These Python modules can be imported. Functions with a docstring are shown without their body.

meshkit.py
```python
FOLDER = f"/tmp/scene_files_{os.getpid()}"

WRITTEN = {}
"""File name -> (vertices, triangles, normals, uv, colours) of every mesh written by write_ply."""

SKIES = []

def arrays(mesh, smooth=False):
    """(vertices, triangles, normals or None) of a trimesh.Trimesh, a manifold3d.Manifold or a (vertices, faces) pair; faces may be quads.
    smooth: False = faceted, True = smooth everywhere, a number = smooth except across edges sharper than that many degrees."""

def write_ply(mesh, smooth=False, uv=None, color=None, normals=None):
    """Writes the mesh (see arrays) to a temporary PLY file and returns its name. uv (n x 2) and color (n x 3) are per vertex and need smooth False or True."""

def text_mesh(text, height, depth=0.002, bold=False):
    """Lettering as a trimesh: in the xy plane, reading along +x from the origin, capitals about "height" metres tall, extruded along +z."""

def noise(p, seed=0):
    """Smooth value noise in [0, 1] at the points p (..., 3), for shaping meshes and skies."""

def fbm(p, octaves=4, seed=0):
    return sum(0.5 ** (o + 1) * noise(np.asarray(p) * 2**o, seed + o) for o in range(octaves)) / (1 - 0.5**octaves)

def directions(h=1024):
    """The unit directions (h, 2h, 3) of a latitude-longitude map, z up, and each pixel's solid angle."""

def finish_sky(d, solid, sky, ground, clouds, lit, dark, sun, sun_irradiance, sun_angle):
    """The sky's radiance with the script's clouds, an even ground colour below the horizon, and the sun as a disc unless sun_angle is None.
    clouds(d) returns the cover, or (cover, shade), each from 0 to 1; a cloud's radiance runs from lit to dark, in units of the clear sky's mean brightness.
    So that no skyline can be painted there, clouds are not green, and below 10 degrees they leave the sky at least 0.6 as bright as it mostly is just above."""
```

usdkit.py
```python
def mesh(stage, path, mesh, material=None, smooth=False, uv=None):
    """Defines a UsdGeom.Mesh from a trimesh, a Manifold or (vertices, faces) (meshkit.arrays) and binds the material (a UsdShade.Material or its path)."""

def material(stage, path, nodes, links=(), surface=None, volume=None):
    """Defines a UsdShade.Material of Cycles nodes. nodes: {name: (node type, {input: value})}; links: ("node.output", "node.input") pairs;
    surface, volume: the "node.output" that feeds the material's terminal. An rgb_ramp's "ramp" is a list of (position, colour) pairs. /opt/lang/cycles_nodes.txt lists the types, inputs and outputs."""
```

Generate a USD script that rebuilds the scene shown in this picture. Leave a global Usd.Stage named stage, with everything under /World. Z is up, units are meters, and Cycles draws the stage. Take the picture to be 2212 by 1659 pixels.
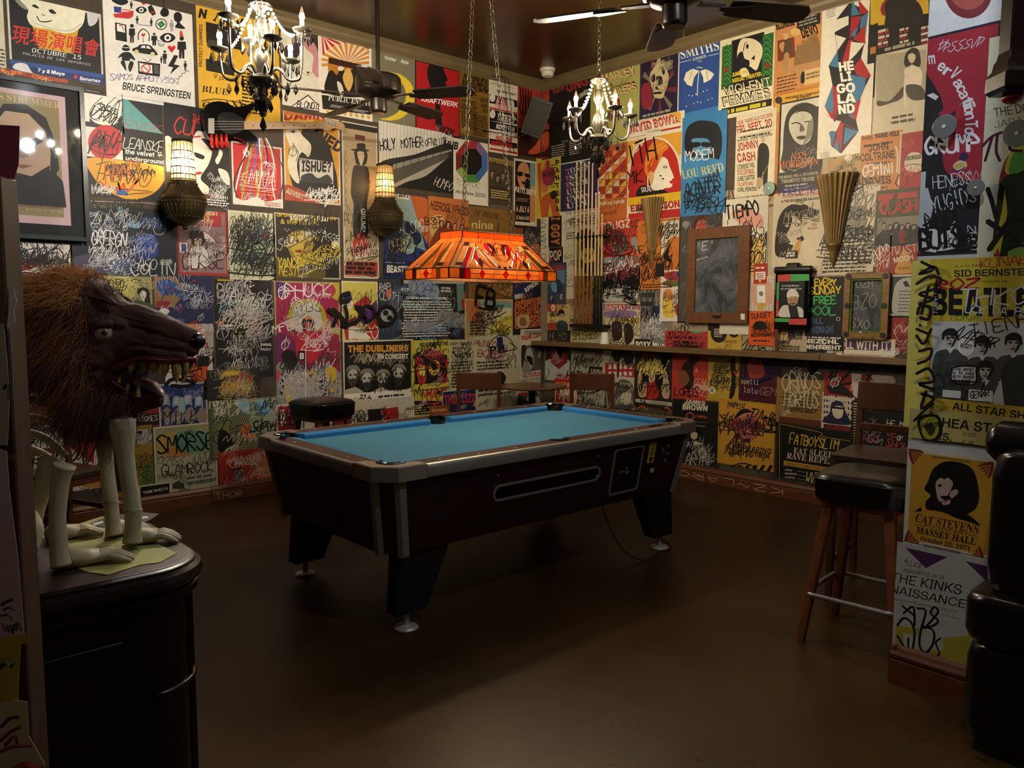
import math, random, glob
import numpy as np, trimesh, mapbox_earcut, shapely
import usdkit, meshkit
from shapely.geometry import Polygon, box as sbox
from pxr import Usd, UsdGeom, UsdShade, UsdLux, Gf, Sdf, Vt
stage = Usd.Stage.CreateInMemory()
UsdGeom.SetStageUpAxis(stage, 'Z'); UsdGeom.SetStageMetersPerUnit(stage, 1.0)
world = UsdGeom.Xform.Define(stage, '/World'); stage.SetDefaultPrim(world.GetPrim())
UsdGeom.Scope.Define(stage, '/World/Looks')
PI = math.pi
A3 = np.array
# ------------------------------------------------------------- camera, lights, exposure
EXPOSURE = 0.0
FPX, CX, CY = 1722.06, 1106.0, 829.5
EYE = A3([0, 0, 1.5])
YAW, PITCH, ROLL = math.radians(48.2041), math.radians(5.5138), math.radians(.1842)
FW = A3([math.cos(PITCH)*math.cos(YAW), math.cos(PITCH)*math.sin(YAW), -math.sin(PITCH)])
_r = A3([math.sin(YAW), -math.cos(YAW), 0]); _u = np.cross(_r, FW)
RT = math.cos(ROLL)*_r + math.sin(ROLL)*_u; UP = -math.sin(ROLL)*_r + math.cos(ROLL)*_u
cam = UsdGeom.Camera.Define(stage, '/World/camera')
m4 = np.eye(4); m4[0, :3] = RT; m4[1, :3] = UP; m4[2, :3] = -FW; m4[3, :3] = EYE
cam.AddTransformOp().Set(Gf.Matrix4d(m4.tolist()))
cam.CreateHorizontalApertureAttr(36.0); cam.CreateFocalLengthAttr(36*FPX/2212)
cam.CreateClippingRangeAttr(Gf.Vec2f(.05, 100)); cam.CreateExposureAttr(EXPOSURE)
K_WARM, K_COOL = (1.0, .72, .42), (.86, .93, 1.0)
P_BULB = 2750.0      # emission of a candle bulb
P_SCONCE = 150.0
P_POOL = 330.0      # emission of each of the two bulbs in the pool table lamp
P_BAR = 9.0        # lamps of the bar behind the photographer
P_COOL = 64.0
P_ADDED = 20.0  # added unseen warm pendant that brightens the upper right wall
def sphere_light(path, loc, r, watts, col):
    l = UsdLux.SphereLight.Define(stage, path); l.AddTranslateOp().Set(Gf.Vec3d(*map(float, loc)))
    l.CreateRadiusAttr(r); l.CreateIntensityAttr(watts/(4*PI*PI*r*r)); l.CreateColorAttr(Gf.Vec3f(*col)); return l
# ------------------------------------------------------------- things, parts, materials
used = {}
def numbered(path):
    n = used.get(path, -1)+1; used[path] = n
    return path if n == 0 else '%s_%03d' % (path, n)
def tag(p, label=None, cat=None, group=None, kind=None):
    for k, v in (('label', label), ('category', cat), ('group', group), ('kind', kind)):
        if v: p.SetCustomDataByKey(k, v)
    return p
def thing(name, label=None, cat=None, loc=(0, 0, 0), rz=0, group=None, kind=None):
    x = UsdGeom.Xform.Define(stage, numbered('/World/'+name))
    x.AddTranslateOp().Set(Gf.Vec3d(*map(float, loc)))
    if rz: x.AddRotateZOp().Set(math.degrees(rz))
    tag(x.GetPrim(), label, cat, group, kind); return str(x.GetPath())
def part(parent, name, mesh, m, smooth=False, label=None, kind=None):
    p = usdkit.mesh(stage, numbered(parent+'/'+name), mesh, m, smooth)
    tag(p.GetPrim(), label, None, None, kind); return str(p.GetPath())
def solo(name, label, cat, mesh, m, smooth=False, group=None, kind=None):
    p = usdkit.mesh(stage, numbered('/World/'+name), mesh, m, smooth)
    tag(p.GetPrim(), label, cat, group, kind); return str(p.GetPath())
def dup(src, loc, rz=0, label=None, group=None):
    s = stage.GetPrimAtPath(src); c = s.GetCustomData()
    base = src.split('/')[-1]
    base = base[:-4] if base[-4:-3] == '_' and base[-3:].isdigit() else base
    x = UsdGeom.Xform.Define(stage, numbered('/World/'+base))
    x.GetPrim().GetReferences().AddInternalReference(src); x.GetPrim().SetInstanceable(True)
    x.ClearXformOpOrder(); x.AddTranslateOp(opSuffix='c').Set(Gf.Vec3d(*map(float, loc)))
    x.AddRotateZOp(opSuffix='c').Set(math.degrees(rz))
    tag(x.GetPrim(), label or c.get('label'), c.get('category'), group or c.get('group')); return str(x.GetPath())
def lin(h):
    if not isinstance(h, str): return tuple(h)
    if len(h) == 3: h = ''.join(c*2 for c in h)
    o = []
    for i in (0, 2, 4):
        c = int(h[i:i+2], 16)/255; o.append(c/12.92 if c < .04045 else ((c+.055)/1.055)**2.4)
    return tuple(o)
def look(name, col, rough=.5, metal=0, bump=0, bscale=60, var=0, vscale=8, col2=None, grain=None, **kw):
    n = {'p': ('principled_bsdf', dict(base_color=lin(col), roughness=rough, metallic=metal, **kw))}; l = []
    n['g'] = ('texture_coordinate', {})
    src = 'g.object'
    if grain:
        n['m'] = ('mapping', dict(scale=grain)); l += [(src, 'm.vector')]; src = 'm.vector'
    if var:
        n['n'] = ('noise_texture', dict(scale=vscale, detail=5, roughness=.6))
        c = A3(lin(col)); c2 = A3(lin(col2)) if col2 else c*(1-var)
        n['r'] = ('rgb_ramp', dict(ramp=[(.3, tuple(c)), (.7, tuple(c2))]))
        l += [(src, 'n.vector'), ('n.fac', 'r.fac'), ('r.color', 'p.base_color')]
    if bump:
        n['bn'] = ('noise_texture', dict(scale=bscale, detail=4)); n['b'] = ('bump', dict(strength=bump, distance=.004))
        l += [(src, 'bn.vector'), ('bn.fac', 'b.height'), ('b.normal', 'p.normal')]
    return usdkit.material(stage, '/World/Looks/'+name, n, l, surface='p.BSDF')
def glow(name, col, strength):
    return usdkit.material(stage, '/World/Looks/'+name, {'e': ('emission', dict(color=tuple(col), strength=strength))}, [], surface='e.emission')
# ------------------------------------------------------------- mesh makers, all give (vertices, triangles)
def arr(m):
    if isinstance(m, tuple): return m
    return np.asarray(m.vertices, float), np.asarray(m.faces, int)
def cat(*ms):
    v, f, n = [], [], 0
    for m in ms:
        a, b = arr(m)
        if len(a): v.append(a); f.append(b+n); n += len(a)
    return np.vstack(v), np.vstack(f)
def mv(m, t=(0, 0, 0), rz=0, rx=0, ry=0, s=1):
    v, f = arr(m); v = v*A3(s, float)
    for ang, i, j in ((rx, 1, 2), (ry, 2, 0), (rz, 0, 1)):
        if ang:
            c, q = math.cos(ang), math.sin(ang); w = v.copy(); w[:, i] = c*v[:, i]-q*v[:, j]; w[:, j] = q*v[:, i]+c*v[:, j]; v = w
    return v+A3(t, float), (f[:, ::-1] if np.prod(s) < 0 else f)
def box(sx, sy, sz, c=(0, 0, 0), b=0):
    if not b: return arr(trimesh.creation.box((sx, sy, sz)))[0]+A3(c), arr(trimesh.creation.box((sx, sy, sz)))[1]
    p = []
    for k in range(3):
        e = A3([sx, sy, sz])/2-b; e[k] += b
        p += [e*A3([i, j, l]) for i in (-1, 1) for j in (-1, 1) for l in (-1, 1)]
    v, f = arr(trimesh.convex.convex_hull(A3(p))); return v+A3(c), f
def hull(p): return arr(trimesh.convex.convex_hull(A3(p, float)))
def frustum(r0, z0, r1, z1):       # two rectangles (x0, y0, x1, y1) at two heights
    q = lambda r, z: [(r[0], r[1], z), (r[2], r[1], z), (r[2], r[3], z), (r[0], r[3], z)]
    return hull(q(r0, z0)+q(r1, z1))
def lathe(prof, n=24, a0=0, a1=2*PI):
    prof = A3(prof, float); k = len(prof); full = abs(a1-a0-2*PI) < 1e-6
    t = np.linspace(a0, a1, n+1)[:n if full else n+1]
    v = np.stack([np.outer(np.cos(t), prof[:, 0]), np.outer(np.sin(t), prof[:, 0]), np.tile(prof[:, 1], (len(t), 1))], -1).reshape(-1, 3)
    f = []
    for i in range(len(t) if full else len(t)-1):
        j = (i+1) % len(t)
        for q in range(k-1):
            a, b, c, d = i*k+q, j*k+q, j*k+q+1, i*k+q+1
            f += [(a, b, c), (a, c, d)]
    return v, A3(f)
def catmull(p, n=6, closed=False):
    p = A3(p, float)
    if len(p) < 3: return p
    q = np.vstack([p[-1], p, p[:2]]) if closed else np.vstack([2*p[0]-p[1], p, 2*p[-1]-p[-2]])
    t = np.linspace(0, 1, n, endpoint=False)[:, None]; o = []
    for i in range(len(q)-3):
        a, b, c, d = q[i:i+4]
        o.append(.5*(2*b+(c-a)*t+(2*a-5*b+4*c-d)*t*t+(3*b-a-3*c+d)*t**3))
    if not closed: o.append(q[-2][None])
    return np.vstack(o)
def tube(p, r, n=8, closed=False, cap=True):
    p = A3(p, float); k = len(p); r = np.broadcast_to(A3(r, float), (k,))
    d = np.roll(p, -1, 0)-np.roll(p, 1, 0) if closed else np.gradient(p, axis=0)
    d /= np.maximum(np.linalg.norm(d, axis=1, keepdims=True), 1e-9)
    x = np.cross(d[0], [0, 0, 1.0]); x = x if np.linalg.norm(x) > .1 else np.cross(d[0], [1.0, 0, 0])
    t = np.linspace(0, 2*PI, n, endpoint=False); v = []
    for i in range(k):
        x = x-d[i]*(x@d[i]); x = x/max(np.linalg.norm(x), 1e-9); y = np.cross(d[i], x)
        v.append(p[i]+r[i]*(np.outer(np.cos(t), x)+np.outer(np.sin(t), y)))
    v = np.vstack(v); f = []
    for i in range(k if closed else k-1):
        a, b = i*n, ((i+1) % k)*n
        for j in range(n):
            j2 = (j+1) % n; f += [(a+j, a+j2, b+j2), (a+j, b+j2, b+j)]
    if cap and not closed:
        m = len(v); v = np.vstack([v, p[:1], p[-1:]]); e = (k-1)*n
        for j in range(n):
            j2 = (j+1) % n; f += [(m, j2, j), (m+1, e+j, e+j2)]
    return v, A3(f)
def rod(a, b, r, n=10, r2=None): return tube([a, b], [r, r if r2 is None else r2], n)
def ball(c, r, k=2, s=(1, 1, 1)):
    v, f = arr(trimesh.creation.icosphere(k, r)); return v*A3(s)+A3(c), f
def tri2(poly):
    """triangulates a shapely polygon"""
    rings = [np.asarray(poly.exterior.coords)[:-1]]+[np.asarray(h.coords)[:-1] for h in poly.interiors]
    v = np.vstack(rings); ends = np.cumsum([len(r) for r in rings])
    return v, mapbox_earcut.triangulate_float64(v, ends.astype(np.uint32)).reshape(-1, 3).astype(int)
def prism(pts, h, holes=()):
    """outline in xy extruded from z = 0 to h"""
    m = trimesh.creation.extrude_polygon(Polygon(pts, holes).buffer(0), h, engine='earcut'); return arr(m)
def rrect(w, h, r, n=6, c=(0, 0)):
    o = []
    for (sx, sy, a) in ((1, 1, 0), (-1, 1, PI/2), (-1, -1, PI), (1, -1, 1.5*PI)):
        for t in np.linspace(a, a+PI/2, n): o.append((c[0]+sx*(w/2-r)+r*math.cos(t), c[1]+sy*(h/2-r)+r*math.sin(t)))
    return o
def loft(rings, cap=True):
    """rings: list of equally long point loops"""
    n = len(rings[0]); v = np.vstack([A3(r, float) for r in rings]); f = []
    for i in range(len(rings)-1):
        for j in range(n):
            j2 = (j+1) % n; f += [(i*n+j, i*n+j2, i*n+n+j2), (i*n+j, i*n+n+j2, i*n+n+j)]
    if cap:
        m = len(v); v = np.vstack([v, v[:n].mean(0), v[-n:].mean(0)]); e = (len(rings)-1)*n
        for j in range(n):
            j2 = (j+1) % n; f += [(m, j2, j), (m+1, e+j, e+j2)]
    return v, A3(f)
def chain_links(a, b, link=.03, r=.0022, wid=.5):
    a, b = A3(a, float), A3(b, float); L = np.linalg.norm(b-a); n = max(1, int(L/(link*.78))); d = (b-a)/L
    x = np.cross(d, [0, 0, 1.0]); x = x if np.linalg.norm(x) > .1 else np.cross(d, [1.0, 0, 0]); x /= np.linalg.norm(x); y = np.cross(d, x)
    t = np.linspace(0, 2*PI, 12, endpoint=False); o = []
    for i in range(n):
        c = a+(b-a)*(i+.5)/n; s = x if i % 2 else y
        o.append(tube(c+np.outer(np.cos(t)*link/2, d)+np.outer(np.sin(t)*link/2*wid, s), r, 5, closed=True))
    return o
def chain(parent, m, *a):
    for l in chain_links(*a): part(parent, 'chain_link', l, m, True)
# ------------------------------------------------------------- where a pixel of the frame meets a plane of the room
XR, YL, XP, ZC = 5.769, 6.010, 3.215, 3.77     # right wall, left wall, pillar face, ceiling
def ray(px, py): return FW*FPX+RT*(px-CX)-UP*(py-CY)
def on(axis, val, px, py): d = ray(px, py); return EYE+d*((val-EYE[axis])/d[axis])
def onx(x, px, py): return on(0, x, px, py)
def ony(y, px, py): return on(1, y, px, py)
def onz(z, px, py): return on(2, z, px, py)
def dep(D, px, py): return EYE+ray(px, py)*(D/FPX)
# ------------------------------------------------------------- flat print: posters, lettering and ink
paper = usdkit.material(stage, '/World/Looks/printed_paper', {
    'a': ('attribute', {'attribute': 'ink'}), 'g': ('geometry', {}),
    'n': ('noise_texture', dict(scale=26, detail=6, roughness=.65)), 'r': ('rgb_ramp', dict(ramp=[(.25, (.80, .78, .74)), (.6, (1, 1, 1))])),
    'x': ('mix', dict(mix_type='multiply', fac=.6)), 'p': ('principled_bsdf', dict(roughness=.48, specular_ior_level=.35))},
    [('a.color', 'x.color1'), ('g.position', 'n.vector'), ('n.fac', 'r.fac'), ('r.color', 'x.color2'), ('x.color', 'p.base_color')], surface='p.BSDF')
FONTS, GLY = {}, {}
_fd = glob.glob('/opt/blender-*/*/datafiles/fonts/')[0]
def font(k):
    if k not in FONTS:
        from PIL import ImageFont
        file, w = {'r': ('Inter.woff2', 430), 'b': ('Inter.woff2', 700), 'k': ('Inter.woff2', 900), 't': ('Inter.woff2', 250),
                   's': ('NotoSansMath-Regular.woff2', 0), 'c': ('NotoSansMath-Regular.woff2', 0), 'f': ('NotoSansMath-Regular.woff2', 0), 'i': ('NotoSansMath-Regular.woff2', 0),
                   'm': ('DejaVuSansMono.woff2', 0), 'j': ('Noto Sans CJK Regular.woff2', 0)}[k]
        F = ImageFont.truetype(_fd+file, 110 if k == 'j' else 64)
        if w: F.set_variation_by_axes([32, w])
        FONTS[k] = (F, -F.getbbox(mathchar('H', k) if k != 'j' else 'H', anchor='ls')[1])
    return FONTS[k]
def mathchar(ch, k):
    o = {'s': 0x1D400, 'c': 0x1D4D0, 'f': 0x1D56C, 'i': 0x1D468}.get(k)
    if o is None: return ch
    if 'A' <= ch <= 'Z': return chr(o+ord(ch)-65)
    if 'a' <= ch <= 'z': return chr(o+26+ord(ch)-97)
    if '0' <= ch <= '9': return chr(0x1D7CE+ord(ch)-48)
    return ch
def glyph(ch, k):
    key = ch+k
    if key in GLY: return GLY[key]
    from PIL import Image, ImageDraw
    F, cap = font(k); c = mathchar(ch, k); adv = F.getlength(c)/cap
    x0, y0, x1, y1 = F.getbbox(c, anchor='ls'); st = 1 if k == 'j' else 0
    out = (np.zeros((0, 2)), np.zeros((0, 3), int))
    if x1 > x0 and y1 > y0 and c.strip():
        im = Image.new('L', (x1-x0+12, y1-y0+12)); ImageDraw.Draw(im).text((6-x0, 6-y0), c, 255, F, anchor='ls', stroke_width=st)
        onn = np.pad(np.asarray(im) > 120, ((0, 0), (1, 1))).astype(np.int8); d = np.diff(onn, axis=1)
        rows, a = np.nonzero(d == 1); b = np.nonzero(d == -1)[1]
        g = shapely.union_all(shapely.box(a, -rows-1, b, -rows)).buffer(.55).buffer(-.55).simplify(.65)
        vs, fs, n = [], [], 0
        for q in getattr(g, 'geoms', [g]):
            v, f = tri2(q); vs.append(v); fs.append(f+n); n += len(v)
        v = np.vstack(vs); v = (v+[x0-6, 6-y0])/cap
        out = (v, np.vstack(fs))
    GLY[key] = (*out, adv); return GLY[key]
STROKES = {}
_sd = ("A:00 26 40,12 32|B:00 06 35 33 03,33 41 30 00|C:45 26 04 02 20 41|D:00 06 35 42 20 00|E:46 06 03 33,03 00 40|F:46 06 00,03 33|G:45 26 03 10 30 42 22|H:06 00,03 43,46 40|"
 "I:26 20|J:36 31 10 02|K:06 00,46 02 40|L:06 00 40|M:00 06 23 46 40|N:00 06 40 46|O:26 04 02 20 42 44 26|P:00 06 35 43 03|Q:26 04 02 20 42 44 26,21 50|R:00 06 35 43 03 40|"
 "S:45 26 05 14 32 41 20 01|T:06 46,26 20|U:06 01 20 41 46|V:06 20 46|W:06 10 23 30 46|X:06 40,46 00|Y:06 23 46,23 20|Z:06 46 00 40|0:26 04 02 20 42 44 26|1:15 26 20|2:05 26 45 00 40|"
 "3:05 26 45 23 41 20 01|4:30 36 02 42|5:46 06 03 34 41 10|6:36 03 10 41 33 03|7:06 46 10|8:23 05 26 45 23 01 20 41 23|9:43 04 26 45 30|.:20 21|!:26 22,20 21|?:05 26 45 22,20 21|-:03 43|"
 "#:10 16,30 36,02 42,04 44|*:26 22,05 43,45 03|~:03 15 32 44|+:25 21,03 43|&:41 15 26 35 02 20 43|':26 24|/:00 46")
for e in _sd.split('|'):
    STROKES[e[0]] = [A3([(int(c[0]), int(c[1])) for c in s.split()], float) for s in e[2:].split(',')]
class Sheet: pass
W = Sheet()        # the current view of the photograph and the wall it shows
CUR = None
def V(x, y, s, wall=None):
    W.o = (x, y, s*10)
    if wall: W.wall = wall
def pt(x, y):
    px, py = W.o[0]+x*W.o[2], W.o[1]+y*W.o[2]
    if W.wall == 'L': q = ony(YL, px, py); return A3([q[0], q[2]])
    if W.wall == 'R': q = onx(XR, px, py); return A3([-q[1], q[2]])
    if W.wall == 'P': q = onx(XP, px, py); return A3([-q[1], q[2]])
    return W.wall(px, py)
def to3(uv, d, wall):
    uv = np.atleast_2d(uv); d = np.broadcast_to(d, len(uv))
    if wall == 'L': return np.stack([uv[:, 0], YL-d, uv[:, 1]], 1)
    if wall == 'R': return np.stack([XR-d, -uv[:, 0], uv[:, 1]], 1)
    if wall == 'P': return np.stack([XP-d, -uv[:, 0], uv[:, 1]], 1)
NPOST = {}
def flush():
    global CUR
    c = CUR; CUR = None
    if c is None: return
    base = to3([[(c.u0+c.u1)/2, c.v0]], 0, c.wall)[0]
    STACK.append((c.wall, c.u0, c.v0, c.u1, c.v1, c.d+c.n*LAYER))
    path = thing(c.name, c.label, c.cat, base, group=c.group)
    for nm, lst in (('print', c.pr), ('ink_scrawl', c.ink)):
        if nm == 'print': lst = [c.sheet]+lst
        if not lst: continue
        v = np.vstack([l[0] for l in lst]); n = np.cumsum([0]+[len(l[0]) for l in lst]); f = np.vstack([l[1]+k for l, k in zip(lst, n)])
        col = np.vstack([np.broadcast_to(l[2], (len(l[0]), 3)) for l in lst])
        q = part_ink(path, 'sheet' if nm == 'print' else nm, to3(v[:, :2], v[:, 2], c.wall)-base, f, col)
        if nm != 'print': tag(q, kind='stuff')
def part_ink(parent, name, v, f, col, label=None):
    m = UsdGeom.Mesh.Define(stage, numbered(parent+'/'+name) if parent else numbered('/World/'+name))
    m.CreatePointsAttr(Vt.Vec3fArray.FromNumpy(v.astype(np.float32))); m.CreateFaceVertexCountsAttr(Vt.IntArray.FromNumpy(np.full(len(f), 3, np.int32)))
    m.CreateFaceVertexIndicesAttr(Vt.IntArray.FromNumpy(f.astype(np.int32).ravel())); m.CreateSubdivisionSchemeAttr('none')
    UsdGeom.PrimvarsAPI(m).CreatePrimvar('ink', Sdf.ValueTypeNames.Color3fArray, 'vertex').Set(Vt.Vec3fArray.FromNumpy(col.astype(np.float32)))
    UsdShade.MaterialBindingAPI.Apply(m.GetPrim()).Bind(paper); return m.GetPrim()
LAYER = .000012
STACK = []     # (wall, u0, v0, u1, v1, depth of the topmost print) of the sheets hung so far
def O(label, bg, x0, y0, x1, y1, name='poster', cat='poster', group=None, edge=None, lift=None):
    if name == 'poster': group = 'posters on the ' + {'L': 'left wall', 'R': 'right wall', 'P': 'pillar'}[W.wall]
    elif name == 'flyer': group = 'flyers over the drink shelf'
    O_(label, bg, x0, y0, x1, y1, name, cat, group, edge, lift)
def O_(label, bg, x0, y0, x1, y1, name, cat, group, edge, lift):
    global CUR
    flush(); c = CUR = Sheet(); c.wall, c.label, c.name, c.cat, c.group = W.wall, label, name, cat, group
    a, b = pt(x0, y0), pt(x1, y1); c.u0, c.v0, c.u1, c.v1 = a[0], b[1], b[0], a[1]
    k = NPOST[W.wall] = NPOST.get(W.wall, 0)+1
    under = [q[5] for q in STACK if q[0] == c.wall and min(q[3], c.u1)-max(q[1], c.u0) > .004 and min(q[4], c.v1)-max(q[2], c.v0) > .004]
    c.d = max([.001]+under)+.0004 if lift is None else lift
    c.rng = random.Random(k*7+ord(W.wall[0]) if isinstance(W.wall, str) else k); c.pr, c.ink, c.n = [], [], 1
    m = box(c.u1-c.u0, c.v1-c.v0, .0006, ((c.u0+c.u1)/2, (c.v0+c.v1)/2, c.d-.0003)); c.sheet = (m[0], m[1], lin(edge or bg))
    if edge:
        w = .012; put(A3([(c.u0+w, c.v0+w), (c.u1-w, c.v0+w), (c.u1-w, c.v1-w), (c.u0+w, c.v1-w)]), A3([(0, 1, 2), (0, 2, 3)]), bg)
    return c
def put(uv, f, col, ink=False):
    if len(uv) == 0: return
    CUR.n += .4 if ink else 1; d = CUR.d+CUR.n*LAYER
    (CUR.ink if ink else CUR.pr).append((np.column_stack([uv, np.full(len(uv), d)]), f, lin(col)))
def pxs(a): return A3([pt(a[i], a[i+1]) for i in range(0, len(a), 2)])
def poly(uv, col, clip=True):
    g = Polygon(uv)
    if not g.is_valid: g = g.buffer(0)
    if clip: g = g.intersection(sbox(CUR.u0, CUR.v0, CUR.u1, CUR.v1))
    for q in getattr(g, 'geoms', [g]):
        if isinstance(q, Polygon) and q.area > 1e-6: v, f = tri2(q); put(v, f, col)
def P(col, *a): poly(pxs(a), col)
def PS(col, *a): poly(catmull(pxs(a), 5, True), col)
def R(col, x0, y0, x1, y1):
    a, b = pt(x0, y0), pt(x1, y1); poly(A3([a, (b[0], a[1]), b, (a[0], b[1])]), col)
def C(col, x, y, rx, ry=None):
    c = pt(x, y); e = pt(x+rx, y); g = pt(x, y+(ry or rx)); t = np.linspace(0, 2*PI, 28, endpoint=False)
    poly(c+np.outer(np.cos(t), e-c)+np.outer(np.sin(t), g-c), col)
def ribbon(p, w):
    p = A3(p, float); d = np.gradient(p, axis=0); d /= np.maximum(np.linalg.norm(d, axis=1, keepdims=True), 1e-9)
    n = np.stack([-d[:, 1], d[:, 0]], 1)*np.broadcast_to(w, len(p))[:, None]/2
    k = len(p); v = np.vstack([p+n, p-n, p[:1]-d[:1]*w*.4, p[-1:]+d[-1:]*w*.4]); i = np.arange(k-1)
    f = np.vstack([np.stack([i, i+k, i+1], 1), np.stack([i+1, i+k, i+k+1], 1), [(0, 2*k, k), (k-1, 2*k-1, 2*k+1)]]); return v, f
def wid(w): return abs(pt(50, 50)[1]-pt(50, 50+w)[1])
def S(col, w, *a, sm=4, ink=True):
    p = pxs(a); p = catmull(p, sm) if sm and len(p) > 2 else p
    v, f = ribbon(p, wid(w)); put(v, f, col, ink)
def frame_of(x0, y0, x1, y1, h):
    a, b = pt(x0, y0), pt(x1, y1); L = math.hypot(x1-x0, y1-y0); nx, ny = (y1-y0)/L, -(x1-x0)/L
    up = pt(x0+nx*h, y0+ny*h)-a; return a, b-a, up
def T(col, s, x0, y0, x1, y1, h, k='k', ink=False, arc=0):
    """lettering along the baseline x0,y0 - x1,y1 with capitals h tall (in units of the view)"""
    a, e, up = frame_of(x0, y0, x1, y1, h); x = 0; vs, fs, n = [], [], 0
    for ch in s:
        v, f, adv = glyph(ch, k)
        if len(v): vs.append(v+[x, 0]); fs.append(f+n); n += len(v)
        x += adv
    if not vs: return
    v = np.vstack(vs); x0_, x1_ = v[:, 0].min(), v[:, 0].max(); q = (v[:, :1]-x0_)/max(x1_-x0_, 1e-6); y = v[:, 1:]+arc*4*q*(1-q)
    uv = a+q*e+y*up
    put(uv if ink else np.clip(uv, [CUR.u0, CUR.v0], [CUR.u1, CUR.v1]), np.vstack(fs), col, ink)
def G(col, s, x0, y0, x1, y1, h, w=1.2, j=.35, slant=.2, smooth=True):
    """a hand-written tag"""
    a, e, up = frame_of(x0, y0, x1, y1, h); r = CUR.rng; n = max(1, len(s)); ww = wid(w)
    for i, ch in enumerate(s.upper()):
        for st in STROKES.get(ch, []):
            p = st+A3([[r.uniform(-j, j), r.uniform(-j, j)] for _ in st]); sc = r.uniform(.9, 1.12)
            q = A3([[(i+(x/4*.82+slant*y/6*.6)*1)/n, y/6*sc] for x, y in p])
            q = catmull(q, 4) if smooth and len(q) > 2 else q
            v, f = ribbon(a+q[:, :1]*e+q[:, 1:]*up, ww*r.uniform(.85, 1.1)); put(v, f, col, True)
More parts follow.
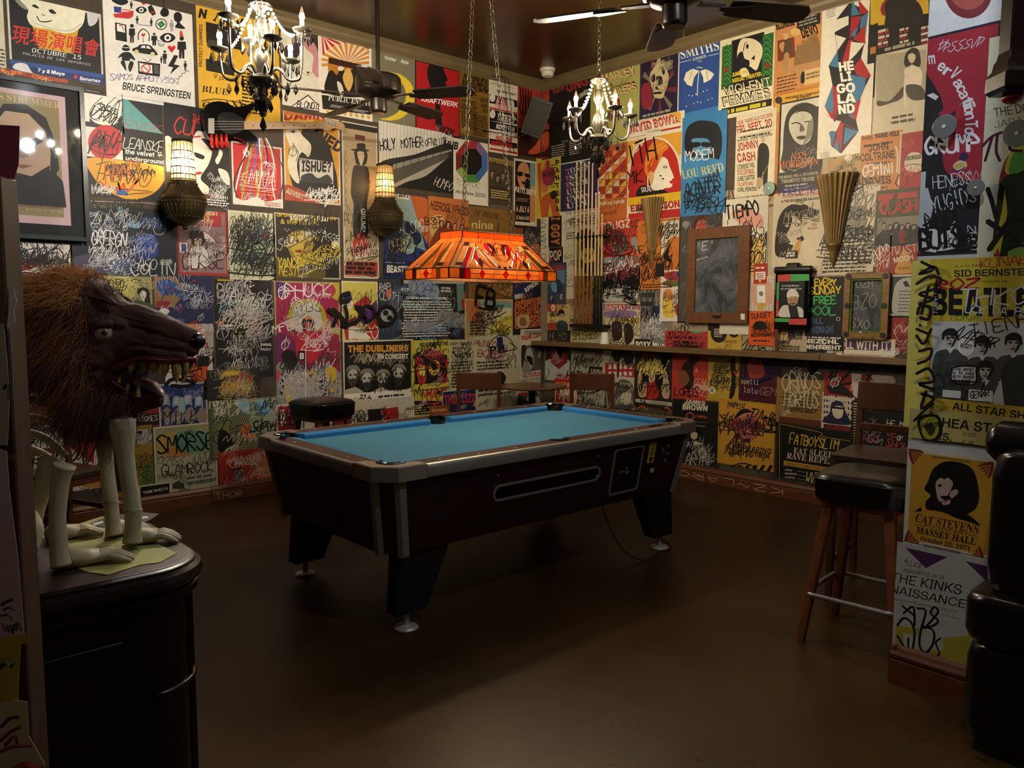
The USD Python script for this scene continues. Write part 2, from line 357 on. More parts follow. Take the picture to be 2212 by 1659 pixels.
def K(n, cols, size=5, w=.5, x0=None, y0=None, x1=None, y1=None):
    """n illegible scrawls of marker pen strewn over the sheet (or over a part of it)"""
    r = CUR.rng; ww0 = wid(w); sz0 = wid(size)
    if x0 is None: u0, v0, u1, v1 = CUR.u0, CUR.v0, CUR.u1, CUR.v1
    else: A, B = pt(x0, y0), pt(x1, y1); u0, v0, u1, v1 = A[0], B[1], B[0], A[1]
    cols = cols.split(); n = max(1, int(n*.85)); ww0 *= .8
    for _ in range(n):
        col = r.choice(cols); sz = sz0*r.choice((.4, .5, .65, .8, 1, 1.2)); ww = ww0*r.choice((.6, .8, 1, 1.35))*(.6+.4*sz/sz0); m = r.randint(3, 7); ang = r.gauss(.05, .22); ca, sa = math.cos(ang), math.sin(ang)
        L = m*sz*.55; lo, hi = u0+.02*(u1-u0), u1-L
        ox = r.uniform(lo, hi) if hi > lo else lo; oy = r.uniform(v0+.01, max(v0+.012, v1-sz*1.1)); slant = r.uniform(0, .5); kind = r.random(); x = 0
        def go(pts, closed=False):
            p = catmull(A3(pts), 3, closed); p = np.column_stack([p[:, 0]+slant*p[:, 1], p[:, 1]])*sz
            q = np.column_stack([ox+p[:, 0]*ca-p[:, 1]*sa, oy+p[:, 0]*sa+p[:, 1]*ca])
            q[:, 0] = np.clip(q[:, 0], u0-.01, u1+.01); v, f = ribbon(q, ww); put(v, f, col, True)
        if kind < .45:
            for i in range(m):
                t = r.randint(0, 6); b = lambda s: r.uniform(-s, s)
                if t == 0: go([(x, b(.1)), (x+.15, 1+b(.2)), (x+.35, .3+b(.2)), (x+.5, 1+b(.2)), (x+.6, b(.2))])
                elif t == 1: go([(x+.3, .95), (x+.05, .7), (x+.1, .15), (x+.4, .1), (x+.55, .6), (x+.3, .95+b(.1)), (x+.1, .85)])
                elif t == 2: go([(x+.1, 1.05+b(.2)), (x+.12, b(.15))]); go([(x-.1, .75+b(.3)), (x+.5, .85+b(.2)), (x+.35, .4), (x+.05, .35)])
                elif t == 3: go([(x+.5, .9+b(.1)), (x+.1, .8), (x+.2, .5), (x+.5, .35), (x+.3, 0+b(.1)), (x-.1, .15)])
                elif t == 4: go([(x, .9+b(.2)), (x+.25, b(.2)), (x+.5, 1.1+b(.2))])
                elif t == 5: go([(x+.5, 1+b(.1)), (x+.1, .6), (x+.1, .2), (x+.5, b(.2)), (x+.6, .4), (x+.3, .45)])
                else: go([(x, b(.2)), (x+.3, 1.1+b(.2)), (x+.55, b(.2))]); go([(x+.05, .4+b(.1)), (x+.55, .45+b(.1))])
                x += r.uniform(.5, .7)
            if r.random() < .4: go([(-.1, -.2), (x*.5, -.3+r.uniform(-.1, .1)), (x+.2, -.12), (x*.6, -.45)])
        elif kind < .7:
            pts = []
            for i in range(m*2): pts.append((i*.28, (1 if i % 2 else 0)+r.uniform(-.3, .3)))
            go(pts)
        elif kind < .85:
            go([(.5+.45*math.cos(t)+r.uniform(-.06, .06), .5+.45*math.sin(t)+r.uniform(-.06, .06)) for t in np.linspace(0, 2*PI, 8)])
            go([(.1, .5), (.5, .8), (.9, .4)]); go([(.5, 1.2), (.45, -.1)])
        else:
            pts = [(0, .3)]
            for i in range(m+3): pts.append((pts[-1][0]+r.uniform(-.15, .6), r.uniform(-.1, 1.1)))
            go(pts)
def L(col, x0, y0, x1, y1, n, fill=.55):
    """rows of print too small to read"""
    r = CUR.rng; a, b = pt(x0, y0), pt(x1, y1); dv = max((a[1]-b[1])/n, .006); vs, fs, k = [], [], 0; t = dv*fill
    for i in range(n):
        y = a[1]-dv*(i+.8); x = a[0]+r.uniform(0, .05)*(b[0]-a[0])
        end = b[0]-r.uniform(0, .18)*(b[0]-a[0])
        while x < end:
            wl = max(.003, min(r.uniform(1.2, 5)*t*.7, end-x)); q = t*r.uniform(.8, 1)
            vs.append([(x, y), (x+wl, y), (x+wl, y+q), (x, y+q)]); fs += [(k, k+1, k+2), (k, k+2, k+3)]; k += 4; x += wl+t*.45
    if vs: put(np.vstack(vs).astype(float), A3(fs), col)
def dots(col, x0, y0, x1, y1, n, r0):
    a, b = pt(x0, y0), pt(x1, y1); rr = wid(r0); m = min(60, max(1, int(n*(a[1]-b[1])/max(b[0]-a[0], .01)))); t = np.linspace(0, 2*PI, 6, endpoint=False); vs, fs, k = [], [], 0
    for i in range(n):
        for j in range(m):
            c = A3([a[0]+(b[0]-a[0])*(i+.5+.5*(j % 2))/(n+.5), b[1]+(a[1]-b[1])*(j+.5)/m])
            vs.append(c+rr*np.stack([np.cos(t), np.sin(t)], 1)); fs += [(k, k+q, k+q+1) for q in range(1, 5)]; k += 6
    put(np.vstack(vs), A3(fs), col)
def FACE(x, y, r, skin, hair, style=0, tilt=0):
    """a plain printed head: hair, face, shade of eyes, nose, mouth. style 0 short hair, 1 long, 2 big round hair, 3 beard, 4 hat"""
    c = pt(x, y); sc = abs(pt(x, y+r)[1]-c[1]); ct, stn = math.cos(tilt), math.sin(tilt)
    def q(pts, col, sm=True):
        p = A3(pts, float)*sc; p = np.column_stack([p[:, 0]*ct-p[:, 1]*stn, p[:, 0]*stn+p[:, 1]*ct])+c
        poly(catmull(p, 4, True) if sm else p, col)
    if style == 1: q([(-.95, -1.5), (-.9, 0), (-.75, .9), (0, 1.25), (.75, .9), (.9, 0), (.95, -1.5), (.4, -1.2), (-.4, -1.2)], hair)
    elif style == 2: q([(-1.25, -.9), (-1.4, .1), (-1, 1), (0, 1.45), (1, 1), (1.4, .1), (1.25, -.9), (.6, -.7), (-.6, -.7)], hair)
    else: q([(-.78, -.1), (-.82, .6), (-.45, 1.15), (.2, 1.22), (.7, .9), (.82, .4), (.78, -.1)], hair)
    q([(-.62, .3), (-.6, -.35), (-.35, -.85), (0, -1.02), (.35, -.85), (.6, -.35), (.62, .3), (.4, .72), (-.2, .78)], skin)
    if style == 3: q([(-.64, .05), (-.6, -.5), (-.3, -1.1), (0, -1.25), (.3, -1.1), (.6, -.5), (.64, .05), (.4, -.3), (0, -.22), (-.4, -.3)], hair)
    if style == 4: q([(-1.3, .55), (1.3, .62), (1.2, .8), (.65, .82), (.55, 1.5), (-.5, 1.48), (-.6, .78), (-1.25, .7)], hair, False)
    for s in (-1, 1):
        q([(s*.12, .16), (s*.3, .3), (s*.5, .2), (s*.46, .08), (s*.3, .02), (s*.16, .06)], hair)
    q([(-.06, -.02), (.12, -.3), (.1, -.4), (-.1, -.38), (.04, -.3)], hair)
    q([(-.28, -.56), (0, -.5), (.28, -.56), (.12, -.66), (-.12, -.66)], hair)
    q([(.62, .3), (.6, -.35), (.35, -.85), (.1, -1), (.3, -.5), (.45, 0)], hair)
# ------------------------------------------------------------- the room
wood_base = look('baseboard_wood', '6b3a1e', .38, var=.45, vscale=14, grain=(1, 1, 9), bump=.15, bscale=40)
crown_paint = look('crown_paint', '6e5f40', .5, var=.15)
ceil_paint = look('ceiling_paint', '3b2410', .28, var=.35, vscale=3, bump=.05, bscale=30)
wall_paint = look('wall_paint', '4a3c2e', .6, var=.4, vscale=9)
dark_wall = look('bar_side_wall', '40342a', .7, var=.3, vscale=4)
floor_mat = usdkit.material(stage, '/World/Looks/worn_concrete', {
    'g': ('geometry', {}), 'n1': ('noise_texture', dict(scale=1.3, detail=6, roughness=.6)), 'n2': ('noise_texture', dict(scale=16, detail=5, roughness=.65)),
    'n3': ('noise_texture', dict(scale=.55, detail=2)), 'r1': ('rgb_ramp', dict(ramp=[(.3, lin('2c1d0d')), (.7, lin('432d13'))])),
    'r2': ('rgb_ramp', dict(ramp=[(.60, (0, 0, 0)), (.63, (1, 1, 1))])), 'r3': ('rgb_ramp', dict(ramp=[(.44, (0, 0, 0)), (.54, (1, 1, 1))])),
    'm': ('math', dict(math_type='multiply')), 'x': ('mix', dict(color2=lin('100a05'))), 'rr': ('map_range', dict(to_min=.32, to_max=.48)),
    'b': ('bump', dict(strength=.18, distance=.003)), 'p': ('principled_bsdf', dict(roughness=.42, specular_ior_level=.32, specular_tint=(1, .82, .58)))},
    [('g.position', 'n1.vector'), ('g.position', 'n2.vector'), ('g.position', 'n3.vector'), ('n1.fac', 'r1.fac'), ('n2.fac', 'r2.fac'), ('n3.fac', 'r3.fac'), ('r2.color', 'm.value1'), ('r3.color', 'm.value2'),
     ('m.value', 'x.fac'), ('r1.color', 'x.color1'), ('x.color', 'p.base_color'), ('n1.fac', 'rr.value'), ('rr.result', 'p.roughness'), ('n2.fac', 'b.height'), ('b.normal', 'p.normal')], surface='p.BSDF')
def struct(name, mesh, m, smooth=False):
    p = usdkit.mesh(stage, '/World/'+name, mesh, m, smooth); tag(p.GetPrim(), kind='structure'); return '/World/'+name
X0, Y0 = -2.6, -2.6
def slab(x0, y0, z0, x1, y1, z1): return box(x1-x0, y1-y0, z1-z0, ((x0+x1)/2, (y0+y1)/2, (z0+z1)/2))
struct('floor', slab(X0, Y0, -.1, XR, YL, 0), floor_mat)
struct('ceiling', slab(X0, Y0, ZC, XR, YL, ZC+.1), ceil_paint)
struct('wall_left', slab(X0, YL, -.1, XR+.1, YL+.1, ZC+.1), wall_paint)
struct('wall_right', slab(XR, Y0, -.1, XR+.1, YL, ZC+.1), wall_paint)
struct('wall_front', slab(X0-.1, Y0, -.1, X0, YL+.1, ZC+.1), dark_wall)
struct('wall_back', slab(X0-.1, Y0-.1, -.1, XR+.1, Y0, ZC+.1), dark_wall)
struct('wall_pillar', slab(XP, Y0, 0, XP+.24, 1.267, ZC), look('pillar_paint', 'c4c8c8', .55, var=.12))
base_prof = [(0, 0), (.022, 0), (.022, .078), (.018, .084), (.024, .088), (.026, .098), (.018, .108), (.012, .118), (0, .128)]
def run(prof, a, b, nrm):
    """a profile (out from the wall, up) drawn along the floor line a - b"""
    a, b, nrm = A3(a, float), A3(b, float), A3(nrm, float)
    return loft([[p+nrm*o+A3([0, 0, u]) for o, u in prof] for p in (a, b)])
bl = struct('baseboard_left', cat(run(base_prof, (.6, YL, 0), (2.275, YL, 0), (0, -1, 0)), run(base_prof, (2.28, YL, .003), (XR, YL, .003), (0, -1, 0))), wood_base)
br = struct('baseboard_right', run(base_prof, (XR, YL, 0), (XR, 1.0, 0), (-1, 0, 0)), wood_base)
struct('baseboard_pillar', cat(run([(o*1.1, u*1.25) for o, u in base_prof], (XP, 1.285, 0), (XP, Y0, 0), (-1, 0, 0)), run([(o*1.1, u*1.25) for o, u in base_prof], (XP-.02, 1.267, 0), (XP+.24, 1.267, 0), (0, 1, 0))), wood_base)
crown_prof = [(0, 0), (.006, 0), (.012, .012), (.018, .014), (.018, .03), (.026, .04), (.036, .062), (.055, .082), (.055, .1), (0, .1)]
struct('trim_1', run(crown_prof, (X0, YL, ZC-.1), (XR, YL, ZC-.1), (0, -1, 0)), crown_paint)
struct('trim_2', run(crown_prof, (XR, YL, ZC-.1), (XR, .6, ZC-.1), (-1, 0, 0)), crown_paint)
# chalked tags along the skirting boards
def board_ink(parent, strokes, place):
    vs, fs, n = [], [], 0
    for st in strokes:
        v, f = ribbon(catmull(A3(st, float), 4), .0042); vs.append(v); fs.append(f+n); n += len(v)
    v = np.vstack(vs); part_ink(parent, 'chalk_tag', place(v), np.vstack(fs), np.broadcast_to(lin('c9b28a'), (len(v), 3)))
def tagline(word, u0, z0, cw, h, flip=False):
    o = []
    for i, ch in enumerate(word):
        for st in STROKES.get(ch, []): o.append([((u0+(i+(x/4)*.7)*cw) if not flip else (u0+(i+1-(x/4)*.7)*cw), z0+(y/6*h if not flip else h-y/6*h)) for x, y in st])
    return o
board_ink(bl, tagline('THOR', 2.31, .02, .055, .05), lambda v: np.stack([v[:, 0], np.full(len(v), YL-.0228), v[:, 1]], 1))
board_ink(br, tagline("SORAL~2K", -4.4, .018, .15, .05, True), lambda v: np.stack([np.full(len(v), XR-.0228), -v[:, 0], v[:, 1]], 1))
# ------------------------------------------------------------- pool table
TC = A3([2.99, 3.52, 0]); ZT = .80; HL, HW = 1.172, .655
felt = look('blue_felt', '2f8fb4', .95, var=.12, vscale=400, sheen_weight=.25)
felt2 = look('cushion_felt', '1f7fc0', .95, sheen_weight=.25)
lam = look('rail_laminate', '4a2a1c', .35, var=.5, vscale=20, grain=(1, 9, 9))
cab_lam = look('cabinet_laminate', '331512', .42, var=.5, vscale=12, grain=(1, 1, 6))
alu = look('brushed_trim', 'a09d95', .38, .55, bump=.1, bscale=200)
chrome = look('corner_casting', 'c0b9aa', .3, .8)
blackp = look('black_plastic', '0b0a0a', .5)
black_leg = look('black_leg', '090808', .6)
pearl = look('rail_sight', 'e8e4d8', .3)
tb = thing('pool_table', 'coin operated pool table with bright blue cloth and dark wine-red cabinet', 'pool table', TC)
def octo(hl, hw, c): return [(hl-c, -hw), (hl, -hw+c), (hl, hw-c), (hl-c, hw), (-hl+c, hw), (-hl, hw-c), (-hl, -hw+c), (-hl+c, -hw)]
ring3 = lambda hl, hw, c, z: [(x, y, z) for x, y in octo(hl, hw, c)]
# rail top with the opening of the bed, cut for the pockets
BL, BW = HL-.16, HW-.16          # nose line of the cushions
op = Polygon(octo(BL+.045, BW+.045, .004))
pk = [(sx*(BL+.022), sy*(BW+.022), .062) for sx in (-1, 1) for sy in (-1, 1)]+[(0, sy*(BW+.045), .056) for sy in (-1, 1)]
for x, y, r in pk: op = op.union(shapely.Point(x, y).buffer(r, 20))
top = Polygon(octo(HL-.012, HW-.012, .083)).difference(op)
rail = arr(trimesh.creation.extrude_polygon(top, .035, engine='earcut'))
part(tb, 'rail_top', mv(rail, (0, 0, ZT-.035)), lam)
part(tb, 'cloth_bed', mv(arr(trimesh.creation.extrude_polygon(Polygon(octo(HL-.08, HW-.08, .02)).difference(shapely.union_all([shapely.Point(x, y).buffer(r*.93, 20) for x, y, r in pk])), .02, engine='earcut')), (0, 0, ZT-.055)), felt)
part(tb, 'pocket_shelf', mv(prism(octo(HL-.06, HW-.06, .05), .02), (0, 0, ZT-.12)), blackp)
def cushion(a, b, inw, ca, cb):
    """cushion from a to b (outer edge), inw = inward unit vector, ends mitred by ca, cb"""
    a, b, inw = A3(a+(0,), float), A3(b+(0,), float), A3(inw+(0,), float); d = (b-a)/np.linalg.norm(b-a); w = .047
    o = []
    for p, s, c in ((a, 1, ca), (b, -1, cb)):
        q = p+inw*w+d*s*c
        o.append([p+A3([0, 0, ZT-.052]), q+inw*-.012+A3([0, 0, ZT-.05]), q+A3([0, 0, ZT-.012]), q+inw*-.006+A3([0, 0, ZT-.004]), p+A3([0, 0, ZT-.0005])])
    return loft(o)
ex, ey = BL+.045, BW+.045
for sy in (-1, 1):
    for sx in (-1, 1):
        part(tb, 'cushion', cushion((sx*.068, sy*ey), (sx*(ex-.085), sy*ey), (0, -sy), .012 if sx else 0, .035), felt2, 20)
for sx in (-1, 1): part(tb, 'cushion', cushion((sx*ex, -ey+.085), (sx*ex, ey-.085), (-sx, 0), .035, .035), felt2, 20)
for x, y, r in pk:
    t = np.linspace(0, 2*PI, 33)[:-1]
    # a leather collar round the mouth, open to the bed, and a cup below
    part(tb, 'pocket_cup', mv(lathe([(r-.001, ZT-.01), (r-.004, ZT-.05), (r*.8, ZT-.115), (0, ZT-.118)], 24), (x, y, 0)), blackp, True)
    d = math.atan2(y, x) if x else math.copysign(PI/2, y); tt = np.linspace(d-1.75, d+1.75, 22) if x else np.linspace(d-1.35, d+1.35, 18)
    part(tb, 'pocket_collar', tube(np.stack([x+r*np.cos(tt), y+r*np.sin(tt), np.full(len(tt), ZT+.002)], 1), .0075, 8), blackp, True)
# metal trim, castings
def trim(a, b, out):
    pr = [(-.014, .001), (-.004, .001), (.003, -.003), (.0075, -.010), (.009, -.020), (.009, -.052), (.006, -.059), (-.012, -.06)]
    return loft([[A3([p[0]+out[0]*o, p[1]+out[1]*o, ZT+u]) for o, u in pr] for p in (a, b)])
C0 = .24
for sy in (-1, 1): part(tb, 'side_trim', trim((-HL+C0, sy*(HW-.006)), (HL-C0, sy*(HW-.006)), (0, sy)), alu, 30)
for sx in (-1, 1): part(tb, 'side_trim', trim((sx*(HL-.006), -HW+C0), (sx*(HL-.006), HW-C0), (sx, 0)), alu, 30)
E2 = .1
for sx in (-1, 1):
    for sy in (-1, 1):
        ca = Polygon([(HL-C0, HW), (HL-.085, HW), (HL, HW-.085), (HL, HW-C0), (HL-.07, HW-C0), (HL-.09, HW-.2), (HL-.1, HW-.1), (HL-.2, HW-.09), (HL-C0, HW-.07)])
        ca = ca.difference(shapely.Point(BL+.022, BW+.022).buffer(.069, 20))
        g = arr(trimesh.creation.extrude_polygon(ca, .064, engine='earcut')); rim = arr(trimesh.creation.extrude_polygon(ca.buffer(-.006), .003, engine='earcut'))
        m = cat(mv(g, (0, 0, ZT-.062)), mv(rim, (0, 0, ZT+.002)))
        cs = part(tb, 'corner_casting', mv(m, s=(sx, sy, 1)), chrome)
        rg = [[(HL-.155+.0, HW-.118), (HL-.165, HW-.1)], [(HL-.14, HW-.105), (HL-.148, HW-.09)], [(HL-.125, HW-.095), (HL-.13, HW-.08)], [(HL-.105, HW-.125), (HL-.09, HW-.13)], [(HL-.1, HW-.105), (HL-.085, HW-.11)]]
        part(cs, 'raised_mark', mv(cat(*[rod((*a, ZT+.005), (*b, ZT+.005), .003, 6) for a, b in rg]), s=(sx, sy, 1)), chrome)
        for k in range(2):      # flat metal strips down the cabinet corners
            s0, s1 = ((1.08-.075, .56), (1.145-.08, .625)) if k == 0 else ((1.08, .56-.075), (1.145, .625-.08))
            n = A3([0, 1]) if k == 0 else A3([1, 0]); al = A3([-1, 0]) if k == 0 else A3([0, -1]); ch = A3([.7071, .7071])
            sec = lambda p: [A3(p)+n*.004+al*.034, A3(p)+n*.004+ch*.004, A3(p)+ch*.004-(al-ch*(al@ch))*.022/.7071, A3(p)-ch*.006, A3(p)-n*.006+al*.034]
            lo = [(*q, .365) for q in sec(s0)]; hi = [(*q, .74) for q in sec(s1)]
            part(tb, 'corner_strip', mv(loft([lo, hi]), s=(sx, sy, 1)), alu)
for sy in (-1, 1):
    for k in range(6):
        x = (-.82+.234*k) if k < 3 else (.352+.234*(k-3))
        part(tb, 'rail_sight', mv(lathe([(0, .0015), (.006, .001), (.0065, 0)], 10), (x, sy*(HW-.06), ZT)), pearl)
for sx in (-1, 1):
    for y in (-.27, 0, .27): part(tb, 'rail_sight', mv(lathe([(0, .0015), (.006, .001), (.0065, 0)], 10), (sx*(HL-.06), y, ZT)), pearl)
footm = look('foot_metal', 'b5b0a6', .4, .3)
steel = look('steel', '9d9a92', .36, .6)
for sx in (-1, 1):
    for sy in (-1, 1):
        t0 = (.72, .44, 1.0, .545); b0 = (.86, .455, 1.03, .54)
        lg = part(tb, 'leg', mv(frustum(b0, .085, t0, .40), s=(sx, sy, 1)), black_leg)
        part(lg, 'foot', mv(lathe([(0, 0), (.056, 0), (.058, .006), (.05, .014), (.018, .02), (.014, .03), (.014, .09), (0, .09)], 28), (sx*.95, sy*.50, 0)), footm, 30)
# things on the long side: window of the ball tray, coin box, notices
NY = -(.625+.56)/2; sl = (.625-.56)/(.735-.38); nn = A3([0, -1, -sl]); nn = nn/np.linalg.norm(nn)
SP0 = TC+A3([0, -.56, .38])
def side(px, py, lift=.0):
    d = ray(px, py); t = ((SP0-EYE)@nn)/(d@nn); return EYE+d*t+nn*lift-TC
SU = A3([1, 0, 0]); SV = np.cross(SU, -nn); SV = SV/np.linalg.norm(SV); SV = SV*np.sign(SV[2])
def on_side(pts, c, d0, d1):      # outline in (u, v) round the point c, thickness from d0 to d1
    v, f = prism(pts, d1-d0) if not isinstance(pts, Polygon) else arr(trimesh.creation.extrude_polygon(pts, d1-d0, engine='earcut')); return c+np.outer(v[:, 0], SU)+np.outer(v[:, 1], SV)+np.outer(v[:, 2]+d0, nn), f
a, b = side(1064, 1068), side(1296, 1020); cW = (a+b)/2; wW = b[0]-a[0]
import manifold3d as m3
def solid(m): v, f = arr(m); return m3.Manifold(m3.Mesh(v.astype(np.float32), f.astype(np.uint32)))
body = solid(loft([ring3(1.08, .56, .075, .38), ring3(1.145, .625, .08, .735)])); vol = body.volume()
if vol < 0: v_, f_ = loft([ring3(1.08, .56, .075, .38), ring3(1.145, .625, .08, .735)]); body = solid((v_, f_[:, ::-1]))
hv, hf = on_side(rrect(wW-.02, .07, .034), cW, -.075, .02); hole = solid((hv, hf)); hole = hole if hole.volume() > 0 else solid((hv, hf[:, ::-1]))
part(tb, 'cabinet', body-hole, cab_lam)
fr = Polygon(rrect(wW, .088, .043)).difference(Polygon(rrect(wW-.024, .066, .032)))
part(tb, 'ball_window_frame', on_side(fr, cW, 0, .007), alu)
part(tb, 'ball_tray_back', on_side(rrect(wW-.022, .068, .033), cW, -.0745, -.07), look('tray_dark', '4a4b44', .5))
pane = usdkit.material(stage, '/World/Looks/window_pane', {'t': ('transparent_bsdf', {}), 'g': ('glossy_bsdf', dict(roughness=.03)), 'f': ('fresnel', dict(IOR=1.45)), 'x': ('mix_closure', {})}, [('f.fac', 'x.fac'), ('t.BSDF', 'x.closure1'), ('g.BSDF', 'x.closure2')], surface='x.closure')
part(tb, 'ball_window_pane', on_side(rrect(wW-.03, .06, .029), cW, .001, .0025), pane)
a, b = side(1322, 1020), side(1386, 1010); c2 = A3([(a[0]+b[0])/2, 0, 0]); top_, bot_ = side(1360, 965), side(1345, 1064); c2 = A3([(side(1318, 1065)[0]+side(1386, 963)[0])/2, (top_[1]+bot_[1])/2, (top_[2]+bot_[2])/2]); w2 = side(1386, 963)[0]-side(1322, 975)[0]; h2 = np.linalg.norm(top_-bot_)
fr = Polygon(rrect(w2, h2, .02)).difference(Polygon(rrect(w2-.022, h2-.022, .014)))
cd = part(tb, 'coin_door_frame', on_side(fr, c2, 0, .008), alu)
part(cd, 'coin_door', on_side(rrect(w2-.02, h2-.02, .014), c2, .0004, .002), blackp)
part(cd, 'door_lock', cat(on_side(rrect(.03, .018, .003), c2+SV*-.015+SU*.008, .002, .006), on_side(rrect(.014, .014, .0069), c2+SV*.012, .002, .006), on_side(rrect(.05, .012, .003), c2+SV*-.005+SU*-.04, .002, .003)), steel)
yel = look('yellow_notice', 'c9b01c', .5)
c3 = (side(1395, 960)+side(1420, 995))/2;
nt = part(tb, 'instruction_label', on_side(rrect(.062, .125, .002), c3, .0005, .0014), yel)
part(nt, 'small_print', cat(*[on_side(rrect(w_, .0035, .001), c3+SV*y, .0014, .0018) for w_, y in ((.04, .052), (.05, .042), (.036, .028), (.044, .02), (.03, .012), (.044, .004), (.04, -.006), (.03, -.014))]+[on_side([(-.016, .012), (.016, .012), (.011, -.014), (-.011, -.014)], c3+SV*-.04, .0014, .0018)]), blackp)
for px, py, w_, h_ in ((1443, 963, .018, .018), (1441, 980, .017, .017), (1437, 995, .016, .016)): part(tb, 'coin_button', on_side(rrect(w_, h_, w_/2-.0002), side(px, py), 0, .006), steel)
part(tb, 'switch_plate', on_side(rrect(.018, .034, .003), side(1432, 973), 0, .004), look('grey_plate', '55524c', .5))
part(tb, 'price_plate', on_side(rrect(.034, .026, .003), side(1408, 1016), 0, .003), look('pale_plate', 'b9b6a8', .4))
for px, py in ((1075, 1027), (1293, 985)): part(tb, 'bolt', on_side(rrect(.012, .012, .0058), side(px, py), 0, .006), chrome)
endn = A3([-1, 0, -(1.145-1.08)/.355]); endn = endn/np.linalg.norm(endn)
for y, z in ((.37, .60), (-.06, .565)): part(tb, 'bolt', ball((-1.08-(z-.38)*.183-.002, y, z), .007, 2, (.5, 1, 1)), chrome, True)
dial = part(tb, 'side_vent', mv(lathe([(0, .0), (.05, .0), (.052, .004), (.046, .006), (0, .006)], 24), (-1.10-.002, -.12, .47), ry=-PI/2), blackp)
# balls waiting in the tray
cols = '2a6a60 2f6a64 7a2a24 e0602c d24a2c efe2b8 3a4484 4a4a90 eab030 8a9098 c8604a d0cabc'.split()
rb = .0255
for i, hx in enumerate(cols):
    u = (i-5.5)*.053*wW/.7+(.02 if i > 5 else 0); c = cW+SU*u+SV*-.006; p = TC+c-nn*.0265
    nm = ['dark green', 'deep green', 'maroon', 'orange', 'red orange', 'cream and red', 'navy', 'indigo', 'yellow', 'grey', 'brick red', 'pale'][i]
    t = thing('pool_ball', '%s pool ball, %s from the left in the lit tray window' % (nm, ['first', 'second', 'third', 'fourth', 'fifth', 'sixth', 'seventh', 'eighth', 'ninth', 'tenth', 'eleventh', 'last'][i]), 'pool ball', p, group='pool balls in the tray')
    part(t, 'ball_body', ball((0, 0, 0), rb, 3), look('ball_%d' % i, hx, .12), True)
    a_ = nn*.9+SV*.35*(1 if i % 2 else -1)+SU*.3*(1 if i % 3 else -1); a_ = a_/np.linalg.norm(a_)
    part(t, 'number_spot', ball(a_*(rb-.0058), .0062+.002, 2), pearl, True)
ch = thing('chalk_cube', 'small blue chalk cube beside the far left corner pocket of the table', 'chalk', TC+A3([-HL+.065, HW-.245, ZT+.0015]))
part(ch, 'chalk', box(.022, .022, .021, (0, 0, .0105), .002), look('blue_chalk', '2c86c4', .9)); part(ch, 'paper_label', box(.0228, .0228, .014, (0, 0, .0075)), blackp)
ch = thing('rack_plate', 'brass rack plate lying on the near rail by the right corner', 'plate', TC+A3([.78, -HW+.068, ZT+.001]))
part(ch, 'plate', arr(trimesh.creation.extrude_polygon(Polygon(rrect(.11, .03, .008)).difference(Polygon(rrect(.095, .018, .005))), .004, engine='earcut')), look('dull_brass', '8a7a52', .35, 1))
cord = thing('power_cord', 'black power cord trailing from under the pool table to its right foot', 'cord', (0, 0, 0))
pts = [TC+A3([.45, -.46, .37]), TC+A3([.50, -.46, .25]), TC+A3([.56, -.53, .08]), TC+A3([.66, -.60, .006]), TC+A3([.76, -.60, .006]), TC+A3([.86, -.57, .006]), TC+A3([.955, -.575, .006]), TC+A3([1.06, -.5, .006]), TC+A3([1.1, -.4, .006])]
part(cord, 'cable', tube(catmull(pts, 6), .0035, 6), blackp, True)
# ------------------------------------------------------------- stained glass lamp over the table
LC = A3([2.928, 3.53, 1.65]); LL, LWd = .787, .40
def glass(name, col, tr=.75, k=.8):
    return usdkit.material(stage, '/World/Looks/'+name, {'g': ('texture_coordinate', {}), 'n': ('noise_texture', dict(scale=18, detail=4)),
        'r': ('rgb_ramp', dict(ramp=[(.3, tuple(c*.72*k for c in lin(col))), (.7, tuple(c*k for c in lin(col)))])), 't': ('translucent_bsdf', {}), 'd': ('principled_bsdf', dict(roughness=.25)), 'x': ('mix_closure', dict(fac=1-tr))},
        [('g.object', 'n.vector'), ('n.fac', 'r.fac'), ('r.color', 't.color'), ('r.color', 'd.base_color'), ('t.BSDF', 'x.closure1'), ('d.BSDF', 'x.closure2')], surface='x.closure')
GL = {k: glass('stained_glass_'+k, c) for k, c in dict(amber='ffb866', honey='ffc98a', pale='ffd9a6', red='e03048', brown='8a4a28', olive='a07c34', orange='ffa055', yellow='ffe07a').items()}
GL['liner'] = glass('stained_glass_liner', 'ffdcae', .95, .8)
lead = look('lead_came', '120a06', .5, .3)
lp = thing('stained_glass_lamp', 'glowing orange stained glass billiard lamp hung over the table', 'lamp', LC)
zs, z1, z2 = .055, .225, .262          # skirt, top of the slope, top of the crown
def R4(hx, hy, z): return [A3(p, float) for p in ((-hx, -hy, z), (hx, -hy, z), (hx, hy, z), (-hx, hy, z))]
q0, q1 = R4(LL/2, LWd/2, 0), R4(LL/2, LWd/2, zs)
q2, q3 = R4(.225, .10, z1), R4(.225, .10, z2)
leads = []
def panes(P00, P10, P01, P11, cells):
    """cells: polygons in the unit square of a face, with the colour of their glass"""
    n = np.cross(P10-P00, P01-P00); n = n/np.linalg.norm(n)
    for col, pts in cells:
        B = A3([(P00*(1-u)+P10*u)*(1-v)+(P01*(1-u)+P11*u)*v for u, v in pts])
        c = B.mean(0); I = c+(B-c)*.985; v_ = np.vstack([I-n*.0012, I+n*.0012]); k = len(I); f = []
        for i in range(1, k-1): f += [(0, i+1, i), (k, k+i, k+i+1)]
        for i in range(k): j = (i+1) % k; f += [(i, j, k+j), (i, k+j, k+i)]
        part(lp, 'glass_pane', (v_, A3(f)), GL[col])
        for i in range(k):
            leads.append(rod(B[i], B[(i+1) % k], .0017, 4))
